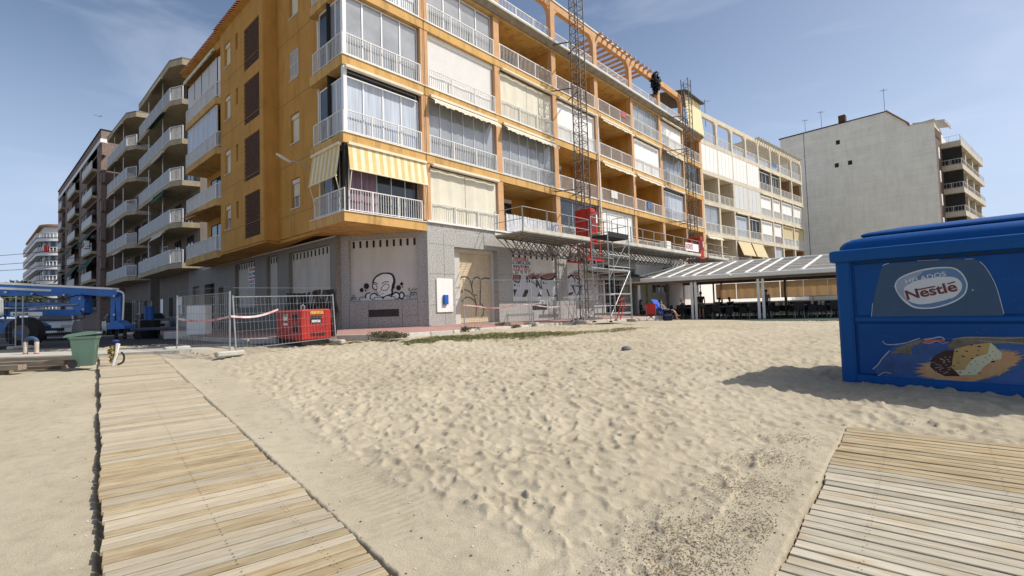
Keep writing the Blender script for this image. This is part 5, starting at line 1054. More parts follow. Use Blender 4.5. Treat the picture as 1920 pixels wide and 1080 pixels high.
patch([(840, 400), (900, 340), (1010, 290), (1110, 290), (1090, 500), (1180, 590), (1000, 590), (900, 540), (830, 480)], mat('chocolate_print', (.035, .015, .012), .6), .004, 'chocolate_side')
mb = MB()
for k in range(46):
    a, b = rs.uniform(850, 1080), rs.uniform(320, 560); 
    if b > 340 + (1080 - a) * .25: c_ = lq(a, b); disc_mb(mb, c_, rs.uniform(.008, .017), rs.uniform(.005, .009), PL - .005, 7, rs.random())
mb.build('nut_pieces', mat('nut_print', (.30, .17, .13), .6), po, K, kind='stuff')
patch([(1115, 275), (1300, 225), (1530, 200), (1600, 250), (1500, 330), (1330, 380), (1250, 480), (1235, 520), (1080, 500), (1090, 400)], mat('biscuit_print', (.42, .27, .10), .6, .12, 4), .006, 'biscuit_top')
patch([(1530, 200), (1665, 320), (1660, 390), (1560, 410), (1450, 480), (1390, 570), (1180, 580), (1120, 520), (1235, 520), (1250, 480), (1330, 380), (1500, 330)], mat('ice_cream_print', (.50, .50, .34), .6, .05, 4), .0065, 'ice_cream_side')
mb = MB()
for (a, b, r_) in [(1215, 360, .016), (1140, 303, .013), (1255, 300, .014), (1400, 245, .017), (1310, 228, .014), (1390, 292, .010), (1160, 435, .01), (1105, 470, .012), (1320, 385, .014), (1380, 345, .012), (1180, 545, .012), (1285, 550, .009), (1520, 350, .008), (1475, 375, .009), (1590, 345, .006), (1445, 428, .007), (1355, 415, .007), (1400, 553, .013), (1560, 305, .007), (1555, 395, .006), (1380, 455, .006), (1305, 450, .008), (1560, 420, .018), (1500, 400, .006), (1350, 520, .006)]: disc_mb(mb, lq(a, b), r_ * 1.1, r_ * .62, PL - .008, 9)
mb.build('chocolate_chips', MATS['chocolate_print'], po, K)
tw = mat('torn_paper', (.33, .35, .38), .8, .2, 20); tg = mat('torn_backing', (.15, .13, .09), .9, .3, 14)
patch([(370, 330), (450, 260), (520, 235), (600, 200), (730, 160), (780, 150), (700, 220), (610, 250), (620, 345), (480, 320)], tg, .004, 'torn_flap'); patch([(1030, 240), (1100, 160), (1220, 130), (1980, 135), (1980, 220), (1560, 215), (1400, 200), (1120, 270), (1050, 270)], tg, .004, 'torn_strip')
mb = MB()
for pts, w_ in (([(280, 180), (310, 215), (380, 225), (480, 215), (560, 200), (650, 170), (710, 150)], .012), ([(760, 165), (860, 150), (950, 135), (1000, 165)], .016), ([(165, 510), (230, 450), (270, 390), (320, 335), (360, 295)], .014), ([(220, 590), (300, 545), (380, 560)], .010), ([(240, 605), (330, 600), (400, 615)], .010), ([(1090, 160), (1300, 140), (1700, 150), (1910, 140)], .006), ([(1400, 175), (1500, 185), (1800, 200), (1910, 215)], .005), ([(740, 200), (830, 210), (905, 185), (980, 210), (1050, 195)], .006), ([(780, 690), (820, 688)], .008), ([(880, 660), (1300, 690), (1560, 700)], .003)): stroke_mb(mb, [lq(*p) for p in pts], w_, PL - .0055)
mb.build('torn_edge', tw, po, K, kind='stuff'); patch([(735, 200), (790, 160), (980, 165), (1030, 200), (905, 185), (830, 208)], mat('poster_red', (.35, .10, .08), .7), .005, 'torn_red_strip')
patch([(1595, 540), (1640, 530), (1655, 570), (1620, 590)], MATS['biscuit_print'], .006, 'crumb'); patch([(1670, 510), (1720, 495), (1745, 520), (1690, 540)], MATS['biscuit_print'], .006, 'crumb')
for u, v in ((1824, 544),): a = fs(K, u, v, PK); mb = MB(); disc_mb(mb, a, .012, .012, PK - .005, 8); mb.build('lock', lpb, ko, K)

mb = MB(); rs = random.Random(77)
for k in range(60):
    x = rs.uniform(.25, 2.7); z = rs.choice([rs.uniform(.22, .45), rs.uniform(1.4, 2.1), rs.uniform(.5, 1.2)]); l_ = rs.uniform(.02, .14); stroke_mb(mb, [(x, z), (x + l_, z + rs.uniform(-.03, .03))], (.0025, .0006), .0145 if z < .46 else (.0425 if z > 1.3 else .0325))
mb.build('scratches', mat('pale_scratch', (.10, .17, .30), .7), ko, K, kind='stuff')
# ------------------------------------------------------------------ climbing masts and their work platform
def mast(label, x, y, z0, z1):
    t = thing('climbing_mast', label, 'mast', F1 @ T3(x, y, z0), 'climbing masts standing against the facade')
    n = int((z1 - z0) / 1.5); h = .27
    me = MB()
    for sx in (-h, h):
        for sy in (-h, h): me.box(sx - .024, sx + .024, sy - .024, sy + .024, 0, 1.5)
    for k in (0, .5, 1.0):
        for (a, b) in (((-h, -h), (h, -h)), ((h, -h), (h, h)), ((h, h), (-h, h)), ((-h, h), (-h, -h))):
            me.bar((*a, k + .03), (*b, k + .03), .026); me.bar((*a, k + .03), (*b, k + .5), .016)
    me = me.mesh('mast_section', dark_steel)
    for i in range(n + 1): place('mast_section', me, t, F1 @ T3(x, y, z0 + 1.5 * i))
    MB().box(x - .7, x + .7, y - .5, y + .5, z0 - .12, z0).build('base_plate', dark_steel, t, F1)
    for z in (8.0, 13.6, 16.2):
        mb = MB(); mb.bar((x - .3, y + .3, z), (x - .8, -.05, z), .05); mb.bar((x + .3, y + .3, z), (x + .8, -.05, z), .05); mb.build('wall_tie', dark_steel, t, F1)
    return t
m1 = mast('dark lattice mast rising out of the picture in front of the ochre facade', 9.25, -1.35, 1.05, 21.5)
m2 = mast('dark lattice mast near the cream screen, its top standing just above the roof', 24.05, -1.35, 1.05, 19.0)
plat = thing('work_platform', 'long truss work platform with guard rails hung on two masts along the first floor', 'platform', F1 @ T3(3.4, -1.3, 5.1))
wood_d = mat('grimy_deck', (.42, .40, .34), .9, .2, 3, dirt=.4)
truss_m = mat('shade_darkened_truss_steel', (.17, .165, .155), .6, .3, 8, metal=.4)  # scaffold steel with the shadow below the deck darkened into its colour
def platform(x0, x1, z, y0=-2.15, y1=-.4):
    MB().box(x0, x1, y0, y1, z - .06, z).build('deck', wood_d, plat, F1)
    mb = MB(); mb.box(x0, x1, y0 - .02, y0, z - .02, z + .16); mb.box(x0, x1, y1, y1 + .02, z - .02, z + .12); mb.build('toe_board', mat('pale_toe_board', (.55, .53, .46), .85, .15, 3, dirt=.4), plat, F1)
    n = int((x1 - x0) / .5); zb = z - .92; ym = (y0 + y1) / 2
    mb = MB(); [mb.bar((x0, yy, zz), (x1, yy, zz), .06) for yy, zz in ((y0 + .1, z - .12), (y1 - .1, z - .12), (ym, zb))]
    for i in range(n):
        xa = x0 + (x1 - x0) * i / n; xb = x0 + (x1 - x0) * (i + 1) / n; xm = (xa + xb) / 2
        for yy in (y0 + .1, y1 - .1): mb.bar((xa, yy, z - .12), (xm, ym, zb), .032); mb.bar((xm, ym, zb), (xb, yy, z - .12), .032)
        mb.bar((xa, y0 + .1, z - .12), (xa, y1 - .1, z - .12), .03)
    mb.build('truss', truss_m, plat, F1)
    k = max(1, round((x1 - x0) / 1.55)); w_ = (x1 - x0) / k
    rail = MB(); rail.tube([(.04, 0, 0), (.04, 0, 1.08), (w_ - .04, 0, 1.08), (w_ - .04, 0, 0)], .019, 6); rail.tube([(.04, 0, .55), (w_ - .04, 0, .55)], .016, 6); rail = rail.mesh('guard_rail', scaff)
    for i in range(k): place('guard_rail', rail, plat, F1 @ T3(x0 + w_ * i, y0 + .03, z))
    for xx in (x0 + .02, x1 - .02): mb = MB(); mb.tube([(xx, y0 + .05, z), (xx, y0 + .05, z + 1.08), (xx, y1, z + 1.08), (xx, y1, z)], .019, 6); mb.tube([(xx, y0 + .05, z + .55), (xx, y1, z + .55)], .016, 6); mb.build('guard_rail', scaff, plat, F1)
platform(3.3, 8.55, 5.06); platform(9.95, 23.3, 5.16); platform(24.8, 29.3, 5.16)
def drive(x, z, zt, seedl):
    mb = MB(); mb.cbox(x - .34, x + .16, -2.0, -1.72, z, z + zt, .03); mb.cbox(x - .34, x - .28, -1.72, -1.0, z, z + zt, .02); mb.cbox(x + .17, x + .36, -1.98, -1.4, z, z + zt - .12, .03); mb.build('red_drive_cabinet', red_p, plat, F1, label='red drive cabinet')
    MB().box(x + .20, x + .32, -1.995, -1.98, z + zt - .75, z + zt - .3).build('warning_sticker', white, plat, F1)
    mb = MB(); mb.box(x - .28, x + .10, -2.01, -2.0, z + .5, z + zt - .2); mb.build('cabinet_grille', mat('dark_red', (.16, .012, .01), .6), plat, F1)
    mb = MB()
    for xx in (x - .45, x + .45):
        for yy in (-2.0, -.7): mb.bar((xx, yy, z - 1.0), (xx, yy, z), .05)
        mb.bar((xx, -2.0, z - 1.0), (xx, -.7, z - .1), .05)
    for yy in (-2.0, -.7): mb.bar((x - .8, yy, z - 1.0), (x + .8, yy, z - 1.0), .07, .09); mb.bar((x - .5, yy, z - .1), (x + .5, yy, z - .1), .06)
    mb.build('red_carriage', red_p, plat, F1)
drive(9.25, 5.1, 1.75, 0); drive(24.05, 5.15, 1.5, 1)
ban = fr(F1, 1286, 454, 1311, 473, -2.25); bo = MB().box(ban[0], ban[1], -2.22, -2.20, ban[2], ban[3]).build('banner', white, plat, F1); lettering('ATAYS', (ban[3] - ban[2]) * .95, F1 @ T3(ban[0] + .08, -2.23, ban[2] + .12), txr, plat, .008, .72)
for a, b in ((12.2, 'bucket'), (17.8, 'box')): pass
mb = MB(); mb.cbox(18.6, 19.3, -1.7, -1.2, 5.17, 5.95, .03); tag(mb.build('tool_cabinet', plaster_w, None, F1), 'pale metal cabinet standing on the work platform before the green glazing', 'cabinet')
sheet = MB(); pts = [(4.5 + .26 * i, -.02 + .05 * math.sin(i * 1.9), 0) for i in range(17)]
for a, b in zip(pts[:-1], pts[1:]): sheet.add([(a[0], a[1] - .03, 5.45), (b[0], b[1] - .03, 5.45), (b[0], b[1] - .03 + .02, 6.28), (a[0], a[1] - .03, 6.30)], [(0, 1, 2, 3)])
tag(sheet.build('plastic_sheet', mat('plastic_film', (.55, .56, .58), .35, .25, 9, spec=.6), None, F1, smooth=True), 'crumpled pale plastic sheet hung over the first-floor railing behind the platform', 'sheet')
# scaffold tower
tw_ = thing('scaffold_tower', 'aluminium scaffold tower with two decks in front of the right-hand end of the graffiti', 'scaffold', F1 @ T3(8.1, -3.6, .95))
X0, X1, Y0, Y1, Z0, Z1 = 7.05, 9.0, -4.1, -3.2, .95, 6.0
mb = MB()
for x in (X0, X1):
    for y in (Y0, Y1): mb.tube([(x, y, Z0), (x, y, Z1)], .026, 6)
for x in (X0, X1):
    for k in range(11): mb.tube([(x, Y0, Z0 + .3 + .48 * k), (x, Y1, Z0 + .3 + .48 * k)], .02, 5)
for k in (.7, 1.25, 2.55, 3.1, 4.6, 5.0):
    for y in (Y0, Y1): mb.tube([(X0, y, Z0 + k), (X1, y, Z0 + k)], .02, 5)
mb.tube([(X0, Y0, Z0 + .2), (X1, Y0, Z0 + 2.4)], .022, 5); mb.tube([(X1, Y0, Z0 + 4.0), (X0, Y0, Z0 + 2.0)], .022, 5); mb.tube([(X0 + .1, Y1, Z0 + 3.9), (X0 + .5, Y1, Z0 + 2.0)], .022, 5); mb.tube([(X0, Y1, Z0 + 2.2), (X0 + .35, Y1, Z0 + .2)], .022, 5)
mb.build('tube_frame', steel, tw_, F1)
for z, c_ in ((Z0 + 2.35, scaff), (Z0 + 3.95, black_p), (Z0 + .28, scaff)): MB().cbox(X0, X1, Y0, Y1, z, z + .09, .01).build('deck', c_, tw_, F1)
mb = MB(); mb.box(X0, X1, Y0, Y0 + .02, Z0 + 4.04, Z0 + 4.2); mb.box(X0, X1, Y1 - .02, Y1, Z0 + 4.04, Z0 + 4.2); mb.build('toe_board', black_p, tw_, F1)
for x in (X0, X1):
    for y in (Y0, Y1): MB().cyl((x, y, Z0 - .06), .08, .06, 8).build('foot', black_r, tw_, F1)
mb = MB(); [mb.bar((X0 + .1 + .3 * k, Y0 - .25, Z0 + .05), (X0 + .9 + .3 * k, Y0 - .1, Z0 + .95 - .1 * k), .04) for k in range(2)]; mb.bar((X0 + .2, Y0 - .3, Z0 + .9), (X0 + 1.1, Y0 - .1, Z0 + 1.05), .04); tag(mb.build('red_barrier_frame', red_p, None, F1), 'small red folding barrier leaning on the foot of the scaffold tower', 'barrier')
mb = MB(); [mb.bar((x, -3.0, .95), (x + .5, -2.8, 2.1), .035) for x in (5.2, 5.6, 6.3)]; [mb.bar((x + .5, -3.0, .95), (x, -2.8, 2.1), .035) for x in (5.2, 5.6, 6.3)]; mb.bar((6.2, -3.2, 1.0), (8.2, -3, 2.2), .06); mb.bar((5.0, -2.9, 2.1), (6.9, -2.9, 2.1), .03); tag(mb.build('trestle_pile', scaff, None, F1), 'crossed metal trestles standing on the pavement below the graffiti', 'trestle')

# ------------------------------------------------------------------ mesh fences
wire_m = mat('dull_wire', (.24, .24, .235), .55, .2, 12, metal=.5)
def fence_panel(name, label, a, b, lean=0.0, h=2.0, group='mesh fence panels along the building site', baseA=True, baseB=True, tilt=0.0, wires=True):
    a = Vector(a); b = Vector(b); d = (b - a); L_ = d.to_2d().length; an = math.atan2(d.y, d.x); M = T3(a.x, a.y, a.z, an) @ Matrix.Rotation(lean, 4, 'X'); sl = (b.z - a.z)
    t = thing(name, label, 'fence', T3(a.x, a.y, a.z, an), group)
    Sx = Matrix.Identity(4); Sx[2][0] = sl / L_; M = M @ Sx
    for x, bs in ((.03, baseA), (L_ - .03, baseB)):
        MB().tube([(x, 0, .0), (x, 0, h)], .022, 8).build('post', steel, t, M, smooth=True)
        if bs:
            mb = MB(); mb.cbox(x - .11, x + .11, -.34, .34, -.04, .10, .03); mb.build('concrete_foot', concrete, t, T3(a.x, a.y, a.z, an) @ Sx)
    mb = MB(); [mb.bar((.05, 0, z), (L_ - .05, 0, z), .022) for z in (.16, h - .04)]
    for z in [.16 + .232 * k for k in range(1, 8)]: mb.bar((.05, .004 if k % 2 else 0, z), (L_ - .05, 0, z), .0055)
    n = int(L_ / .115)
    for i in range(1, n): x = L_ * i / n; mb.bar((x, 0, .16), (x, 0, h - .04), .005)
    mb.build('wire_mesh', wire_m, t, M, kind='stuff'); return t, M
pA, pB, pC = (-10.4, 14.95, .70), (-7.4, 12.65, .62), (-5.75, 15.75, .80)
fence_panel('mesh_fence', 'mesh fence panel on the sand, left of the leaning one, nearest the boardwalk end', pA, pB, h=1.66)
fence_panel('mesh_fence', 'sagging mesh fence panel in front of the red generator', (-7.3, 12.7, .63), pC, lean=R(-3), baseA=False, h=1.58)
fence_panel('mesh_fence', 'mesh fence panel in front of the blue boom lift at the left picture edge', (-24.5, 16.6, .71), (-19.0, 18.5, .71))
fence_panel('mesh_fence', 'long mesh fence panel running back behind the green bin', (-18.9, 18.6, .71), (-19.8, 25.2, .71), baseB=False)
fence_panel('mesh_fence', 'mesh fence panel standing on the asphalt, seen end-on as two posts', (-19.9, 25.4, .71), (-20.1, 26.9, .71))
fence_panel('mesh_fence', 'mesh fence panel before the beige shutter and the letting notice', (-2.0, 19.6, .92), (.75, 21.2, .93), baseA=False)
fence_panel('mesh_fence', 'mesh fence panel below the large black and white graffiti', (.8, 21.0, .93), (3.1, 23.3, .93))
fence_panel('mesh_fence', 'mesh fence panel in front of the scaffold tower, left of the pergola', (3.15, 21.6, .92), (5.6, 22.6, .90))
tape = mat('red_white_tape', (.55, .06, .05), .6, .1, 2, c2=(.75, .74, .72), stretch=(1, 1, 1))
mb = MB()
a, b, c_ = Vector((-10.38, 14.93, 1.65)), Vector((-7.36, 12.62, 1.66)), Vector((-6.75, 13.9, 1.82))
for p, q_ in ((a, b), (b, c_)):
    for k in range(14): u0 = p.lerp(q_, k / 14) - Vector((0, 0, .10 * math.sin(math.pi * k / 14))); u1 = p.lerp(q_, (k + 1) / 14) - Vector((0, 0, .10 * math.sin(math.pi * (k + 1) / 14))); mb.bar(u0, u1, .008, .055)
tag(mb.build('barrier_tape', tape), 'red and white barrier tape strung on the left fence panels', 'tape')
mb = MB(); a, b = Vector((-2.0, 19.5, 1.85)), Vector((3.1, 23.2, 1.8))
for k in range(16): mb.bar(a.lerp(b, k / 16) - Vector((0, 0, .14 * math.sin(math.pi * k / 8) ** 2)), a.lerp(b, (k + 1) / 16) - Vector((0, 0, .14 * math.sin(math.pi * (k + 1) / 8) ** 2)), .008, .05)
tag(mb.build('barrier_tape', tape), 'red and white barrier tape strung in front of the graffiti', 'tape')
# red generator and the dark tarpaulin behind it
gn = thing('generator', 'red boxy generator behind the leaning mesh fence', 'generator', T3(-7.05, 15.4, .86)); GM = frame(-6.55, 14.9, .707, .707, .70)
GMl = GM
Wg, Dg = .98, 2.1
MB().cbox(0, Wg, 0, Dg, .14, 1.12, .05).build('housing', red_p, gn, GM); MB().box(.06, Wg - .06, .06, Dg - .06, 0, .14).build('base_frame', black_r, gn, GM)
MB().cbox(.30, .66, -.015, .02, .68, .90, .01).build('control_window', black_p, gn, GM); MB().box(.34, .62, -.02, -.014, .70, .78).build('label_plate', blind_g, gn, GM)
MB().box(.30, .72, -.012, .0, .96, 1.06).build('yellow_label', mat('yellow_label', (.6, .35, .04), .6), gn, GM)
lettering('YB 555D', .13, GM @ T3(.30, -.012, .28), txk, gn, .003)
mb = MB(); [mb.box(-.012, .0, .25 + .0, .6, z, z + .18) for z in (.42, .78)]; mb.build('air_grille', black_p, gn, GM); mb = MB(); mb.box(-.012, 0, 1.05, 1.4, .78, 1.0); mb.box(-.012, 0, 1.05, 1.4, .62, .70); mb.build('label_plate', blind_w, gn, GM)
mb = MB(); mb.box(-.014, -.010, 1.08, 1.37, .90, 1.0); mb.build('green_label', mat('green_label', (.25, .35, .04), .6), gn, GM)
mb = MB(); mb.tube([(Wg / 2 - .06, Dg / 2, 1.1), (Wg / 2 - .06, Dg / 2, 1.23), (Wg / 2, Dg / 2, 1.28), (Wg / 2 + .06, Dg / 2, 1.23), (Wg / 2 + .06, Dg / 2, 1.1)], .02, 6); mb.build('lifting_eye', steel, gn, GM)
tp = MB(); pts = []
for i in range(25):
    t = i / 24; p = Vector((-8.3, 17.6, 0)).lerp(Vector((-5.95, 16.35, 0)), t); pts.append((p.x + .06 * math.sin(i * 1.7), p.y + .08 * math.cos(i * 1.3)))
for k in range(24):
    (x0, y0), (x1, y1) = pts[k], pts[k + 1]; za = 2.40 + .03 * math.sin(k * .5) + .005 * k; zb_ = 2.40 + .03 * math.sin((k + 1) * .5) + .005 * (k + 1)
    for j in range(4): a0, a1 = j / 4, (j + 1) / 4; s0, s1 = .05 * math.sin(j * 2 + k), .05 * math.sin(j * 2 + 2 + k); tp.add([(x0 + s0, y0 + s0, .9 + (za - .9) * a0), (x1 + s0, y1 + s0, .9 + (zb_ - .9) * a0), (x1 + s1, y1 + s1, .9 + (zb_ - .9) * a1), (x0 + s1, y0 + s1, .9 + (za - .9) * a1)], [(0, 1, 2, 3)])
tag(tp.build('tarpaulin', mat('black_tarpaulin', (.012, .016, .016), .6, .4, 4), None, None, smooth=True), 'dark tarpaulin hung upright behind the red generator', 'tarpaulin')
# ------------------------------------------------------------------ street side at the left
ZR = .705
# blue boom lift: parallel booms lying left-right
BL = frame(-21.2, 19.6, 1.0, .12, ZR)
lift = thing('boom_lift', 'blue articulated boom lift parked behind the fence at the left edge', 'boom lift', BL)
bp = mat('boom_blue', (.02, .13, .42), .4, .12, 2, spec=.5, dirt=.35)
def bx_(p): return [fs(BL, *q_) for q_ in p]
def lpoly(name, pts, y0, y1, mt, parent=lift, lab=None, off=0):   # side outline given by sight lines on the lift's own plane, extruded to its true width
    P_ = [fs(BL, u, v, off) for u, v in pts]; mb = MB(); ar = sum(P_[i][0] * P_[(i + 1) % len(P_)][1] - P_[(i + 1) % len(P_)][0] * P_[i][1] for i in range(len(P_)))
    if ar < 0: P_ = P_[::-1]
    Pz = [(a, b) for a, b in P_]; mb.xzprism(Pz, y0, y1); o = mb.build(name, mt, parent, BL); return o
lpoly('upper_boom', [(-60, 533), (0, 534), (220, 543), (228, 549), (222, 557), (105, 549), (-60, 545)], -.2, .2, bp)
lpoly('boom_top_plate', [(-60, 528), (0, 529), (216, 540), (218, 543.5), (0, 533), (-60, 532)], -.21, .21, plaster_w)
lpoly('telescope_section', [(-60, 536), (105, 543), (104, 547), (-60, 540)], -.23, -.202, blind_g)
lpoly('middle_boom', [(-60, 542), (160, 550), (163, 555), (-60, 555)], -.18, .18, bp)
lpoly('lower_boom', [(-60, 567), (145, 568), (145, 575), (-60, 574)], -.15, .15, bp)
lpoly('bottom_boom', [(-60, 584), (140, 580), (163, 588), (160, 591), (60, 592), (-60, 595)], -.16, .16, bp)
lpoly('knuckle', [(142, 552), (160, 550), (167, 562), (166, 586), (160, 590), (146, 580), (140, 567)], -.24, .24, bp)
lpoly('jib_post', [(211, 551), (222, 549), (229, 556), (229, 605), (222, 605), (219, 560), (217, 615), (209, 615)], -.1, .1, bp)
lpoly('basket_mount', [(210, 612), (217, 603), (228, 601), (243, 611), (243, 616), (210, 617)], -.3, .3, bp)
lpoly('basket_leg', [(209, 616), (213, 616), (213, 627), (209, 627)], -.1, .1, black_p); lpoly('basket_leg', [(219, 600), (222, 600), (222, 626), (219, 626)], .1, .3, black_p)
lpoly('engine_cover', [(-70, 556), (12, 556), (19, 562), (20, 592), (-70, 594)], -.95, -.3, mat('pale_cover', (.40, .43, .42), .45, .08, 2, spec=.5))
lpoly('cover_window', [(0, 563), (8, 563), (8, 577), (0, 577)], -.96, -.95, glass_d)
lpoly('chassis', [(-70, 600), (0, 598), (25, 604), (50, 605), (62, 612), (60, 622), (-70, 625)], -.9, .9, bp)
fb = lpoly('sign_board', [(20, 585), (79, 585), (79, 592), (20, 592)], -.99, -.965, plaster_w, off=-.98)
a = fs(BL, 23, 591.3, -.99); lettering('ALQUILER', .105, BL @ T3(a[0] + .02, -.995, a[1] - .0), txk, lift, .002, 1.15)
for (u, v, r_) in ((40, 627, .60), (-95, 629, .60)):
    c_ = fs(BL, u, v, -1.0); wl_ = MB(); wl_.cyl((c_[0], -1.0, r_), r_, .34, 28, 'y'); wo = wl_.build('wheel', black_r, lift, BL, smooth=True)
    MB().cyl((c_[0], -1.03, r_), r_ * .5, .05, 20, 'y').build('rim', mat('grey_rim', (.12, .12, .12), .6), wo, BL); MB().cyl((c_[0], -1.05, r_), r_ * .16, .05, 12, 'y').build('hub', bp, wo, BL)
for pts, r_, mt_, nm in (([(-20, 577), (40, 578), (90, 574), (146, 571)], .035, steel, 'hydraulic_ram'), ([(60, 552), (110, 561), (150, 553), (165, 566)], .018, black_r, 'hose'), ([(219, 545), (230, 549), (232, 560), (230, 600)], .03, plaster_w, 'cable_guide'), ([(150, 582), (158, 596), (120, 600), (70, 600)], .018, black_r, 'hose')):
    MB().tube(smooth_pts([(fs(BL, u, v, -.26)[0], -.26, fs(BL, u, v, -.26)[1]) for u, v in pts], 4), r_, 6).build(nm, mt_, lift, BL)
for u, v in ((10, 548), (60, 551), (120, 553), (150, 560), (156, 580), (214, 555), (214, 590)): c_ = fs(BL, u, v, -.25); MB().cyl((c_[0], -.27, c_[1]), .045, .05, 8, 'y').build('pivot_pin', steel, lift, BL)
# green wheelie bin
bn = thing('wheelie_bin', 'open-lidded green wheelie bin standing at the far end of the long boardwalk', 'bin', T3(-10.1, 11.35, .60)); BN = T3(-10.0, 11.3, .58, R(118)) @ Matrix.Diagonal((.68, .68, .82, 1))
gp = mat('bin_green', (.095, .165, .125), .5, .08, 3, spec=.4, dirt=.3); gl = mat('bin_lid_green', (.125, .21, .155), .45, .1, 3, dirt=.2)
def taper(mb, b, t_, z0, z1): vs = [(b[0], b[2], z0), (b[1], b[2], z0), (b[1], b[3], z0), (b[0], b[3], z0), (t_[0], t_[2], z1), (t_[1], t_[2], z1), (t_[1], t_[3], z1), (t_[0], t_[3], z1)]; mb.add(vs, [(3, 2, 1, 0), (4, 5, 6, 7), (0, 1, 5, 4), (1, 2, 6, 5), (2, 3, 7, 6), (3, 0, 4, 7)]); return mb
taper(MB(), (-.22, .22, -.24, .24), (-.28, .28, -.34, .34), .04, .84).build('body', gp, bn, BN); taper(MB(), (-.29, .29, -.355, .355), (-.31, .31, -.37, .37), .80, .87).build('rim', gl, bn, BN)
mb = MB(); mb.tube([(-.12, -.285, .12), (-.13, -.30, .55), (-.08, -.315, .62), (.06, -.315, .62), (.13, -.31, .55), (.16, -.285, .12)], .008, 5); mb.build('moulded_rib', gl, bn, BN)
lid = MB(); P_ = [(-.40, .0), (-.36, .05), (.0, .10), (.40, .08), (.50, .03), (.50, .0)]; LT = BN @ T3(0, 0, .90) @ Matrix.Rotation(R(-6), 4, 'X'); lid.yzprism([(p, z) for p, z in P_], -.30, .30); lid.build('lid', gl, bn, LT, smooth=True)
for sx in (-.32, .27): MB().cyl((sx, .25, .12), .125, .05, 18, 'x').build('wheel', black_r, bn, BN)
MB().tube([(-.28, .25, .12), (.28, .25, .12)], .014, 6).build('axle', steel, bn, BN); MB().tube([(-.22, .40, .82), (.22, .40, .82)], .018, 6).build('handle', gp, bn, BN)
# bag of rubbish beside the bin
rb = thing('rubbish_bundle', 'small colourful rubbish bundle tied to a stick beside the green bin', 'rubbish', T3(-9.15, 11.25, .6)); q0 = Vector((-9.25, 11.2, .60))
leafy('colourful_wrapper', q0 + Vector((-.02, 0, .26)), .09, .09, .2, 90, .05, mat('colour_wrapper', (.35, .06, .05), .6, 0, 14, c2=(.15, .28, .06)), rb, 4)
MB().tube([tuple(q0), tuple(q0 + Vector((.06, 0, .28))), tuple(q0 + Vector((.10, 0, .5)))], [.04, .03, .045], 6).build('white_bag', plaster_w, rb); MB().ball(tuple(q0 + Vector((.04, 0, .56))), .08, .07, .04).build('blue_top', mat('navy_cloth', (.02, .03, .15), .8), rb)
mb = MB(); mb.tube(smooth_pts([tuple(q0 + Vector(v_)) for v_ in ((.10, 0, .02), (.22, 0, .08), (.24, 0, .22), (.16, .02, .30))], 4), .02, 6); mb.build('black_hose', black_r, rb)
# bollard-like hoop: blue top on two cream legs
hp = thing('parking_hoop', 'blue padded hoop on two cream legs beside the concrete path', 'barrier', T3(-14.3, 14.2, .73)); H0 = frame(-14.3, 14.35, 1, .1, .735)
for x in (-.15, .15): MB().cyl((x, 0, 0), .052, .36, 12, 'z', .055).build('leg', mat('stained_cream_leg', (.55, .46, .38), .8, .15, 8, dirt=.5), hp, H0); MB().cyl((x, 0, 0), .058, .03, 12).build('red_base', redf, hp, H0)
mb = MB(); mb.tube([(-.15 * math.cos(math.pi * k / 10), 0, .36 + .11 * math.sin(math.pi * k / 10)) for k in range(11)], .055, 8); mb.build('blue_pad', mat('faded_blue_pad', (.04, .08, .16), .8), hp, H0, smooth=True)
# stacked old sleepers on the sand at the left
tb = thing('timber_stack', 'stack of old dark sleepers lying on the sand at the left edge', 'timber', T3(-11.8, 10.9, .55)); old = mat('old_sleeper', (.26, .21, .155), .95, .3, 3, stretch=(1, 8, 8), bump=.4)
for k, (a, b, h) in enumerate((((-18.5, 11.6), (-10.55, 12.15), .74), ((-18.5, 11.2), (-10.7, 11.55), .56), ((-18.5, 10.95), (-10.4, 11.3), .70), ((-18.3, 10.75), (-11.4, 10.95), .56), ((-18.4, 10.7), (-11.0, 10.85), .66))):
    a3, b3 = Vector((*a, h)), Vector((*b, h)); MB().bar(a3, b3, .20, .11).build('sleeper', old, tb)
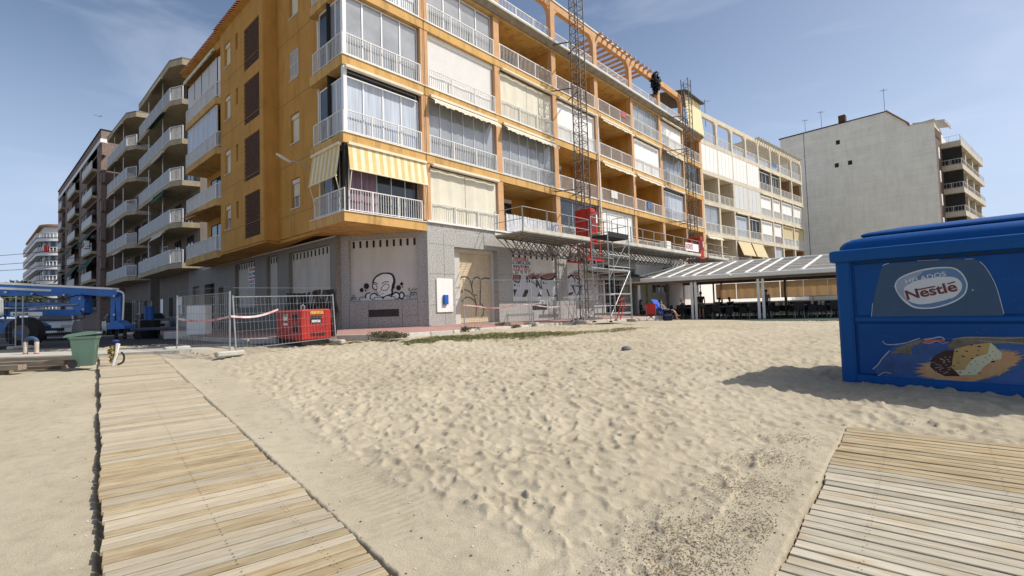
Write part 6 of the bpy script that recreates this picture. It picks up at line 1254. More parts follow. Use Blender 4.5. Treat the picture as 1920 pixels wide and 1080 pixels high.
# cars
def car(label, M, bodym, seed=0):
    t = thing('parked_car', label, 'car', M, 'cars parked along the far kerb'); mb = MB()
    prof = [(-2.1, .45), (-2.05, .75), (-1.6, .95), (-.9, 1.05), (-.25, 1.48), (1.1, 1.5), (1.75, 1.05), (2.1, .95), (2.15, .5), (2.0, .3), (-1.95, .3)]
    # length runs along local y; front at -y; outline across y-z, sections narrow upward
    secs = [(-.82, 0.0), (-.86, .0), (.86, 0.0), (.82, 0.0)]
    n = len(prof); vs = []
    for sx in (-1, 1):
        for (y, z) in prof: wd = .86 if z < 1.0 else .86 - (z - 1.0) * .42; vs.append((sx * wd, y, z))
    mb.add(vs, [tuple(range(n)), tuple(range(2 * n - 1, n - 1, -1))] + [(i, n + i, n + (i + 1) % n, (i + 1) % n) for i in range(n)]); mb.build('body', bodym, t, M)
    def pane(P_): m_ = MB(); m_.add(P_, [tuple(range(len(P_)))]); m_.build('window', glass_d, t, M)
    pane([(-.74, -.93, 1.075), (.74, -.93, 1.075), (.62, -.30, 1.47), (-.62, -.30, 1.47)])
    for s_ in (-1, 1): pane([(s_ * .845, -.75, 1.06), (s_ * .845, 1.5, 1.06), (s_ * .70, 1.05, 1.43), (s_ * .70, -.22, 1.43)])
    for s_ in (-1, 1): MB().cbox(s_ * .62 - .2, s_ * .62 + .2, -2.1, -1.85, .70, .86, .03).build('headlight', mat('headlight_glass', (.5, .5, .48), .15, spec=.8), t, M); MB().cbox(s_ * .97 - .1, s_ * .97 + .1, -.75, -.62, .98, 1.12, .03).build('mirror', bodym, t, M)
    MB().cbox(-.55, .55, -2.13, -2.0, .50, .68, .02).build('grille', black_p, t, M); MB().box(-.26, .26, -2.15, -2.125, .42, .53).build('number_plate', white, t, M); MB().cbox(-.85, .85, -2.14, -1.9, .28, .42, .03).build('bumper', black_r, t, M)
    for s_ in (-.84, .66):
        for y in (-1.35, 1.35): wo = MB().cyl((s_, y, .32), .32, .19, 20, 'x').build('wheel', black_r, t, M); MB().cyl((s_ - .012 if s_ < 0 else s_ + .17, y, .32), .19, .03, 14, 'x').build('rim', steel, wo, M)
    return t
cy = R(-42)
car('white car seen head-on under the blue booms of the lift', T3(-26.4, 28.0, ZR, R(36)), mat('car_white', (.55, .56, .57), .25, .03, 1, spec=.6))
car('dark car parked behind the white car beside the lift knuckle', T3(-29.5, 36.2, ZR, R(44)), mat('car_dark', (.03, .032, .035), .25, .1, 1, spec=.6))
car('silver grey car parked left of the lift basket', T3(-27.2, 36.3, ZR, R(44)), mat('car_silver', (.28, .27, .25), .3, .05, 1, metal=.3, spec=.6))
# loaded trolleys and a stack of site gear between the lift and the fence
si = thing('site_trolley', 'low flat trolley with blue edge standing right of the boom lift', 'trolley', T3(-19.3, 23.9, ZR)); ST = frame(-20.6, 23.9, 1, .15, ZR)
MB().cbox(1.5, 4.6, 0, 1.6, .42, .56, .03).build('deck', mat('blue_grey_steel', (.08, .10, .14), .6, .2, 3), si, ST)
for x in (1.8, 4.2):
    for y in (.05, 1.3): MB().cyl((x, y, .2), .2, .1, 14, 'y').build('wheel', black_r, si, ST)
sg = thing('site_container', 'dark waste container on legs beside the lift basket', 'container', T3(-20.6, 24.6, ZR)); MB().cbox(.15, .75, .9, 1.5, .45, 1.9, .05).build('tub', int_dark, sg, ST)
for x in (.25, .65): MB().box(x - .06, x + .06, 1.0, 1.12, 0, .45).build('leg', int_dark, sg, ST)
bd = thing('blue_drum', 'blue drum and clutter on top of a dark crate behind the end-on fence', 'drum', T3(-18.9, 25.5, ZR)); MB().cyl((1.35, 1.9, .95), .21, .75, 18).build('drum', bp, bd, ST); MB().cbox(1.05, 1.75, 1.6, 2.2, .0, .95, .03).build('crate', int_dark, bd, ST)
mb = MB()
for k in range(9): x = 2.6 + .3 * k; mb.bar((x, 2.4, .1), (x, 2.4, 1.7), .04)
for z in (.3, .75, 1.2, 1.7): mb.bar((2.5, 2.4, z), (5.2, 2.4, z), .035)
for k in range(5): mb.bar((2.6 + .5 * k, 2.4, .1), (2.6 + .5 * k + .6, 3.2, 1.5), .035)
tag(mb.build('frame_stack', scaff, None, ST), 'stack of grey scaffold frames standing against the taupe block', 'scaffolding')
wt = thing('utility_box', 'white metal utility box seen through the left fence panel', 'cabinet', T3(-13.4, 20.6, .84)); MB().cbox(-13.8, -13.0, 20.4, 20.9, .95, 2.2, .03).build('box_body', plaster_w, wt); mb = MB(); [mb.box(x - .03, x + .03, 20.5, 20.56, .8, .96) for x in (-13.7, -13.1)]; mb.build('box_leg', steel, wt)
pl = MB(); pl.cbox(-.55, .55, -.35, .35, .0, .35, .04); tag(pl.build('parking_block', plaster, None, T3(-15.8, 22.9, .72, R(20))), 'low pale block lying on the asphalt behind the left fence', 'block')
st_ = MB(); st_.ball((0, 0, .02), .12, .09, .07, 9, 6); tag(st_.build('stone', mat('grey_stone', (.16, .16, .15), .9, .2, 5), None, T3(2.62, 11.3, sz(2.62, 11.3)), smooth=True), 'lone grey stone lying on the open sand', 'stone')
# ------------------------------------------------------------------ beach restaurant terrace
TE = frame(7.5, 31.5, .864, -.504, .655)
pg = thing('terrace_pergola', 'long restaurant pergola with pale rafters and folded grey roof sheets', 'pergola', TE)
pw_ = mat('cream_pergola_paint', (.80, .79, .74), .5, .05, 2, dirt=.15); sheetm = mat('grey_roof_sheet', (.40, .39, .36), .8, .25, 2.5, stretch=(1, 6, 6)); canv = mat('brown_canopy_lining', (.17, .13, .10), .9, .15, 2)
LT_, DT, ZE, ZRd = 19.5, 9.2, 2.58, 3.66
RY = 4.9; fbm = mat('grey_fold_bar', (.20, .195, .18), .6)
for x in [fs(TE, u, 560, .05)[0] for u in (1199, 1297.5, 1304.5, 1422.5, 1431.5)] + [16.0, 16.4, 19.2]: MB().cbox(x - .07, x + .07, .0, .14, 0, ZE - .1, .012).build('post', pw_, pg, TE)
for x in (.3, 4.6, 8.9, 13.2, 17.5): MB().cbox(x - .06, x + .06, DT - .1, DT + .02, 0, ZE - .1, .012).build('post', canv, pg, TE); MB().cbox(x - .05, x + .05, RY - .05, RY + .05, 0, ZRd - .1, .01).build('post', canv, pg, TE)
MB().cbox(-.2, LT_, -.20, -.02, ZE - .16, ZE + .10, .03).build('gutter', pw_, pg, TE); MB().box(-.1, LT_, .0, .12, ZE - .30, ZE - .10).build('beam', canv, pg, TE)
MB().cbox(2.4, LT_, RY - .1, RY + .1, ZRd, ZRd + .14, .02).build('ridge_beam', pw_, pg, TE); MB().box(.3, LT_, DT - .1, DT + .05, ZE - .12, ZE + .08).build('beam', canv, pg, TE)
sl = lambda y: ZE + .02 + (ZRd - ZE) * y / RY
ras = [fs(TE, u, 520, 0)[0] for u in (1222, 1252, 1278, 1299, 1327, 1362, 1398, 1424, 1459, 1505)] + [13.2, 14.6, 16.2, 17.6, 19.0]
for x in ras: MB().bar((x, -.05, sl(0) + .09), (x + 1.15, RY, sl(RY) + .09), .13, .06).build('rafter', pw_, pg, TE)
MB().bar((0, -.05, ZE + .08), (2.5, RY, ZRd + .08), .10, .08).build('rafter', pw_, pg, TE)
rs = random.Random(6); xs = [0.05] + sorted(ras) + [LT_]
for a, b in zip(xs[:-1], xs[1:]):
    if b - a < .2: continue
    mb = MB(); n = 13
    for k in range(n):
        y0 = RY * k / n; y1 = RY * (k + 1) / n; ym = (y0 + y1) / 2; sg_ = .09 * (.7 + .5 * math.sin(k * 2.3 + a)); z0, zm, z1 = sl(y0) + .04, sl(ym) - sg_ + .04, sl(y1) + .04
        k0, km, k1 = (1.15 * q_ / RY for q_ in (y0, ym, y1)); A_ = [max(a + kk, 2.5 * q_ / RY) for kk, q_ in ((k0, y0), (km, ym), (k1, y1))]; B_ = [max(b + kk, A_[i_]) for i_, kk in enumerate((k0, km, k1))]
        mb.add([(A_[0], y0, z0), (B_[0], y0, z0), (B_[1], ym, zm), (A_[1], ym, zm), (B_[2], y1, z1), (A_[2], y1, z1)], [(0, 1, 2, 3), (3, 2, 4, 5)])
    if mb.v: mb.build('roof_sheet', sheetm, pg, TE, smooth=False)
    fb_ = MB()
    for k in range(1, n):
        y0 = RY * k / n; kk = 1.15 * y0 / RY; a_, b_ = max(a + kk, 2.5 * y0 / RY), b + kk
        if b_ > a_ + .05: fb_.bar((a_, y0, sl(y0) + .055), (b_, y0, sl(y0) + .045), .016)
    if fb_.v: fb_.build('fold_bars', fbm, pg, TE, kind='stuff')
    mb = MB(); mb.add([(a + 1.15, RY, ZRd), (b + 1.15, RY, ZRd), (b, DT, ZE), (a, DT, ZE)], [(0, 1, 2, 3)]); mb.build('roof_sheet', canv, pg, TE)
xb = [4.2 + 1.45 * k for k in range(11)]
bt = mat('tan_terrace_blind', (.48, .31, .16), .85, .1, 2, stretch=(3, 1, .4)); bt.node_tree.nodes['Principled BSDF'].inputs['Transmission Weight'].default_value = 0
def translucent(m, c, f=.5):
    n = m.node_tree; b = n.nodes['Principled BSDF']; out = [q for q in n.nodes if q.type == 'OUTPUT_MATERIAL'][0]; t = n.nodes.new('ShaderNodeBsdfTranslucent'); t.inputs[0].default_value = (*c, 1); x = n.nodes.new('ShaderNodeMixShader'); x.inputs[0].default_value = f
    n.links.new(b.outputs[0], x.inputs[1]); n.links.new(t.outputs[0], x.inputs[2]); n.links.new(x.outputs[0], out.inputs[0])
translucent(bt, (.62, .40, .21), .42)
for a, b in zip(xb[:-1], xb[1:]):
    mb = MB(); k = 6; P_ = [(a + .02 + (b - a - .04) * j / k, DT - .15 + .015 * math.sin(j * 2.4 + a)) for j in range(k + 1)]
    for p, q_ in zip(P_[:-1], P_[1:]): mb.add([(p[0], p[1], 1.28), (q_[0], q_[1], 1.28), (q_[0], q_[1], 2.42), (p[0], p[1], 2.42)], [(0, 1, 2, 3)])
    mb.box(a + .02, b - .02, DT - .17, DT - .13, 1.25, 1.29); mb.build('blind', bt, pg, TE)
mb = MB(); mb.ball((6.2, -.25, ZE - .02), .10, .10, .06); mb.bar((6.2, -.22, ZE), (6.2, -.1, ZE + .1), .04); mb.build('wall_lamp', plaster_w, pg, TE)
lowm = mat('pale_low_wall', (.62, .61, .58), .9, .05, 2)
lwall = thing('low_wall', 'low pale wall behind the terrace tables, below the tan blinds', 'wall', TE @ T3(3, DT + 1.5, 0)); MB().box(3, 21, DT + 1.5, DT + 1.7, -.1, .95).build('wall_face', lowm, lwall, TE); MB().box(3, 21, DT + 1.45, DT + 1.75, .95, 1.02).build('coping', white, lwall, TE)
for k, (u, v0, v1) in enumerate(((1213, 528, 590), (1252, 530, 580), (1180, 525, 592))):
    x = fs(TE, u, 560, 1.8 if k < 2 else .6); g_ = mat('green_yellow_post', (.30, .32, .06), .7, .2, 3) if k != 1 else canv
    tag(MB().cbox(x[0] - .07, x[0] + .07, 1.75 if k < 2 else .5, 1.9 if k < 2 else .65, 0, 2.7, .02).build('green_pillar' if k != 1 else 'brown_pillar', g_, None, TE), ['yellow-green painted pillar under the pergola behind the camping chairs', 'dark brown pillar under the pergola beside the striped-shirt diner', 'yellow-green pillar just left of the pergola, beside the scaffold'][k], 'pillar')
# tables and chairs
blk = mat('black_wicker', (.018, .017, .016), .6, .3, 12); legm = mat('chair_leg_metal', (.32, .32, .32), .4, .1, 5, metal=.7)
def terrace_chair(M, label, grp):
    t = thing('terrace_chair', label, 'chair', M, grp); MB().cbox(-.22, .22, -.22, .22, .42, .47, .01).build('seat', blk, t, M)
    mb = MB(); mb.box(-.24, .24, .19, .23, .47, .92); mb.box(-.25, -.21, -.2, .2, .30, .68); mb.box(.21, .25, -.2, .2, .30, .68); mb.build('backrest', blk, t, M)
    for sx in (-1, 1): MB().bar((sx * .23, -.18, .66), (sx * .23, .2, .66), .03).build('armrest', blk, t, M)
    for sx in (-1, 1):
        for sy in (-1, 1): MB().tube([(sx * .2, sy * .2, .44), (sx * .23, sy * .23, 0)], .014, 5).build('leg', legm, t, M)
    return t
def table(M, label, grp):
    t = thing('terrace_table', label, 'table', M, grp); MB().cbox(-.4, .4, -.4, .4, .71, .75, .01).build('table_top', mat('grey_table_top', (.30, .30, .31), .4, .05, 2), t, M); MB().tube([(0, 0, 0), (0, 0, .72)], .035, 8).build('pedestal', blk, t, M); MB().cyl((0, 0, 0), .24, .03, 12).build('foot', blk, t, M); return t
tb0 = ch0 = None; GC, GT = 'black chairs around the terrace tables', 'tables under the pergola'
rs = random.Random(9); ORD = ['first', 'second', 'third', 'fourth', 'fifth', 'sixth', 'seventh', 'eighth']
for r_, y in enumerate((1.4, 3.3, 5.3, 7.3)):
    row = ['front row', 'second row', 'third row', 'back row'][r_]
    for c_ in range(7):
        x = 3.3 + 2.05 * c_ + rs.uniform(-.2, .2) + .5 * (r_ % 2); M = TE @ T3(x, y + rs.uniform(-.2, .2), 0, rs.uniform(-.1, .1)); lb = 'grey-topped terrace table under the pergola, %s from the left in the %s' % (ORD[c_], row)
        if tb0 is None: tb0 = table(M, lb, GT)
        else: dup(tb0, M, lb)
        for (dx, dy, rz, side_) in ((0, -.62, math.pi, 'near'), (0, .62, 0, 'far'), (-.62, 0, R(90), 'left'), (.62, 0, R(-90), 'right')):
            if rs.random() < .04: continue
            Mc = M @ T3(dx, dy, 0, rz + rs.uniform(-.15, .15)); lc = 'black wicker chair, %s side of the %s table from the left, %s' % (side_, ORD[c_], row)
            if ch0 is None: ch0 = terrace_chair(Mc, lc, GC)
            else: dup(ch0, Mc, lc)
# ------------------------------------------------------------------ people
skin = mat('skin', (.42, .24, .16), .6, .05, 6); hair_d = mat('dark_hair', (.02, .014, .01), .7, .3, 20); hair_r = mat('reddish_hair', (.10, .035, .02), .7, .3, 20)
def skinned(name, J, E, rad, mt, parent, M, root=0, lev=2):
    me = bpy.data.meshes.new(name); me.from_pydata([tuple(j) for j in J], E, []); o = bpy.data.objects.new(name, me); col.objects.link(o)
    md = o.modifiers.new('s', 'SKIN'); md.use_smooth_shade = True
    for i, v_ in enumerate(me.skin_vertices[0].data): r_ = rad[i]; v_.radius = r_ if isinstance(r_, tuple) else (r_, r_); v_.use_root = (i == root)
    sb = o.modifiers.new('u', 'SUBSURF'); sb.levels = lev; sb.render_levels = lev
    dg = bpy.context.evaluated_depsgraph_get(); m2 = bpy.data.meshes.new_from_object(o.evaluated_get(dg)); bpy.data.objects.remove(o); m2.materials.clear(); m2.materials.append(mt)
    return place(name, m2, parent, M)
def person(label, M, pose, top, bottom, hairm, long_hair=False, sleeves=.5, legs_cover=.45, cap=None):
    """pose: joints in metres, x right, y forward, z up"""
    t = thing('person', label, 'person', M); P_ = {k: Vector(v_) for k, v_ in pose.items()}
    J = []; rad = []; E = []; ix = {}
    def add(k, p, r_, par_=None): ix[k] = len(J); J.append(p); rad.append(r_); (E.append((ix[par_], ix[k])) if par_ else None)
    add('pel', P_['pel'], (.13, .10)); add('wst', P_['pel'].lerp(P_['chest'], .45), (.115, .085), 'pel'); add('chest', P_['chest'], (.145, .10), 'wst'); add('neck0', P_['chest'].lerp(P_['head'], .45), (.06, .055), 'chest'); add('neck', P_['chest'].lerp(P_['head'], .62), (.048, .048), 'neck0')
    hd = (P_['head'] - P_['chest']).normalized(); add('head0', P_['head'] - hd * .02, (.068, .075), 'neck'); add('head1', P_['head'] + hd * .07, (.075, .088), 'head0'); add('head2', P_['head'] + hd * .14, (.05, .06), 'head1')
    for s_ in ('l', 'r'):
        add('sh' + s_, P_['sh' + s_], .052, 'chest'); add('el' + s_, P_['el' + s_], .038, 'sh' + s_); add('wr' + s_, P_['wr' + s_], .026, 'el' + s_)
        d = (P_['wr' + s_] - P_['el' + s_]).normalized(); sd_ = d.cross(Vector((0, 0, 1)) if abs(d.z) < .8 else Vector((0, 1, 0))).normalized(); up = sd_.cross(d); add('pm' + s_, P_['wr' + s_] + d * .06, (.034, .018), 'wr' + s_)
        for k in range(4):
            o_ = sd_ * (.024 - .016 * k); ln = (.075, .085, .08, .06)[k]; a = P_['wr' + s_] + d * .09 + o_; add('f%d' % k + s_, a, .0085, 'pm' + s_); add('g%d' % k + s_, a + d * ln * .5 - up * .008, .0078, 'f%d' % k + s_); add('h%d' % k + s_, a + d * ln - up * .028, .0065, 'g%d' % k + s_)
        add('th' + s_, P_['wr' + s_] + d * .045 + sd_ * .045, .010, 'wr' + s_); add('ti' + s_, P_['wr' + s_] + d * .085 + sd_ * .058 - up * .01, .008, 'th' + s_)
        add('hp' + s_, P_['hp' + s_], .085, 'pel'); add('kn' + s_, P_['kn' + s_], .056, 'hp' + s_); add('cf' + s_, P_['kn' + s_].lerp(P_['an' + s_], .35), .052, 'kn' + s_); add('an' + s_, P_['an' + s_], .034, 'cf' + s_); add('to' + s_, P_['to' + s_], (.04, .026), 'an' + s_)
    skinned('body', J, E, rad, skin, t, M)
    C_ = [P_['pel'] + Vector((0, 0, .02)), P_['pel'].lerp(P_['chest'], .45), P_['chest'], P_['chest'].lerp(P_['head'], .3)]; Ec = [(0, 1), (1, 2), (2, 3)]; Rc = [(.15, .12), (.135, .105), (.165, .12), (.08, .075)]
    for s_ in ('l', 'r'): k = len(C_); C_ += [P_['sh' + s_], P_['sh' + s_].lerp(P_['el' + s_], sleeves)]; Ec += [(2, k), (k, k + 1)]; Rc += [.068, .055]
    skinned('shirt', C_, Ec, Rc, top, t, M)
    C_ = [P_['pel']]; Ec = []; Rc = [(.15, .12)]
    for s_ in ('l', 'r'):
        k = len(C_); C_ += [P_['hp' + s_], P_['hp' + s_].lerp(P_['kn' + s_], min(1, legs_cover * 2))]; Ec += [(0, k), (k, k + 1)]; Rc += [.10, .08]
        if legs_cover > .5: C_.append(P_['kn' + s_].lerp(P_['an' + s_], (legs_cover - .5) * 2)); Ec.append((k + 1, k + 2)); Rc.append(.06)
    skinned('shorts' if legs_cover <= .5 else 'trousers', C_, Ec, Rc, bottom, t, M)
    h = P_['head'] + hd * .075; fw = (P_['fw'] if 'fw' in P_ else Vector((0, 1, 0))); mb = MB(); c_ = h - fw * .025 + hd * .03; mb.ball(tuple(c_), .088, .10, .10, 12, 8)
    if long_hair: c2 = h - fw * .06 - hd * .08; mb.ball(tuple(c2), .085, .06, .15, 10, 6)
    mb.build('hair', cap or hairm, t, M, smooth='all')
    mb = MB(); mb.ball(tuple(h + fw * .085 - hd * .02), .012, .018, .02, 6, 4); mb.build('nose', skin, t, M)
    sdv = fw.cross(hd).normalized()
    for s_ in (-1, 1): MB().ball(tuple(h + sdv * s_ * .078 - hd * .015), .012, .02, .028, 6, 4).build('ear', skin, t, M); MB().ball(tuple(h + fw * .078 + sdv * s_ * .03 + hd * .005), .008, .006, .006, 6, 4).build('eye', black_p, t, M)
    return t
def standing(): return dict(pel=(0, 0, .95), chest=(0, .02, 1.32), head=(0, .03, 1.53), shl=(-.17, .0, 1.38), shr=(.17, 0, 1.38), ell=(-.22, -.02, 1.10), elr=(.22, -.02, 1.10), wrl=(-.21, .08, .88), wrr=(.21, .08, .88), hpl=(-.09, 0, .90), hpr=(.09, 0, .90), knl=(-.10, .02, .50), knr=(.10, .03, .50), anl=(-.10, 0, .08), anr=(.11, .0, .08), tol=(-.11, .15, .03), tor=(.12, .15, .03))
def seated(lean=.1): return dict(pel=(0, 0, .52), chest=(0, -.06 + lean, .92), head=(0, -.02 + lean * 1.5, 1.14), shl=(-.17, -.06 + lean, .98), shr=(.17, -.06 + lean, .98), ell=(-.24, .10 + lean, .76), elr=(.24, .10 + lean, .76), wrl=(-.12, .34, .76), wrr=(.12, .34, .76), hpl=(-.09, .03, .50), hpr=(.09, .03, .50), knl=(-.12, .44, .50), knr=(.12, .44, .50), anl=(-.12, .42, .08), anr=(.12, .42, .08), tol=(-.12, .57, .03), tor=(.12, .57, .03))
dk = mat('dark_cloth', (.02, .02, .025), .9); gyc = mat('grey_green_shorts', (.10, .10, .075), .9)
def pat(u, v): p = fs(TE, u, 560, v); return p[0]
person('person standing under the pergola seen from behind in dark top and grey shorts', TE @ T3(pat(1314, 1.1), 1.1, 0, R(20)), standing(), dk, gyc, hair_r, sleeves=.5, legs_cover=.38)
person('waiter with dark hair standing among the tables right of the second post pair', TE @ T3(pat(1437, 3.0), 3.0, 0, R(150)), standing(), mat('grey_apron', (.25, .22, .2), .9), dk, hair_d, legs_cover=.95)
strp = mat('striped_shirt', (.16, .13, .11), .9)
def add_stripes(m, c):
    n = m.node_tree; b = n.nodes['Principled BSDF']; tc = n.nodes.new('ShaderNodeTexCoord'); w_ = n.nodes.new('ShaderNodeTexWave'); w_.bands_direction = 'Z'; w_.inputs['Scale'].default_value = 3.2; r_ = n.nodes.new('ShaderNodeValToRGB'); r_.color_ramp.elements[0].position = .62; r_.color_ramp.elements[0].color = (.018, .015, .013, 1); r_.color_ramp.elements[1].position = .66; r_.color_ramp.elements[1].color = (*c, 1)
    n.links.new(tc.outputs['Object'], w_.inputs[0]); n.links.new(w_.outputs[0], r_.inputs[0]); n.links.new(r_.outputs[0], b.inputs['Base Color'])
add_stripes(strp, (.30, .24, .2))
x = pat(1281, 1.4); person('seated person in a black and brown striped shirt and pale cap at a terrace table', TE @ T3(x, 1.4, .02, R(75)), seated(), strp, dk, hair_d, cap=plaster_w, legs_cover=.95)
x = pat(1345, 3.2); person('seated diner in dark clothes left of the nearest bare table top', TE @ T3(x, 3.4, .02, R(-20)), seated(.15), dk, dk, hair_d, legs_cover=.95)
x = pat(1369, 3.2); person('seated diner in dark clothes facing the first, beside the nearest bare table top', TE @ T3(x, 3.6, .02, R(160)), seated(.15), dk, dk, hair_r, legs_cover=.95)
x = pat(1206, .4); person('dark-haired person in black sitting behind the blue camping chair', TE @ T3(x, -.1, .02, R(-60)), seated(.0), dk, dk, hair_d, long_hair=True, legs_cover=.95)
# camping chairs on the sand
def camp_chair(label, M, clothm, s_=1.0, recl=.2):
    t = thing('camping_chair', label, 'chair', M); tub = mat('camp_frame', (.25, .26, .28), .4, .1, 4, metal=.6)
    mb = MB(); w_ = .26 * s_; mb.add([(-w_, -.22, .42), (w_, -.22, .42), (w_, .18, .34), (-w_, .18, .34)], [(0, 1, 2, 3)]); mb.add([(-w_, -.22, .40), (w_, -.22, .40), (w_, .18, .32), (-w_, .18, .32)], [(3, 2, 1, 0)]); mb.build('seat', clothm, t, M)
    mb = MB(); z1 = .34 + .62 * s_; mb.add([(-w_, .18, .34), (w_, .18, .34), (w_ * 1.05, .18 + recl, z1), (0, .25 + recl, z1 + .03), (-w_ * 1.05, .18 + recl, z1)], [(0, 1, 2, 3, 4)]); mb.add([(-w_, .20, .34), (w_, .20, .34), (w_ * 1.05, .20 + recl, z1), (0, .27 + recl, z1 + .03), (-w_ * 1.05, .20 + recl, z1)], [(4, 3, 2, 1, 0)]); mb.build('backrest', clothm, t, M)
    for a, b in (((-w_, -.22, .42), (w_, .22, .0)), ((w_, -.22, .42), (-w_, .22, 0)), ((-w_, .2, .36), (w_, -.24, 0)), ((w_, .2, .36), (-w_, -.24, 0)), ((-w_, -.24, 0), (-w_, .18, .55)), ((w_, -.24, 0), (w_, .18, .55)), ((-w_, .2, 0), (-w_, .18 + recl, z1)), ((w_, .2, 0), (w_, .18 + recl, z1))): MB().tube([a, b], .013, 6).build('leg', tub, t, M)
    for sx in (-w_, w_): MB().cbox(sx - .03, sx + .03, -.24, .2, .56, .60, .01).build('armrest', clothm, t, M)
    return t
def sp(u, v): return None
pr = at(1221, 603, .70); pb = at(1250, 602, .70)
camp_chair('red camping chair standing empty on the sand left of the blue one', T3(pr.x, pr.y, float(G(pr.x, pr.y)) + .02, R(165)), mat('red_canvas', (.42, .03, .03), .8, .15, 3), .95)
MB0 = T3(pb.x, pb.y, float(G(pb.x, pb.y)) + .02, R(48))
camp_chair('blue reclining camping chair with a bare-legged person in it', MB0, mat('blue_canvas', (.02, .08, .46), .7, .25, 3), 1.35, .5)
ps = seated(-.12); ps.update(pel=(0, .02, .44), chest=(0, .26, .78), head=(0, .30, 1.0), shl=(-.17, .24, .84), shr=(.17, .24, .84), ell=(-.27, .12, .64), elr=(.27, .12, .64), wrl=(-.12, -.08, .62), wrr=(.12, -.08, .62), hpl=(-.09, -.02, .46), hpr=(.09, -.02, .46), knl=(-.10, -.42, .58), knr=(.10, -.44, .52), anl=(-.1, -.70, .24), anr=(.12, -.55, .08), tol=(-.1, -.85, .26), tor=(.12, -.70, .03), fw=(0, -1, 0))
person('bare-legged person in grey lying back in the blue camping chair', MB0, ps, mat('grey_vest', (.14, .14, .13), .9), mat('black_shorts', (.02, .02, .02), .9), hair_d, legs_cover=.45)
bg_ = MB(); bg_.cbox(-.25, .25, -.18, .18, 0, .32, .05); tag(bg_.build('beach_bag', mat('navy_bag', (.01, .015, .05), .8), None, T3(pb.x - .1, pb.y - .55, float(G(pb.x, pb.y)) + .02)), 'dark bag lying on the sand under the blue camping chair', 'bag')
# dark cloth bundle on the pergola beams of the roof terrace
leafy('shade_cloth', F1 @ Vector((21.3, -.15, 18.3)), .38, .4, .9, 420, .16, mat('black_netting', (.015, .018, .02), .9), None, 12)
tag(bpy.data.objects['shade_cloth'], 'bunched black shade cloth hanging from the rooftop pergola beams', 'cloth')
# ------------------------------------------------------------------ weeds, debris, small litter
def blades(name, regs, n, hmin, hmax, mt, seed, wdt=.012, lie=.35):
    rs = np.random.RandomState(seed); mb = MB()
    for i in range(n):
        x0, y0, rx, ry, an, w_ = regs[rs.choice(len(regs), p=[r_[5] for r_ in regs])]
        a = rs.uniform(0, 2 * math.pi); q = math.sqrt(rs.rand()) * (1 + .25 * math.sin(a * 5 + x0)); dx, dy = q * rx * math.cos(a), q * ry * math.sin(a); x = x0 + dx * math.cos(an) - dy * math.sin(an); y = y0 + dx * math.sin(an) + dy * math.cos(an)
        z = sz(x, y) - .01; h = rs.uniform(hmin, hmax) * (1.2 - q * .7); b = rs.uniform(0, 2 * math.pi); l_ = h * rs.uniform(lie * .3, lie * 2.2); c, s_ = math.cos(b), math.sin(b); nx, ny = -s_ * wdt, c * wdt
        mb.add([(x - nx, y - ny, z), (x + nx, y + ny, z), (x + c * l_ * .5 + nx * .7, y + s_ * l_ * .5 + ny * .7, z + h * .7), (x + c * l_ * .5 - nx * .7, y + s_ * l_ * .5 - ny * .7, z + h * .7), (x + c * l_, y + s_ * l_, z + h)], [(0, 1, 2, 3), (3, 2, 4)])
    return mb.build(name, mt, kind='stuff')
gm = mat('dry_green_grass', (.17, .19, .065), .9, .4, 3, c2=(.28, .25, .12)); gm2 = mat('yellowing_grass', (.30, .25, .11), .9, .3, 3, c2=(.20, .18, .07))
AN = R(47)
def gp_(u, v):
    d = ray(u, v); lo = 2.0
    for k in range(400):
        lo += .08; p = d / d.y * lo
        if CZ + p.z <= float(G(p.x, p.y)): return p.x, p.y
    return p.x, p.y
g1 = [gp_(u, v) for u, v in ((790, 644), (850, 637), (910, 632), (960, 630), (1010, 628), (1060, 625), (1110, 621), (1160, 617))]
regs = [(g1[0][0], g1[0][1], .6, .5, AN, .18), (g1[1][0], g1[1][1], 1.0, .85, AN, .34), (g1[2][0], g1[2][1], 1.1, .7, AN, .22), (g1[3][0], g1[3][1], 1.2, .6, AN, .12), (g1[4][0], g1[4][1], 1.4, .6, AN, .14)]
blades('grass', regs, 30000, .02, .09, gm, 1, .010)
blades('grass', [(g1[3][0], g1[3][1], 1.7, .9, AN, .3), (g1[5][0], g1[5][1], 2.1, .75, AN, .45), (g1[7][0], g1[7][1], 1.8, .55, AN, .25)], 16000, .015, .05, gm2, 2, .010, .9)
g2 = [gp_(u, v) for u, v in ((660, 641), (700, 640), (735, 641), (620, 645), (580, 648))]; blades('grass', [(a, b, .45, .12, .1, .25) for a, b in g2[:4]], 2200, .02, .07, gm2, 3, .010, .8)
def weed(label, x, y, z, r_, h, n, mt, seed):
    t = thing('weed', label, 'plant', T3(x, y, z)); rs = np.random.RandomState(seed); st_ = MB()
    for k in range(9): a = rs.uniform(0, 6.28); st_.tube([(x, y, z), (x + r_ * .5 * math.cos(a), y + r_ * .25 * math.sin(a), z + h * .7), (x + r_ * math.cos(a), y + r_ * .5 * math.sin(a), z + h * rs.uniform(.5, 1.1))], [.008, .006, .003], 4)
    st_.build('stem', mt, t); leafy('foliage', (x, y, z + h * .45), r_, r_ * .55, h * .55, n, .035, mt, t, seed)
wdm = mat('brown_green_weed', (.07, .065, .03), .9, .4, 8)
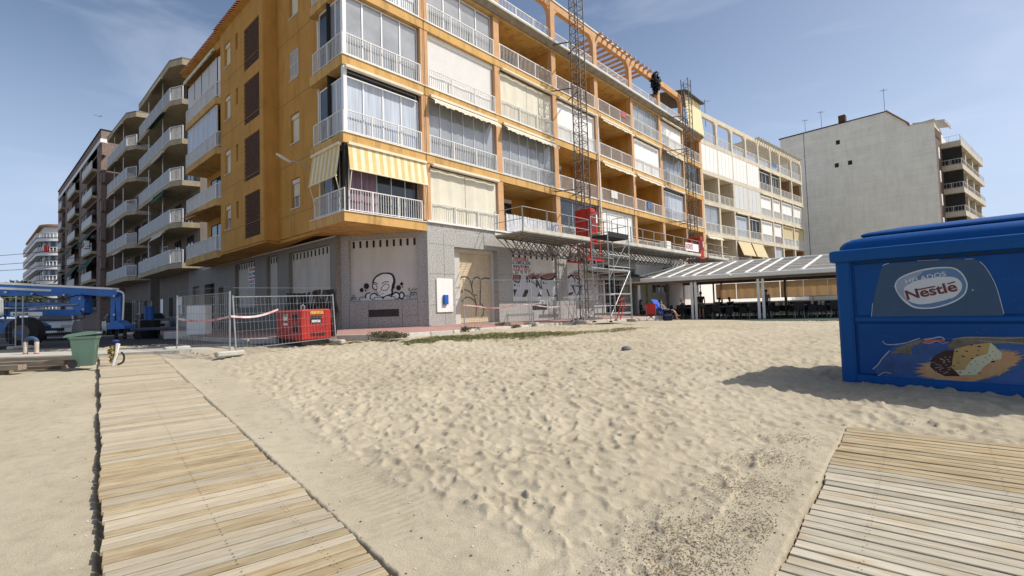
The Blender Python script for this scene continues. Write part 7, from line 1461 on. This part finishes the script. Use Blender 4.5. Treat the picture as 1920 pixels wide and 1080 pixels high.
for k, (u, v, zz, r_, h, n, lb) in enumerate(((718, 629, .90, .55, .20, 420, 'long low dark weed growing on the kerb below the alien drawing'), (745, 630, .90, .40, .16, 300, 'dark weed on the kerb just right of the longest one'), (872, 620, .9, .25, .22, 160, 'small upright weed at the kerb below the white utility cabinet'), (890, 618, .9, .30, .16, 200, 'rounded low weed at the kerb in front of the beige shutter'), (943, 612, .92, .38, .24, 300, 'brownish weed clump at the kerb right of the beige shutter'), (965, 612, .92, .30, .12, 220, 'greener flat weed beside the brownish clump'), (928, 597, 1.06, .14, .22, 110, 'weed growing in the corner of the shutter doorway'))):
    p = at(u, v, zz); weed(lb, p.x, p.y, zz - .05, r_, h, n, wdm, 20 + k)
# raked plant litter beside the right boardwalk, pebbles and shell bits on the sand
rs = np.random.RandomState(8); mb = MB(); ctrs = [(1.15, 3.05, .55, .35), (.85, 2.75, .35, .3), (1.75, 3.75, .45, .25), (2.2, 4.35, .45, .2), (.55, 2.45, .35, .25), (2.75, 4.85, .4, .2), (1.55, 3.15, .2, .3)]
for i in range(8000):
    c_ = ctrs[rs.choice(7, p=[.27, .2, .16, .12, .12, .06, .07])]; a = rs.normal(size=2) * .42; x = c_[0] + a[0] * c_[2]; y = c_[1] + a[1] * c_[3] * 1.6
    t, s_ = (x - W2['o'].x) * math.sin(W2['a']) + (y - W2['o'].y) * math.cos(W2['a']), (x - W2['o'].x) * math.cos(W2['a']) - (y - W2['o'].y) * math.sin(W2['a'])
    if s_ < .12: continue
    z = sz(x, y); l_ = rs.uniform(.0025, .007); b = rs.uniform(0, 6.28); d = Vector((math.cos(b), math.sin(b), rs.uniform(-.2, .6))) * l_ * rs.uniform(.7, 2.2); n_ = Vector((-math.sin(b), math.cos(b), .3)) * l_ * .5; p = Vector((x, y, z + .003))
    mb.add([p - d, p + n_, p + d, p - n_, p + Vector((0, 0, l_ * .5))], [(0, 1, 4), (1, 2, 4), (2, 3, 4), (3, 0, 4)])
mb.build('plant_litter', mat('dark_plant_litter', (.27, .22, .14), .9, .4, 30), kind='stuff')
mb = MB()
for i in range(1600):
    y = 2.0 + 14 * rs.rand() ** 1.6; x = rs.uniform(-.95, .95) * y; z = sz(x, y); l_ = rs.uniform(.004, .011) * (1 + y * .05); b = rs.uniform(0, 6.28); mb.mi = int(rs.rand() < .45)
    p = Vector((x, y, z + l_ * .3)); mb.add([p + Vector((math.cos(b + q) * l_, math.sin(b + q) * l_ * .7, 0)) for q in (0, 1.6, 3.1, 4.7)] + [p + Vector((0, 0, l_ * .6))], [(0, 1, 4), (1, 2, 4), (2, 3, 4), (3, 0, 4)])
mb.build('pebbles', [mat('dark_pebble', (.12, .10, .08), .8), mat('shell_bit', (.62, .58, .52), .7)], kind='stuff')
# blown sand lying on the left boardwalk's edges and nails on planks
